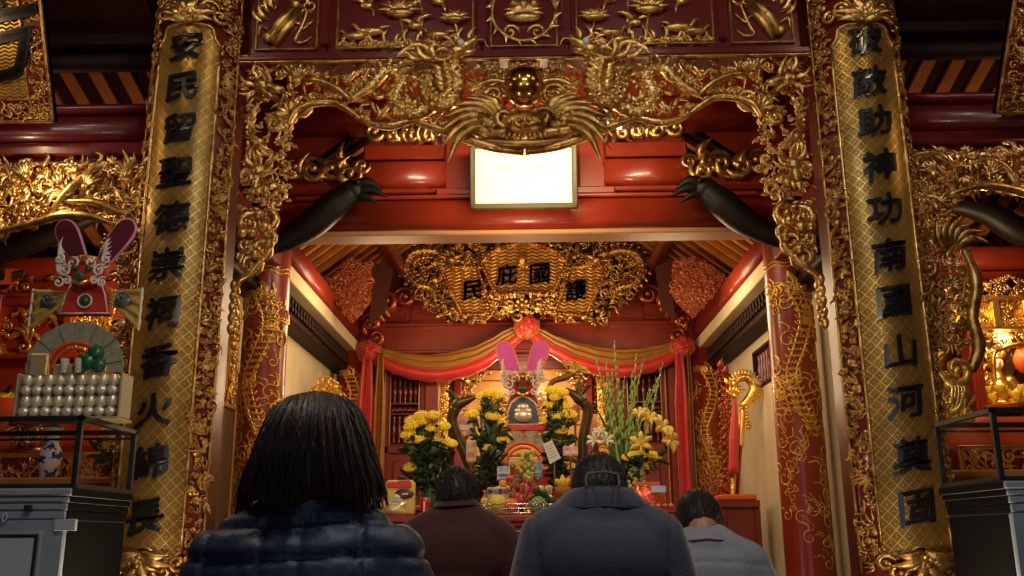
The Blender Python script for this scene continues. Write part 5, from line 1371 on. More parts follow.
b = MB(); o = V((base.x, 6.8, 0)); b.lathe([(.17, zb), (.18, zb+.02), (.12, zb+.05), (.09, zb+(base.z-zb)*.5), (.12, base.z-.05), (.17, base.z-.03), (.18, base.z)], o, 28); put('pedestal', b, RED, st)
b = MB(); b.M = frame(o+V((0, -.14, 0))); fill(b, [(-.1, zb+.06), (.1, zb+.06), (.12, base.z-.05), (-.12, base.z-.05)], 14, .03, .05, random.Random(2), 0, 'cf'); b.M = None; put('gilt_relief', b, GOLD, st)
base = at(524, 505, 8.75)
base.z = T2
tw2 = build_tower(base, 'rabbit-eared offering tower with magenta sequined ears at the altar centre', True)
# ------------------------------------------------------------------ flowers
STEM = mat('stem_green', (.06, .13, .025), .5, 0, c2=(.035, .08, .015), ns=14)
LEAF = mat('dark_leaf', (.028, .06, .015), .45, 0, c2=(.016, .035, .01), ns=14)
PET = mat('chrysanthemum_yellow', (.95, .76, .05), .5, 0, c2=(.92, .64, .03), ns=25)
LILY = mat('lily_yellow', (.92, .74, .16), .45, 0, c2=(.9, .58, .10), ns=16)
WHITEF = mat('white_petal', (.82, .76, .55), .5)
def mum(b, c, r, up=V((0, -.5, .85))):
    Q = up.normalized().to_track_quat('Z', 'X').to_matrix()
    b.ell(c, (r*.8, r*.8, r*.42), Q, 10, 6)
    for ring, (k, el, L) in enumerate(((14, .1, 1.0), (13, .5, .9), (10, .9, .72), (6, 1.25, .5))):
        for i in range(k):
            a = 2*PI*(i+.5*(ring % 2))/k
            d = V((math.cos(a)*math.cos(el), math.sin(a)*math.cos(el), math.sin(el)*.75))
            p0 = c+Q @ (d*r*.35); p1 = c+Q @ (d*r*L*.85); p2 = c+Q @ (d*r*L+V((0, 0, r*.18)))
            b.tube([p0, p1, p2], [r*.1, r*.16, r*.05], 5, flat=.6)
def lily(b, c, r, d):
    Q = V(d).normalized().to_track_quat('Z', 'X').to_matrix()
    for i in range(6):
        a = 2*PI*i/6; e = V((math.cos(a), math.sin(a), 0))
        b.tube(cr([c, c+Q @ (e*r*.3+V((0, 0, r*.7))), c+Q @ (e*r*.75+V((0, 0, r*1.0))), c+Q @ (e*r*1.15+V((0, 0, r*.85)))], 4), [r*.08, r*.2, r*.26, r*.03], 6, flat=.45)
    for i in range(5): a = i*1.26; b.tube([c, c+Q @ V((r*.2*math.cos(a), r*.2*math.sin(a), r*.95))], [r*.02, r*.04], 5)
def leaf(b, p, d, L, w):
    d = V(d).normalized(); s = V((0, 0, -1)); 
    b.tube(cr([p, p+d*L*.4+V((0, 0, L*.12)), p+d*L*.75+V((0, 0, L*.08)), p+d*L], 3), [w*.2, w, w*.8, .001], 6, flat=.25)
def vase_of(t, o, h, r, m, name='vase'):
    b = MB(); b.lathe([(.0, 0), (r*.7, 0), (r*.75, .01), (r*.9, h*.25), (r, h*.5), (r*.75, h*.78), (r*.62, h*.9), (r*.85, h), (r*.8, h), (r*.5, h*.88)], o, 22); put(name, b, m, t)
def bouquet(label, base, vh, vr, vm, blooms, Y, R, leaves=60, spread=1.0, cat='flowers', kinds=None, size=.046, name='chrysanthemum_bouquet'):
    t = thing(name, label, cat, base); base = V(base)
    vase_of(t, base, vh, vr, vm)
    heads = []
    neck = base+V((0, 0, vh*.9)); st = MB(); fo = MB()
    for i, bl in enumerate(blooms):
        px, py = bl[0], bl[1]; s = bl[2] if len(bl) > 2 else 1.0
        c = at(px, py, Y+R.uniform(-.07, .07)); heads.append(c)
        b = MB(); up = V((c.x-neck.x, -.45, .75)); mum(b, c, 1.22*size*s*R.uniform(.92, 1.1), up); put('flower_head', b, PET, t)
        st.tube(cr([neck-V((0, 0, vh*.5)), neck.lerp(c, .35)+V((0, .02, 0)), c-V((0, 0, .02))], 5), .006, 6)
        b = fo
        for k in range(max(1, leaves//len(blooms))):
            p = neck.lerp(c, R.uniform(.1, .92))+V((R.uniform(-.05, .05), R.uniform(-.06, .06), R.uniform(-.03, .03)))
            leaf(fo, p, (R.uniform(-1, 1), R.uniform(-1, .6), R.uniform(-.4, .9)), R.uniform(.07, .13), R.uniform(.014, .024))
    put('stems', st, STEM, t); put('foliage', fo, LEAF, t, kind='stuff')
    return t
VCER = mat('green_glaze', (.03, .07, .03), .2); VBR = mat('brass', (.6, .38, .1), .3, .9); VRED = mat('red_glaze', (.3, .02, .02), .25)
bo = at(429, 508, 7.2); bo.z = TT
t = bouquet('bouquet of yellow chrysanthemums at the left end of the altar table', bo, .2, .07, VCER,
    [(421, 416), (422, 422), (412, 421), (411, 427), (433, 416), (432, 429), (443, 427), (408, 435), (411, 440), (418, 440), (424, 441), (430, 439), (438, 439), (444, 441), (451, 444), (415, 451), (411, 468)], 7.2, random.Random(5), 150)
b = MB(); R = random.Random(8)
for k in range(90):
    c = at(429+R.uniform(-22, 22), 450+R.uniform(-6, 45), 7.22); sc_ = 1-max(0, (c.z-TT))*0; c = bo.lerp(c, .9); leaf(b, c, (R.uniform(-1, 1), R.uniform(-1, .3), R.uniform(-.2, 1)), R.uniform(.08, .15), .022)
put('lower_foliage', b, LEAF, t, kind='stuff')
bo = at(489, 506, 7.9); bo.z = TT
bouquet('tall column of yellow chrysanthemums left of the central tower', bo, .22, .07, VBR,
    [(483, 397), (495, 406), (491, 394), (493, 417), (472, 415), (490, 434), (488, 448), (500, 425), (503, 441), (480, 408), (499, 397)], 7.9, random.Random(6), 190, size=.05)
bo = at(560, 506, 7.9); bo.z = TT
bouquet('tall column of yellow chrysanthemums right of the central tower', bo, .22, .07, VBR,
    [(556, 398), (565, 406), (552, 391), (557, 417), (561, 431), (558, 441), (548, 421), (562, 393), (569, 415), (550, 405)], 7.9, random.Random(7), 190, size=.052)
# gladiolus, lily and chrysanthemum bouquet on the right
bo = at(627, 508, 7.3); bo.z = TT
t = bouquet('gladiolus spikes and lilies over a row of yellow chrysanthemums, right end of the altar table', bo, .22, .085, VCER,
    [(628, 458), (634, 456), (641, 455), (648, 455), (655, 456), (646, 466), (640, 459), (652, 459)], 7.15, random.Random(9), 120, name='gladiolus_bouquet', size=.042)
R = random.Random(12)
tips = [(596, 360), (606, 366), (614, 344), (636, 357), (643, 362), (662, 366), (624, 380), (650, 392), (601, 384), (632, 374), (612, 372), (656, 384)]
for i, (px, py) in enumerate(tips):
    tip = at(px, py, 7.35); foot = bo+V((R.uniform(-.04, .04), R.uniform(-.03, .05), .2)); b = MB()
    mid = foot.lerp(tip, .5)+V((R.uniform(-.03, .03), .02, .02)); P = cr([foot, mid, tip], 10)
    b.tube(P, [.012, .009, .004], 6)
    for k in range(7, len(P)):
        s = 1-(k-7)/(len(P)-7)*.7; sd = (-1)**k
        b.tube([P[k], P[k]+V((sd*.018*s, -.012, .03*s)), P[k]+V((sd*.010*s, -.014, .08*s))], [.007*s, .016*s, .002], 6)
    put('gladiolus_spike', b, mat('gladiolus_green', (.22, .34, .06), .45, 0, c2=(.36, .42, .10), ns=9), t)
b = MB()
for k in range(26):
    foot = bo+V((R.uniform(-.06, .06), R.uniform(-.04, .05), .2)); tip = at(R.uniform(596, 650), R.uniform(395, 440), 7.35)
    b.tube(cr([foot, foot.lerp(tip, .55)+V((0, .02, .03)), tip], 5), [.012, .02, .014, .002], 6, flat=.3)
put('blade_leaves', b, STEM, t)
for (px, py, r, d) in ((642, 447, .085, (-.2, -1, .3)), (662, 441, .09, (.9, -.7, .1)), (656, 431, .085, (.6, -.8, .5)), (647, 424, .075, (.2, -.8, .7)), (641, 419, .065, (-.2, -.7, .9)), (597, 442, .06, (-.6, -1, .3)), (605, 443, .06, (.2, -1, .4)), (600, 436, .05, (-.2, -.8, .8))):
    b = MB(); lily(b, at(px, py, 7.12), r, d); put('lily', b, LILY if px > 620 else WHITEF, t)
b = MB()
for k in range(40):
    c = at(R.uniform(628, 645), R.uniform(464, 490), 7.15); b.ell(c, R.uniform(.012, .022), nu=7, nv=5)
put('filler_blossom', b, mat('pale_filler', (.55, .55, .16), .5), t, kind='stuff')
# ------------------------------------------------------------------ crane statues
BRONZE = mat('dark_bronze', (.10, .065, .022), .4, .7, c2=(.06, .04, .015), ns=9)
for sx, w_, nk, head in ((-1, 'left', [(480, 492), (472, 472), (464, 452), (457, 436), (452, 420), (455, 408)], [(458, 404), (468, 400), (479, 395)]),
                   (1, 'right', [(586, 480), (583, 462), (583, 442), (586, 424), (588, 410), (584, 402)], [(580, 399), (573, 394), (566, 388)])):
    Y = 8.05; foot = at(nk[0][0]+sx*2, 500, Y); foot.z = TT
    t = thing('bronze_crane', f'dark bronze crane with a curved neck, {w_} of the central tower', 'statue', foot)
    b = MB(); P = cr([at(x, y, Y) for x, y in nk], 6); b.tube(P, [.06, .05, .045, .042, .045, .05], 12)
    h = [at(x, y, Y) for x, y in head]; b.tube(cr([P[-1]]+h, 5), [.05, .052, .034, .008], 12); b.ell(h[0], (.06, .05, .048), nu=12, nv=8)
    put('neck_and_head', b, BRONZE, t)
    b = MB(); b.tube(cr([h[0]+V((0, 0, .03)), h[0]+V((sx*.05, 0, .09)), h[0]+V((sx*.11, 0, .12))], 5), [.03, .022, .004], 8)
    if sx > 0: b.tube(cr([h[0], h[0]+V((-.01, 0, .1)), h[0]+V((.01, 0, .19))], 5), [.03, .025, .004], 8)
    put('crest', b, BRONZE, t)
    b = MB(); c = at(nk[0][0], 500, Y); c.z = TT+.27; b.ell(c+V((sx*.05, .1, 0)), (.11, .2, .1), Matrix.Rotation(.3, 3, 'X'), 14, 9); b.tube(cr([at(*nk[0], Y), c+V((0, -.02, .05)), c+V((0, .1, 0))], 4), [.06, .08, .1], 12); put('body', b, BRONZE, t)
    for s_ in (-1, 1):
        b = MB(); b.tube([c+V((sx*.05+s_*.045, .08, -.06)), c+V((sx*.05+s_*.045, .1, -.16)), V((c.x+sx*.05+s_*.045, c.y+.07, TT+.05))], .014, 8); put('leg', b, BRONZE, t)
    b = MB(); b.lathe([(.0, 0), (.15, 0), (.17, .02), (.13, .05), (.06, .07), (0, .075)], (c.x+sx*.05, c.y+.07, TT), 18); b.ell((c.x+sx*.05, c.y-.12, TT+.035), (.035, .05, .03)); put('tortoise_base', b, BRONZE, t)
t = thing('dried_branch', 'thin brown branch slanting behind the right chrysanthemum column', 'branch', at(562, 505, 8.3)); 
b = MB(); b.tube(cr([at(556, 470, 8.3), at(549, 400, 8.3), at(552, 383, 8.3), at(566, 377, 8.3), at(579, 371, 8.3)], 6), [.02, .02, .024, .03, .006], 8); b.tube([V((at(556, 470, 8.3).x, 8.3, TT)), at(556, 470, 8.3)], .02, 8); put('stick', b, mat('brown_bark', (.16, .08, .02), .6), t)
b = MB(); R = random.Random(5)
for i in range(9): leaf(b, at(575+R.uniform(-8, 6), 371+R.uniform(-3, 4), 8.3), (R.uniform(-1, 1), -.4, R.uniform(-.3, 1)), .1, .02)
put('yellow_leaves', b, mat('yellow_leaf', (.6, .42, .06), .5), t)
# ------------------------------------------------------------------ small offerings
def on(px, Y): p = at(px, 500, Y); p.z = TT; return p
def solid(name, b, m, label, cat, group=None): return put(name, b, m, None, label, cat, group)
CARD_Y = mat('yellow_card', (.80, .50, .06), .4, 0, c2=(.72, .58, .22), ns=8)
# large packet leaning at the left
o = on(399, 6.95); t = thing('snack_packet', 'tall yellow and red snack packet left of the drink can', 'packet', o)
a = at(385, 512, 6.95); c = at(415, 480, 6.95); hx = (c.x-a.x)
b = MB(); b.box((a.x, 6.92, TT), (c.x, 7.02, c.z), .02); put('packet', b, CARD_Y, t)
b = MB(); b.box((a.x+hx*.1, 6.912, c.z-.055), (c.x-.02, 6.925, c.z-.012), .004); b.box((a.x+hx*.42, 6.91, c.z-.06), (c.x-.03, 6.925, c.z-.004), .006); put('red_band', b, mat('packet_red', (.7, .05, .02), .35), t)
b = MB(); b.ell((a.x+hx*.66, 6.918, c.z-.10), (.07, .012, .035), nu=16, nv=8); put('brown_badge', b, mat('packet_brown', (.08, .03, .02), .35), t)
b = MB(); b.box((a.x+hx*.58, 6.902, c.z-.105), (a.x+hx*.8, 6.915, c.z-.095), .002); b.ell((a.x+hx*.42, 6.915, c.z-.125), (.03, .01, .03)); put('white_flash', b, WHITEF, t)
o = on(392, 6.86); t = thing('sweet_bag', 'shiny yellow bag of sweets in front of the snack packet', 'bag', o)
b = MB(); b.grid(lambda i, j: o+V(((.10+.012*math.sin(j*9))*math.cos(2*PI*i)*(1-.5*abs(j-.5)**2), (.05*math.sin(2*PI*i))*math.sin(PI*(.05+.9*j)), .10*j+.006*math.sin(i*30))), 24, 8, True, True); put('pouch', b, mat('foil_yellow', (.8, .58, .08), .25, .4, c2=(.85, .8, .6), ns=10, bump=(25, .5)), t)
b = MB(); b.box(o+V((-.08, -.012, .10)), o+V((.08, .012, .12)), .004); put('crimped_top', b, mat('silver_foil', (.7, .7, .68), .25, .7), t)
o = on(425, 6.85); t = thing('drink_can', 'red drink can standing by the left chrysanthemum vase', 'can', o)
b = MB(); b.lathe([(.0, 0), (.028, 0), (.033, .01), (.033, .1), (.027, .118), (0, .118)], o, 20); put('body', b, mat('can_red', (.6, .02, .03), .25, .4), t)
b = MB(); b.lathe([(.0, .117), (.026, .117), (.028, .121), (.026, .122), (0, .119)], o, 20); put('lid', b, mat('silver_can', (.6, .6, .6), .25, .9), t)
b = MB(); b.box(o+V((-.008, -.0345, .02)), o+V((.004, -.031, .1)), .001); put('white_stripe', b, WHITEF, t)
o = on(442, 6.9); t = thing('water_bottle', 'small clear water bottle with a blue cap beside the red can', 'bottle', o)
b = MB(); b.lathe([(.0, 0), (.03, 0), (.033, .01), (.031, .05), (.033, .08), (.031, .12), (.028, .14), (.012, .17), (.012, .185)], o, 18); put('bottle', b, mat('clear_bottle', (.55, .66, .75), .1, 0, trans=.6), t)
b = MB(); b.lathe([(.0332, .06), (.0345, .061), (.0345, .115), (.0325, .116)], o, 18); put('label', b, mat('bottle_label', (.06, .16, .5), .4, 0, c2=(.7, .7, .75), ns=25), t)
b = MB(); b.lathe([(.0, .183), (.0145, .183), (.0145, .2), (.012, .203), (0, .203)], o, 14); put('cap', b, mat('cap_blue', (.05, .2, .55), .4), t)
# white box with round emblems
a = at(487, 505, 7.15); c = at(509, 487, 7.15); t = thing('gift_box', 'grey gift box printed with round emblems behind the pomelo', 'box', (a.x, 7.15, TT))
b = MB(); b.box((a.x, 7.15, TT), (c.x, 7.24, c.z), .008); put('carton', b, mat('grey_carton', (.45, .42, .38), .45), t)
for k, m in enumerate(((.03, .05, .05), (.4, .3, .25), (.03, .06, .05), (.5, .06, .10))):
    b = MB(); cc = V((a.x+(c.x-a.x)*(.14+.235*k), 7.147, c.z-.03)); b.tube([cc+V((.013*math.cos(x), 0, .013*math.sin(x))) for x in np.linspace(0, 2*PI, 18)], .005, 6); b.ell(cc, (.006, .003, .006)); put('round_emblem', b, mat(f'emblem_ink_{"abcd"[k]}', m, .4), t)
b = MB(); b.box((a.x+.015, 7.143, c.z-.105), (c.x-.015, 7.151, c.z-.055), .002); put('orange_print', b, mat('orange_print', (.7, .35, .05), .5, 0, c2=(.6, .55, .4), ns=30), t)
def fruit(name, label, px, py, Y, r, m, sq=1.0, stem=True, cat='fruit'):
    c = at(px, py, Y); t = thing(name, label, cat, (c.x, Y, c.z-r*sq))
    b = MB(); R = random.Random(int(px)); 
    b.grid(lambda i, j: c+V((r*math.sin(PI*j)*math.cos(2*PI*i)*(1+.02*math.sin(6*i*PI)), r*math.sin(PI*j)*math.sin(2*PI*i), -r*sq*math.cos(PI*j)*(1 if j < .5 else (1-.10*math.exp(-((1-j)/.06)**2))))), 22, 14, True, True); put('flesh', b, m, t)
    if stem: b = MB(); b.tube([c+V((0, 0, r*sq*.84)), c+V((.004, 0, r*sq*1.12))], [.006, .004], 6); put('stem', b, mat('fruit_stem', (.12, .09, .03), .7), t)
    return t
tray = thing('wire_tray', 'low wire tray holding the fruit on the altar table', 'tray', on(517, 6.92)); o = on(517, 6.92)
b = MB()
for z in (.012, .045, .075): b.tube([o+V((.26*math.cos(a), .12*math.sin(a), z)) for a in np.linspace(0, 2*PI, 40)], .005, 6)
for a in np.linspace(0, 2*PI, 24, endpoint=False): b.tube([o+V((.26*math.cos(a), .12*math.sin(a), .008)), o+V((.27*math.cos(a), .125*math.sin(a), .08))], .0035, 5)
put('wire_rim', b, mat('chrome_wire', (.7, .68, .64), .2, .9), tray)
b = MB(); b.lathe([(0, .006), (.26, .006), (.26, .012), (0, .012)], o, 36, sy=.46); put('tray_floor', b, mat('chrome_wire', (.7, .68, .64), .2, .9), tray)
fruit('pomelo', 'yellow pomelo in front of the grey emblem box', 497, 505, 6.9, .068, mat('pomelo_skin', (.70, .55, .05), .5, 0, c2=(.55, .48, .05), ns=8, bump=(60, .2)), 1.12)
fruit('grapefruit', 'round orange-red grapefruit right of the pomelo', 512, 506, 6.88, .056, mat('grapefruit_skin', (.75, .18, .03), .4, 0, c2=(.68, .10, .02), ns=6, bump=(80, .15)))
def dragonfruit(px, py, Y, r, label):
    t = fruit('dragon_fruit', label, px, py, Y, r, mat('dragonfruit_skin', (.55, .02, .06), .4, 0, c2=(.42, .03, .04), ns=9), 1.2, False)
    c = at(px, py, Y); b = MB(); R = random.Random(int(px*3))
    for k in range(22):
        z = R.uniform(-.7, 1); a = R.uniform(0, 2*PI); q = math.sqrt(max(0, 1-z*z)); p = c+V((r*q*math.cos(a), r*q*math.sin(a), r*1.2*z)); d = (p-c).normalized()+V((0, 0, .8))
        b.tube([p, p+d*.015, p+d*.035], [.014, .01, .001], 5, flat=.4)
    put('scale_leaves', b, mat('dragonfruit_scale', (.45, .12, .05), .5, 0, c2=(.3, .2, .04), ns=20), t)
dragonfruit(527, 490, 7.0, .056, 'red dragon fruit heaped highest beside the green leaf')
dragonfruit(521, 501, 6.94, .054, 'darker red dragon fruit right of the grapefruit')
dragonfruit(516, 494, 7.06, .045, 'small red dragon fruit tucked behind the grapefruit')
cu = fruit('custard_apple', 'knobbly green custard apple on the right of the fruit tray', 538, 505, 6.9, .055, mat('custard_green', (.28, .36, .16), .6, 0, c2=(.2, .26, .1), ns=10), .95)
c = at(538, 505, 6.9); b = MB()
for k in range(70):
    z = 1-2*(k+.5)/70; a = k*2.4; q = math.sqrt(1-z*z); b.ell(c+V((.052*q*math.cos(a), .052*q*math.sin(a), .05*z)), .012, nu=6, nv=4)
put('knobs', b, MATS['custard_green'], cu)
t = thing('banana_leaf', 'broad dark green leaf standing behind the dragon fruit', 'leaf', on(541, 7.02)); p = at(541, 508, 7.02)
b = MB()
for (x, y, L, w) in ((-.06, .12, .17, .06), (.03, .1, .14, .045), (.07, .05, .12, .035), (-.02, .06, .13, .04)): b.tube(cr([p+V((0, 0, -.03)), p+V((x*.6, 0, y*.6)), p+V((x, -.02, y)), p+V((x*1.5, -.02, y*1.15))], 5), [.01, w*.8, w, .003], 8, flat=.15)
put('blade', b, mat('banana_leaf_green', (.02, .10, .03), .35), t)
t = thing('grape_bunch', 'pale green grapes hanging inside the red band of the central tower', 'grapes', at(529, 482, 7.4)); R = random.Random(6)
gm = mat('green_grape', (.42, .45, .08), .3)
b = MB(); b.tube(cr([at(529, 452, 7.4), at(528, 465, 7.4), at(527, 480, 7.4)], 5), .006, 6); put('stalk', b, STEM, t)
for k in range(34):
    s = k/34; b = MB(); c = at(527+R.uniform(-9, 9)*(1-.5*s), 452+30*s, 7.4+R.uniform(-.05, .03)); b.ell(c, (.019, .019, .022), nu=9, nv=6); put('grape', b, gm, t)
b = MB(); gp = at(528, 484, 7.4); b.lathe([(.06, TT), (.065, TT+.01), (.02, TT+.03), (.018, gp.z-.04), (.07, gp.z-.01), (.075, gp.z)], (gp.x, 7.4, 0), 20); put('foot_dish', b, VBR, t)
# cartons and packets inside the arch
for (px0, px1, py0, py1, Y, name, label, m, m2) in (
    (497, 510, 466, 480, 7.5, 'milk_carton', 'small white carton with blue print inside the arch', (.75, .72, .68), (.1, .15, .4)),
    (533, 542, 461, 478, 7.5, 'juice_carton', 'small blue carton right of the grapes', (.08, .12, .35), (.35, .45, .6)),
    (509, 516, 460, 466, 7.62, 'tea_tin', 'tiny cream tin at the back of the arch', (.75, .6, .35), (.4, .3, .2)),
    (521, 528, 459, 466, 7.62, 'tea_tin', 'cream tin with a red dot behind the grapes', (.75, .62, .4), (.5, .1, .1)),
    (457, 474, 412, 436, 8.32, 'gift_box', 'red and white gift box behind the neck of the left crane', (.6, .05, .04), (.8, .7, .6)),
    (570, 580, 404, 420, 8.3, 'gift_box', 'dark pink gift box right of the tall chrysanthemum column', (.45, .05, .10), (.7, .4, .2)),
    (588, 598, 414, 440, 8.32, 'gift_box', 'orange-red gift box behind the right crane', (.7, .12, .03), (.85, .6, .2)),
    (563, 578, 446, 456, 7.7, 'sweet_tin', 'red sweet tin with a white lid by the paper note', (.6, .04, .03), (.8, .75, .65)),
    (466, 476, 440, 462, 7.7, 'milk_carton', 'slim cream carton beside the left crane', (.75, .6, .35), (.5, .2, .1)),
    (513, 523, 475, 482, 7.45, 'sweet_tin', 'flat dark tin under the grapes', (.05, .05, .06), (.3, .3, .3))):
    a, c = at(px0, py1, Y), at(px1, py0, Y); t = thing(name, label, 'packet', (a.x, Y, TT))
    b = MB(); b.box((a.x, Y, a.z), (c.x, Y+.06, c.z), .006); put('carton', b, mat(name+'_'+str(px0)+'_face', m, .4, 0, c2=m2, ns=22), t)
    b = MB(); b.box((a.x+.01, Y-.003, a.z+(c.z-a.z)*.25), (c.x-.01, Y+.002, a.z+(c.z-a.z)*.45), .001); put('print', b, mat(name+'_'+str(px0)+'_print', m2, .4), t)
    b = MB(); b.lathe([(.03, TT), (.03, TT+.012), (.009, TT+.03), (.009, a.z-.03), (.03, a.z-.006), (.03, a.z)], ((a.x+c.x)/2, Y+.03, 0), 14); put('stand', b, VBR, t)
for (px, py, name, label) in ((510, 479, 'red_apple', 'small red apple under the white carton'), (503, 484, 'kumquat', 'little orange kumquat on top of the emblem box')):
    fruit(name, label, px, py, 7.2 if px > 505 else 7.2, .03, mat(name+'_skin', (.6, .06, .03) if px > 505 else (.8, .4, .03), .35))
# paper note, lotus tub, right-hand sweets, yellow buds
t = thing('paper_note', 'white paper note tilted on a stick beside the arch', 'note', on(553, 7.6)); q = [at(x, y, 7.6) for x, y in ((543, 444), (552, 440), (561, 458), (550, 464))]
b = MB(); b.prism(q, (0, .006, 0)); pn = put('sheet', b, mat('note_paper', (.72, .68, .6), .6), t)
b = MB(); 
for k in range(5):
    a0 = q[0].lerp(q[3], .2+.14*k); a1 = q[1].lerp(q[2], .2+.14*k); b.tube([a0.lerp(a1, .15)+V((0, -.002, 0)), a0.lerp(a1, .8)+V((0, -.002, 0))], .002, 4)
put('handwriting', b, mat('faint_ink', (.3, .3, .32), .6), pn)
b = MB(); m_ = q[3].lerp(q[2], .4); b.tube([V((m_.x, 7.61, TT)), m_+V((0, .01, 0))], .005, 6); put('stick', b, mat('brown_bark', (.16, .08, .02), .6), t)
t = thing('lotus_tub', 'small ribbed brown tub with yellow lotus petals left of the middle man', 'offering', on(563, 7.1)); a = at(563, 500, 7.1); z0 = TT
b = MB(); b.lathe([(.0, z0), (.04, z0), (.05, z0+.02), (.046, at(563, 497, 7.1).z), (.04, at(563, 496, 7.1).z)], (a.x, 7.1, 0), 16); put('pedestal', b, VRED, t)
zt_ = at(563, 487, 7.1).z; zb_ = at(563, 499, 7.1).z
b = MB(); b.lathe([(.0, zb_), (.04, zb_), (.05, zt_), (.046, zt_), (.03, zb_+.01)], (a.x, 7.1, 0), 20)
for i in range(20): an = 2*PI*i/20; b.tube([(a.x+.041*math.cos(an), 7.1+.041*math.sin(an), zb_), (a.x+.051*math.cos(an), 7.1+.051*math.sin(an), zt_)], .005, 5)
put('tub', b, mat('brown_wood_tub', (.35, .12, .03), .5), t)
b = MB()
for i in range(10): an = i*.63; b.ell((a.x+.03*math.cos(an), 7.1+.03*math.sin(an), zt_+.02), (.02, .02, .045), Matrix.Rotation(.5, 3, V((-math.sin(an), math.cos(an), 0))), 7, 5)
b.ell((a.x, 7.1, zt_+.04), (.02, .02, .05)); put('petals', b, YEL, t)
t = thing('lotus_tub', 'tiny tub of yellow petals beyond the left chrysanthemum column', 'offering', on(486, 7.45)); a = at(486, 500, 7.45)
b = MB(); b.lathe([(.0, TT), (.035, TT), (.045, TT+.09), (.04, TT+.09)], (a.x, 7.45, 0), 18); put('tub', b, MATS['brown_wood_tub'], t)
b = MB()
for i in range(8): an = i*.8; b.ell((a.x+.025*math.cos(an), 7.45+.025*math.sin(an), TT+.11), (.018, .018, .035), nu=7, nv=5)
put('petals', b, YEL, t)
o = on(648, 6.9); t = thing('sweet_bag', 'crinkled red bag of sweets right of the middle man', 'bag', o)
a0, a1 = at(632, 500, 6.9), at(666, 486, 6.9)
b = MB(); b.grid(lambda i, j: V((a0.x+(a1.x-a0.x)*(.5+.5*math.cos(2*PI*i)*(1-.25*abs(2*j-1))), 6.9+.07*math.sin(2*PI*i)*math.sin(PI*(.06+.88*j)), TT+(a1.z-TT)*j+.008*math.sin(i*34+j*8))), 30, 12, True, True); put('pouch', b, mat('red_foil', (.6, .03, .02), .25, .35, c2=(.7, .2, .08), ns=9, bump=(22, .6)), t)
b = MB(); b.box(V((a1.x-.12, 6.82, a1.z-.05)), V((a1.x-.01, 6.835, a1.z+.0)), .006); put('silver_window', b, mat('silver_foil', (.7, .7, .68), .25, .7), t)
b = MB(); b.box(V((a0.x+.02, 6.895, a1.z-.005)), V((a1.x-.04, 6.91, a1.z+.03)), .005); put('crimped_top', b, mat('red_foil_orange', (.75, .16, .05), .3, .3), t)
o = on(655, 6.84); t = thing('biscuit_tray', 'red tray of wrapped biscuits at the right end of the altar table', 'tray', o)
b = MB(); b.box(o+V((-.14, -.06, 0)), o+V((.14, .06, .045)), .01); put('tray', b, VRED, t)
for k in range(6): 
    b = MB(); b.ell(o+V((-.11+.044*k, -.01, .055)), (.024, .03, .018), nu=8, nv=5); put('biscuit', b, mat('wrapped_biscuit', (.6, .35, .1), .3, .3, c2=(.6, .1, .05), ns=12), t)
for i, (px, py) in enumerate(((682, 521), (691, 517), (687, 528))):
    c = at(px, py, 6.95); t = thing('lotus_candle', ('yellow bud-shaped candle at the far right of the altar table, ' + ('leftmost of three', 'tallest of three', 'lowest of three')[i]), 'candle', (c.x, 6.95, c.z-.1), 'bud-shaped candles')
    b = MB()
    for k in range(8): an = k*PI/4; b.ell(c+V((.018*math.cos(an), .018*math.sin(an), 0)), (.017, .017, .06), Matrix.Rotation(.15, 3, V((-math.sin(an), math.cos(an), 0))), 7, 6)
    put('petals', b, YEL, t)
    b = MB(); b.lathe([(.02, c.z-.10), (.035, c.z-.09), (.04, c.z-.05), (.03, c.z-.03)], (c.x, 6.95, 0), 14); put('cup', b, VBR, t)
    b = MB(); b.tube([c+V((0, 0, .04)), c+V((0, 0, .075))], .003, 5); put('wick', b, INK, t)
s_ = thing('side_stand', 'small red stand at the right end of the altar, under the yellow bud candles', 'stand', (at(686, 520, 6.95).x, 6.95, FLOOR)); cc = at(686, 535, 6.95)
b = MB(); b.lathe([(.12, FLOOR), (.12, FLOOR+.03), (.04, FLOOR+.08), (.035, cc.z-.1), (.13, cc.z-.05), (.13, cc.z-.01)], (cc.x, 6.95, 0), 22); put('pedestal', b, RED, s_)
b = MB(); b.tube([(cc.x+.13*math.cos(a), 6.95+.13*math.sin(a), cc.z-.01) for a in np.linspace(0, 2*PI, 30)], .008, 6); put('rim', b, GOLD, s_)
# ------------------------------------------------------------------ ceremonial staffs by the right wall
Yr = 8.75
rk = thing('staff_rack', 'red rack with an orange cloth holding the ceremonial staffs', 'rack', (at(737, 500, Yr).x, Yr, FLOOR))
xr0, xr1 = at(718, 500, Yr).x, at(757, 500, Yr).x; zr = at(737, 497, Yr).z
b = MB(); b.box((xr0, Yr-.12, zr-.10), (xr1, Yr+.2, zr-.03), .01); b.box((xr0, Yr-.1, FLOOR), (xr0+.05, Yr+.2, zr-.1)); b.box((xr1-.05, Yr-.1, FLOOR), (xr1, Yr+.2, zr-.1)); b.box((xr0, Yr-.06, FLOOR+.2), (xr1, Yr+.16, FLOOR+.28), .01); b.box((xr0+.02, Yr-.08, .3), (xr1-.02, Yr-.05, zr-.1), .006)
put('rack_frame', b, RED_DEEP, rk)
b = MB(); b.box((xr0+.0, Yr-.13, zr-.035), (xr1-.03, Yr+.2, zr+.02), .014); put('orange_cloth', b, mat('orange_altar_cloth', (.62, .10, .015)), rk)
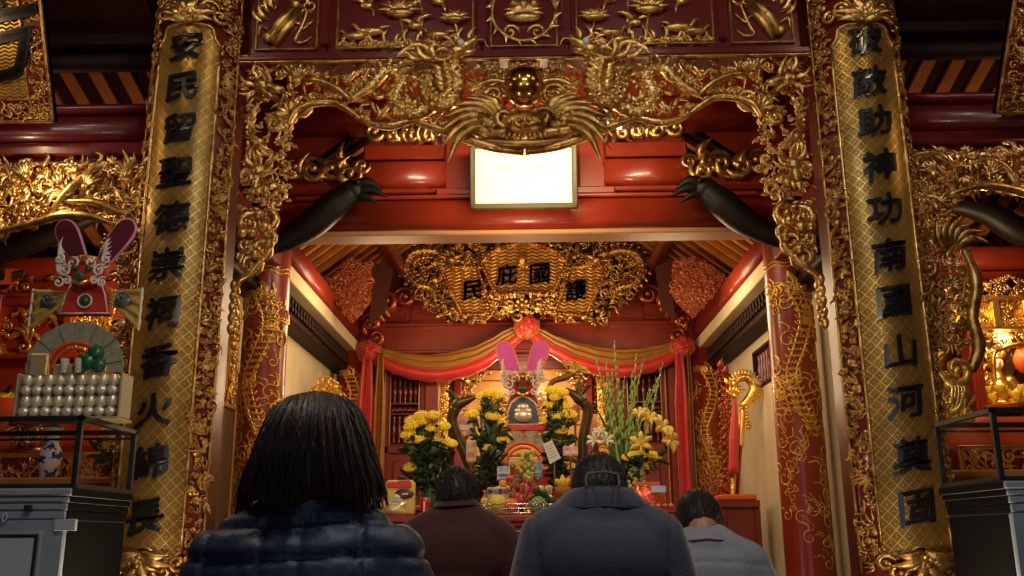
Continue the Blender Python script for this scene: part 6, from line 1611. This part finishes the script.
def staff(px_top, py_top, px_bot, Y, label, kind):
    tp = at(px_top, py_top, Y); bt = at(px_bot, 498, Y); bt.z = zr+.0
    t = thing('ceremonial_staff', label, 'staff', bt)
    d = (tp-bt); P = lambda s: bt+d*s
    if kind == 'phoenix':
        b = MB(); b.tube([P(0), P(.42)], .018, 10); put('shaft', b, RED, t)
        b = MB(); n = 30
        b.tube([P(.42+.3*k/n) for k in range(n+1)], [(.026 if k % 2 else .034) for k in range(n+1)], 10)
        b.M = frame(P(.9)); 
        P3 = cr([(-.02, -.15, 0), (.045, -.08, .0), (.095, .02, 0), (.05, .105, 0), (-.04, .11, 0), (-.09, .05, 0), (-.06, .0, 0)], 9); b.tube(P3, [(.8 if k % 2 else 1)*float(np.interp(k, [0, 20, 54], [.042, .054, .03])) for k in range(len(P3))], 10)
        for k in range(16):
            a = -1.2+k*.24; u, v = .005+.095*math.cos(a), .015+.105*math.sin(a); flame(b, u, v, a+.5, .08, .02, .4); b.ell((u*.93, v*.93, .035), .018, nu=6, nv=4)
        for k in range(8): flame(b, -.03+.01*k, -.12-.03*k, PI+.6, .06, .014, .3); b.ell((.0-.0*k, -.14-.03*k, .04), .018, nu=6, nv=4)
        flame(b, -.1, .05, 2.6, .1, .03, .4); b.ell((-.09, .09, .03), .022)
        b.M = None; put('phoenix_head', b, GOLD_BRIGHT, t)
    elif kind == 'tassel':
        b = MB(); b.tube([P(0), P(1)], .016, 8); put('shaft', b, GOLD, t)
        b = MB(); n = 16
        for k in range(26): 
            a = k*.6; b.tube(cr([P(.95)+V((.01*math.cos(a), .01*math.sin(a), 0)), P(.6)+V((.03*math.cos(a), .03*math.sin(a), 0)), P(.22)+V((.034*math.cos(a), .034*math.sin(a), .01*math.sin(k)))], 5), [.008, .012, .008], 5)
        put('red_tassel', b, SILK, t)
        b = MB(); b.M = frame(P(1)); [flame(b, 0, 0, PI/2+(k-2)*.5, .11, .02, .3) for k in range(5)]; b.ell((0, 0, 0), .035); b.M = None; put('gilt_finial', b, GOLD_BRIGHT, t)
        b = MB(); [b.ell(P(.02+.02*k), .024, nu=8, nv=5) for k in range(8)]; put('gilt_beads', b, GOLD, t)
    else:
        b = MB(); b.tube([P(0), P(1)], .014, 8); put('shaft', b, DARKWOOD, t)
        b = MB(); R = random.Random(px_top)
        for k in range(26): b.M = frame(P(.05+.035*k)); curl(b, .012*(-1)**k, 0, .026, R.uniform(0, 6), 1.2, (-1)**k, .011, .012)
        b.M = frame(P(1.0)); [curl(b, .03*math.cos(a), .03*math.sin(a), .035, a, 1.2, 1, .013) for a in (0.5, 1.6, 2.7)]; flame(b, 0, .03, PI/2, .13, .026, .3)
        b.M = None; put('carved_sheath', b, mat('red_gilt_scroll', (.42, .10, .02)), t)
staff(745, 378, 737, 8.7, 'gold phoenix-headed staff with a red shaft on the rack', 'phoenix')
staff(735, 396, 733, 8.66, 'staff wrapped in a long red tassel, middle of the rack', 'tassel')
staff(727, 380, 728, 8.74, 'dark carved staff with red and gold scrolls nearest the rear pillar', 'carved')
staff(722, 374, 724, 8.8, 'taller dark carved staff half behind the rear pillar', 'carved')
# barred window in the right wall
w1 = thing('window_1', 'small barred window letting daylight through the right wall', 'window', (2.22, 8.67, 2.58), None, 'structure')
b = MB()
for y in (8.36, 8.98): b.box((2.15, y-.015, 2.58), (2.24, y+.015, 2.93), .004)
for z in (2.585, 2.925): b.box((2.15, 8.35, z-.015), (2.24, 9.0, z+.015), .004)
put('frame', b, DARKWOOD, w1)
for k in range(6): 
    b = MB(); y = 8.42+.1*k; b.lathe([(.014, 2.58), (.022, 2.64), (.012, 2.7), (.024, 2.76), (.012, 2.82), (.022, 2.88), (.014, 2.93)], (2.2, y, 0), 8); put('bar', b, RED_DEEP, w1)
b = MB(); b.box((2.30, 8.3, 2.5), (2.32, 9.05, 3.0), .002); put('pane', b, mat('daylit_pane', (.6, .7, .85), .5, emit=((.62, .76, 1.0), .9)), w1)
# gilded mirror and brown board on the left wall
t = thing('gilt_mirror', 'gold framed mirror hanging on the left wall between the pillars', 'mirror', (-2.15, 6.3, 2.2)); z0, z1 = at(228, 400, 6.5).z, at(232, 308, 6.5).z
b = MB(); 
for (y0, y1, a, c) in ((5.95, 6.72, z0, z0+.08), (5.95, 6.72, z1-.08, z1), (5.95, 6.03, z0, z1), (6.64, 6.72, z0, z1)): b.box((-2.16, y0, a), (-2.10, y1, c), .012)
b.M = frame((-2.1, 0, 0), (0, 1, 0), (0, 0, 1), (1, 0, 0)); R = random.Random(4)
for poly in ([(5.95, z0), (6.72, z0), (6.72, z0+.1), (5.95, z0+.1)], [(5.95, z1-.1), (6.72, z1-.1), (6.72, z1), (5.95, z1)], [(5.95, z0), (6.05, z0), (6.05, z1), (5.95, z1)], [(6.62, z0), (6.72, z0), (6.72, z1), (6.62, z1)]): fill(b, poly, 40, .03, .05, R, 0, 'cflb', .65, .01)
b.M = None; put('gilt_frame', b, GOLD_BRIGHT, t)
b = MB(); b.box((-2.155, 6.02, z0+.06), (-2.135, 6.65, z1-.06), .003); put('mirror_glass', b, mat('mirror_glass', (.75, .72, .6), .08, 1), t)
b = MB(); b.box((-2.12, 6.1, z0+.1), (-2.10, 6.58, z0+.28), .01); put('painted_panel', b, GOLD_PAINT, t)
t = thing('brown_board', 'dark brown notice board standing under the gold mirror', 'board', (-2.1, 6.3, FLOOR)); zt_ = at(230, 402, 6.4).z
b = MB(); b.box((-2.15, 6.0, FLOOR), (-2.06, 6.66, zt_), .008); put('board', b, mat('brown_board', (.13, .075, .03), .45), t)
b = MB(); b.box((-2.06, 6.0, FLOOR), (-2.045, 6.03, zt_), .004); b.box((-2.06, 6.63, FLOOR), (-2.045, 6.66, zt_), .004); b.box((-2.06, 6.0, zt_-.03), (-2.045, 6.66, zt_), .004); put('edging', b, SHEEN, t)
t = thing('gilt_crest', 'gilded scroll crest of a stand behind the woman\'s head', 'ornament', (at(326, 400, 9.2).x, 9.2, FLOOR)); c = at(326, 392, 9.2)
b = MB(); b.M = frame(c); R = random.Random(3)
fill(b, [(-.16, -.05), (.16, -.05), (.10, .06), (.03, .14), (-.03, .14), (-.10, .06)], 40, .03, .05, R, 0, 'cflc', .65, .02); b.M = None; put('crest', b, GOLD_BRIGHT, t)
b = MB(); b.box((c.x-.15, 9.2, FLOOR), (c.x+.15, 9.3, c.z-.03), .012); put('stand', b, RED_DEEP, t)
# yellow flowers of the left side altar
bo = at(112, 470, 6.45); bo.z = zl
bouquet('small bunch of yellow flowers at the end of the left altar ledge', bo, .1, .05, VRED, [(106, 436), (112, 440), (116, 446), (104, 446), (110, 449), (118, 452), (107, 430), (99, 441)], 6.4, random.Random(3), 50, size=.036)
bo = at(5, 420, 7.0)
b_ = bouquet('dense bunch of yellow flowers on the orange cloth at the left edge', V((bo.x, 7.15, 2.28)), .06, .06, VRED, [(2, 398), (8, 397), (14, 400), (4, 405), (11, 406), (-3, 404), (1, 411), (9, 412)], 7.1, random.Random(4), 24, size=.05)
# ------------------------------------------------------------------ worshippers seen from behind
SKIN = mat('skin', (.45, .22, .12), .5, 0, c2=(.38, .17, .09), ns=9)
EYEW = mat('eye_white', (.75, .72, .68), .2); EYED = mat('eye_dark', (.02, .012, .01), .2)
HAIRM = mat('black_hair', (.012, .009, .008), .5, 0, c2=(.02, .013, .010), ns=30)
def wrinkle(co, nr, amp, sc, seed=0):
    d = np.array([noise.noise(V((p[0]*sc+seed, p[1]*sc, p[2]*sc*.6))) + .5*noise.noise(V((p[0]*sc*2.3, p[1]*sc*2.3+seed, p[2]*sc*1.2))) for p in co])
    return co+nr*(d*amp)[:, None]
def person(label, X, Y, T, S, sw, k, hf, tilt, cloth, trous, jacket_post, name_top, group=None, build=1.0, arm=1.0):
    t = thing('person', label, 'person', (X, Y, FLOOR), group)
    O = V((X, Y, 0)); P = lambda x, y, z: O+V((x, y, z))
    hc = P(0, hf, T-.118*k); Rx = Matrix.Rotation(-tilt, 3, 'X')
    H = lambda x, y, z: hc+Rx @ (V((x, y, z))*k)
    hipz = FLOOR+(S-FLOOR)*.625; kn = FLOOR+(S-FLOOR)*.335
    sh = sw-.052
    def arms(b, e):
        for s_ in (-1, 1):
            limb(b, [P(s_*sh*.75, 0, S-.085), P(s_*(sh+.0), .0, S-.115), P(s_*(sw+.01)*arm, .02, S-.30), P(s_*(sw-.05), .16, S-.33), P(s_*.075, .30, S-.22)], [.056+e, .056+e, .043+e, .04+e, .030+e])
    def torso(b, e):
        limb(b, [P(-sh, 0, S-.10), P(-sh*.5, 0, S-.065), P(0, .005, S-.03), P(sh*.5, 0, S-.065), P(sh, 0, S-.10)], [.05+e, .056+e, .06+e, .056+e, .05+e])
        b.ell(P(0, .015, S-.15), (sh+.035+e, .112+e, .15), nu=20, nv=12)
        b.ell(P(0, .01, S-.31), (sh-.01+e, .108+e, .17), nu=20, nv=12)
        b.ell(P(0, 0, hipz+.03), (.155+e, .115+e, .14), nu=20, nv=12)
        b.ell(P(0, .0, S-.06), (sh*.55, .07+e, .085+e), nu=16, nv=10)
    def body(b):
        b.ell(H(0, 0, .01), (.074*k, .094*k, .108*k), Rx, 20, 14)
        b.ell(H(0, .045, -.045), (.056*k, .058*k, .072*k), Rx, 14, 10)         # jaw
        limb(b, [H(0, .088, .02), H(0, .112, -.02)], [.009*k, .015*k]); b.ell(H(0, .098, -.055), (.024*k, .012*k, .009*k), Rx); b.ell(H(0, .09, .035), (.055*k, .02*k, .014*k), Rx)
        for s_ in (-1, 1): b.ell(H(s_*.076, -.005, -.005), (.010*k, .022*k, .034*k), Rx)
        limb(b, [H(0, -.01, -.06), P(0, .01, S+.02), P(0, .01, S-.05)], [.052*k, .056*k, .07*k])
        torso(b, -.012); arms(b, -.014)
        for s_ in (-1, 1):
            w0 = P(s_*.07, .305, S-.215); d = V((-s_*.25, .35, .9)).normalized(); sd = V((0, .9, -.35)).normalized()
            limb(b, [w0, w0+d*.045, w0+d*.09], [.026, .03, .027])
            for i, (o_, L) in enumerate(((-.026, .062), (-.009, .076), (.009, .072), (.026, .054))):
                p0 = w0+d*.085+sd*o_; limb(b, [p0, p0+d*L*.5+V((-s_*.004, 0, 0)), p0+d*L+V((-s_*.012, .004, 0))], [.0092, .0088, .0072], 8)
            p0 = w0+d*.03-sd*.028; limb(b, [p0, p0-sd*.02+d*.03, p0-sd*.022+d*.06], [.0115, .010, .008], 8)
            limb(b, [P(s_*.085, 0, hipz), P(s_*.09, .01, kn), P(s_*.095, -.015, FLOOR+.08)], [.078, .052, .034])
            limb(b, [P(s_*.095, -.03, FLOOR+.04), P(s_*.10, .12, FLOOR+.03)], [.032, .028])
    blob('body', body, SKIN, .0075, 3, t, label='skin of the neck, face and hands')
    for s_ in (-1, 1):
        b = MB(); c = H(s_*.032, .088, .012); b.ell(c, .0125*k, nu=12, nv=8); e = put('eye', b, EYEW, t)
        b = MB(); b.ell(H(s_*.032, .0955, .011), .0065*k, nu=10, nv=6); put('iris', b, EYED, e)
    def jk(b): torso(b, .012); arms(b, .010); b.ell(P(0, .0, (S-.3+hipz)/2), (sh+.015, .125, .24), nu=20, nv=12); b.ell(P(0, 0, hipz-.02), (.185*build, .15, .12), nu=20, nv=12)
    blob(name_top, jk, cloth, .010, 5, t, jacket_post)
    def tr(b):
        b.ell(P(0, 0, hipz-.02), (.165, .125, .13), nu=18, nv=10)
        for s_ in (-1, 1): limb(b, [P(s_*.085, 0, hipz-.02), P(s_*.09, .01, kn), P(s_*.095, -.01, FLOOR+.09)], [.10, .075, .062])
    blob('trousers', tr, trous, .014, 4, t)
    for s_ in (-1, 1):
        b = MB(); b.ell(P(s_*.098, .05, FLOOR+.04), (.045, .135, .042), nu=14, nv=8); b.box(P(s_*.098-.043, -.08, FLOOR), P(s_*.098+.043, .18, FLOOR+.018), .006); put('shoe', b, mat('dark_shoe', (.02, .018, .018), .5), t)
    return t, H, P
def short_hair(t, H, k, seed, low=2.18, m=HAIRM):
    R = random.Random(seed); b = MB()
    def surf(th, ph, g=0):   # th around (0 = back), ph from the crown down
        r = (.083+g, .103+g, .117+g)
        return H(r[0]*math.sin(ph)*math.sin(th), -r[1]*math.sin(ph)*math.cos(th), .012+r[2]*math.cos(ph))
    def lo(th):
        a = abs(th)
        return low-.25*max(0, a-.9)-(.35*max(0, a-1.5)) if a < 2.1 else 1.15
    b.grid(lambda i, j: surf((i-.5)*2*PI, j*lo((i-.5)*2*PI), .002*math.sin(i*80)*j), 48, 12)
    for k_ in range(1500):
        th = R.uniform(-PI, PI); ph = lo(th)*math.sqrt(R.uniform(.02, .92)); L = R.uniform(.16, .3)
        w = R.uniform(-.12, .12)
        b.tube([surf(th, ph, .001), surf(th+w*.5, min(ph+L*.5, lo(th)+.02), .0035), surf(th+w, min(ph+L, lo(th)+.05), .001)], [.0009, .0011, .0003], 3)
    put('hair', b, m, t, label='short black hair')
# --- woman in a quilted navy jacket, nearest
def quilt(co, nr):
    x = co[:, 0]+.416; z = co[:, 2]
    d = np.zeros(len(co))
    for c in (-.165, -.055, .015, .12): d -= .009*np.exp(-((x-c-.01*np.sin(z*9))/.006)**2)
    for c in np.arange(.72, 1.31, .062): d -= .009*np.exp(-((z-c-.006*np.sin(x*14))/.006)**2)
    d += .003*np.abs(np.sin((z-.72)/.062*PI))**.5
    d += np.array([.004*noise.noise(V((p[0]*9, p[1]*9, p[2]*28)))+.003*noise.noise(V((p[0]*24, 3, p[2]*50))) for p in co])
    return co+nr*d[:, None]
NAVY = mat('navy_quilted_nylon', (.016, .028, .062), .5, 0, c2=(.012, .020, .045), ns=7, bump=(70, .15))
t, H, P = person('woman with a dark bob in a quilted navy jacket, nearest the camera', -.416, 1.84, 1.515, 1.315, .214, 1.0, .03, .25, NAVY, mat('black_trousers', (.015, .015, .018), .6), quilt, 'quilted_jacket')
b = MB(); R = random.Random(3)
tz = [0, .04, .1, .2, .35, .55, .75, .9, 1.0]; wx = [.012, .046, .066, .084, .097, .113, .128, .136, .128]; wy = [.012, .05, .075, .098, .112, .116, .11, .103, .09]
zt, zl_ = 1.53, 1.312; hx = V((-.413, 1.86, 0))
def hairp(th, s, g=0.0):
    a = float(np.interp(s, tz, wx)); c = float(np.interp(s, tz, wy)); co_, si = math.sin(th), -math.cos(th)   # th 0 = back
    f = 1.0
    fr = max(0, math.cos(th-PI))             # front
    yy = si*c
    if fr > .2 and s > .3: yy = min(yy, .012)
    w = .004*math.sin(th*17+s*3)+.003*math.sin(th*41+1)
    return hx+V((co_*(a+w+g), yy-(w+g)*math.cos(th)-.01*s, zt+(zl_-zt)*s+(.012*math.sin(th*5)*s if s > .9 else 0)))
b.grid(lambda i, j: hairp(i*2*PI, j), 90, 22, True, True)
for k_ in range(1300):
    th = R.uniform(-2.2, 2.2); s0 = R.uniform(.02, .5); s1 = min(1.06, s0+R.uniform(.3, .7)); dth = R.uniform(-.06, .06); g = R.uniform(-.001, .0022)
    pts = [hairp(th+dth*q/6+.02*math.sin(q+k_), min(1.0, s0+(s1-s0)*q/6), g+(.016*max(0, s0+(s1-s0)*q/6-.88)*6 if R.random() < .8 else 0)) - V((0, 0, max(0, s0+(s1-s0)*q/6-1)*.2)) for q in range(7)]
    b.tube(pts, [.0005, .0016, .0018, .0015, .0006], 3)
put('bob_hair', b, mat('dark_brown_hair', (.014, .007, .006), .46, 0, c2=(.036, .013, .009), ns=9), t, label='dark brown shoulder-length bob')
b = MB(); 
b.grid(lambda i, j: P(.0+.082*math.sin(i*2*PI), .0-.072*math.cos(i*2*PI), 1.285+.035*j), 40, 5, True, True); put('collar', b, NAVY, t)
# --- middle man in a slate coat
def coat(co, nr):
    x = co[:, 0]-.212; d = -.006*np.exp(-(x/.004)**2)*(co[:, 1] < 2.86)
    co = wrinkle(co, nr, .007, 6, 3); 
    for s_ in (-1, 1): d += -.004*np.exp(-((np.abs(x)-.185-.02*np.sin((co[:, 2]-1.2)*8))/.005)**2)
    return co+nr*d[:, None]
SLATE = mat('slate_wool', (.048, .053, .088), .75, 0, c2=(.036, .040, .068), ns=6, bump=(160, .3), sheen=.3)
t, H, P = person('man in a slate blue coat with a stand-up collar, centre of the row', .212, 2.86, 1.49, 1.355, .232, 1.0, .05, .35, SLATE, mat('grey_trousers', (.03, .03, .035), .7), coat, 'coat', arm=.95)
short_hair(t, H, 1, 4)
b = MB()
prof = [(.070, 1.35), (.074, 1.385), (.078, 1.396), (.088, 1.396), (.108, 1.382), (.142, 1.350), (.150, 1.338), (.142, 1.334)]
b.grid(lambda i, j: P(np.interp(j, np.linspace(0, 1, 8), [p[0] for p in prof])*1.0*math.sin((i-.5)*5.0), -.0-np.interp(j, np.linspace(0, 1, 8), [p[0]*(.86-.26*max(0, p[0]-.09)/.06) for p in prof])*math.cos((i-.5)*5.0)+.015, np.interp(j, np.linspace(0, 1, 8), [p[1] for p in prof])-.01*abs(math.sin((i-.5)*5.0))), 48, 21)
col = put('collar', b, SLATE, t)
b = MB(); q = [(-.046, 1.385), (-.047, 1.415), (-.036, 1.425), (0, 1.429), (.036, 1.425), (.047, 1.415), (.046, 1.385)]
pts = cr([P(x, -.062-.018*(1-(x/.07)**2)-(1.43-z)*.45, z) for x, z in q], 4); b.tube(pts, .0042, 6, flat=.6); b.ell(P(0, -.084, 1.428), .007)
put('hanger_loop', b, mat('grey_tape', (.06, .066, .10), .6), col)
# --- left man in a dark red-brown jumper
RUST = mat('red_brown_knit', (.062, .011, .008), .85, 0, c2=(.046, .008, .006), ns=8, bump=(120, .35), sheen=.2)
t, H, P = person('man in a dark red-brown jumper, left of the row with his head bowed', -.258, 3.48, 1.495, 1.35, .212, .93, .035, .3, RUST, mat('grey_trousers', (.03, .03, .035), .7), lambda c, n: wrinkle(c, n, .008, 6, 9), 'jumper')
short_hair(t, H, 1, 8, 1.98)
b = MB(); b.grid(lambda i, j: P((.062+.028*j)*math.sin(2*PI*i), .008-(.058+.02*j)*math.cos(2*PI*i), 1.388-.03*j+.004*math.sin(i*2*PI)), 36, 4, True, True); put('ribbed_collar', b, RUST, t)
# --- right man in a grey-blue jacket
def yoke(co, nr):
    x = co[:, 0]-.605; co = wrinkle(co, nr, .009, 6, 21)
    d = -.005*np.exp(-((co[:, 2]-1.155-.012*np.cos(x*9))/.005)**2)*(co[:, 1] < 3.42)
    return co+nr*d[:, None]
DENIM = mat('grey_blue_cotton', (.27, .285, .32), .75, 0, c2=(.21, .225, .26), ns=5, bump=(140, .3))
t, H, P = person('man in a light grey-blue jacket, right of the row and bending lowest', .605, 3.42, 1.405, 1.262, .212, .98, .07, .45, DENIM, mat('grey_trousers', (.03, .03, .035), .7), yoke, 'jacket')
short_hair(t, H, 1, 12, 2.16)
b = MB(); b.grid(lambda i, j: P((.062+.035*j)*math.sin((i-.5)*5.4), .012-(.064+.03*j)*math.cos((i-.5)*5.4), 1.282-.04*j-.01*abs(math.sin((i-.5)*5.4))), 36, 5); put('collar', b, DENIM, t)
# ------------------------------------------------------------------ light and colour management
def area(name, loc, target, size, energy, color, size_y=None):
    l = bpy.data.lights.new(name, 'AREA'); l.energy = energy; l.color = color; l.shape = 'RECTANGLE'; l.size = size; l.size_y = size_y or size
    o = bpy.data.objects.new(name, l); COL.objects.link(o); o.location = loc
    o.rotation_euler = (V(target)-V(loc)).to_track_quat('-Z', 'Y').to_euler(); return o
def point(name, loc, energy, color, r=.05):
    l = bpy.data.lights.new(name, 'POINT'); l.energy = energy; l.color = color; l.shadow_soft_size = r
    o = bpy.data.objects.new(name, l); COL.objects.link(o); o.location = loc; return o
WARM = (1.0, .66, .33); WARM2 = (1.0, .78, .50); COOL = (.62, .76, 1.0)
# daylight through the open entrance doors, behind the worshippers
area('entrance_daylight', (0, -5.6, 2.2), (0, 2, 1.4), 4.2, 34, COOL, 3.0)
# unseen fill lights added in the front hall
area('worshipper_fill', (.3, 1.0, 4.6), (.1, 2.8, 1.2), 1.2, 32, (.86, .92, 1.0), .12)  # added cool light for the worshippers' backs
for x in (-2.3, -.8, .8, 2.3): point('hall_fill', (x, 3.3, 4.8), 14, WARM2, .05)  # added high up for glints on the front gilding
for x in (-1.1, 1.1): point('hall_fill', (x, 2.0, 2.95), 24, WARM2, .05)  # added lower down to brighten the couplet boards
# tube lamps fixed behind the arch: they light the sanctuary
area('tube_light', (0.28, 5.5, 4.05), (0, 7.5, 3.5), 1.0, 20, (1, .72, .42), .08)
area('tube_light', (0, 5.75, 3.98), (0, 6.62, 3.8), .9, 11, (1, .86, .6), .08)
# unseen warm lights added around the altar
for x in (-1.2, 1.2): point('altar_lamp', (x, 8.0, 3.2), 42, (1, .70, .38), .3)
point('altar_lamp', (0, 9.5, 3.05), 38, (1, .72, .40), .2)
point('screen_fill', (0, 10.8, 2.9), 36, WARM2, .1)  # extra light put in to brighten the altar screen
# side bay altar lamps
for x in (-3.0, 3.2): point('bay_lamp', (x, 6.7, 3.0), 26, WARM, .08); point('bay_lamp', (x*1.1, 4.3, 3.9), 9, WARM, .05)
for x in (-1.5, 1.52): point('foot_lamp', (x, 3.95, .8), 22, WARM2, .06)  # added unseen, brightens the lower ends of the couplet boards
point('table_lamp', (0, 6.2, 3.25), 24, (1, .74, .42), .1)  # added without a fixture to light the bouquet fronts
point('shrine_light', SHRINE_LAMP+V((0, -.06, -.03)), 7, WARM2, .03)
point('frieze_lamp', at(34, 170, 4.9), 4, WARM2, .03)
w = bpy.data.worlds.new('dim_hall'); scene.world = w; w.use_nodes = True
w.node_tree.nodes['Background'].inputs[0].default_value = (.9, .7, .5, 1); w.node_tree.nodes['Background'].inputs[1].default_value = .01
scene.view_settings.view_transform = 'Standard'; scene.view_settings.look = 'None'; scene.view_settings.gamma = 1; scene.view_settings.use_curve_mapping = False
scene.view_settings.exposure = 0.0
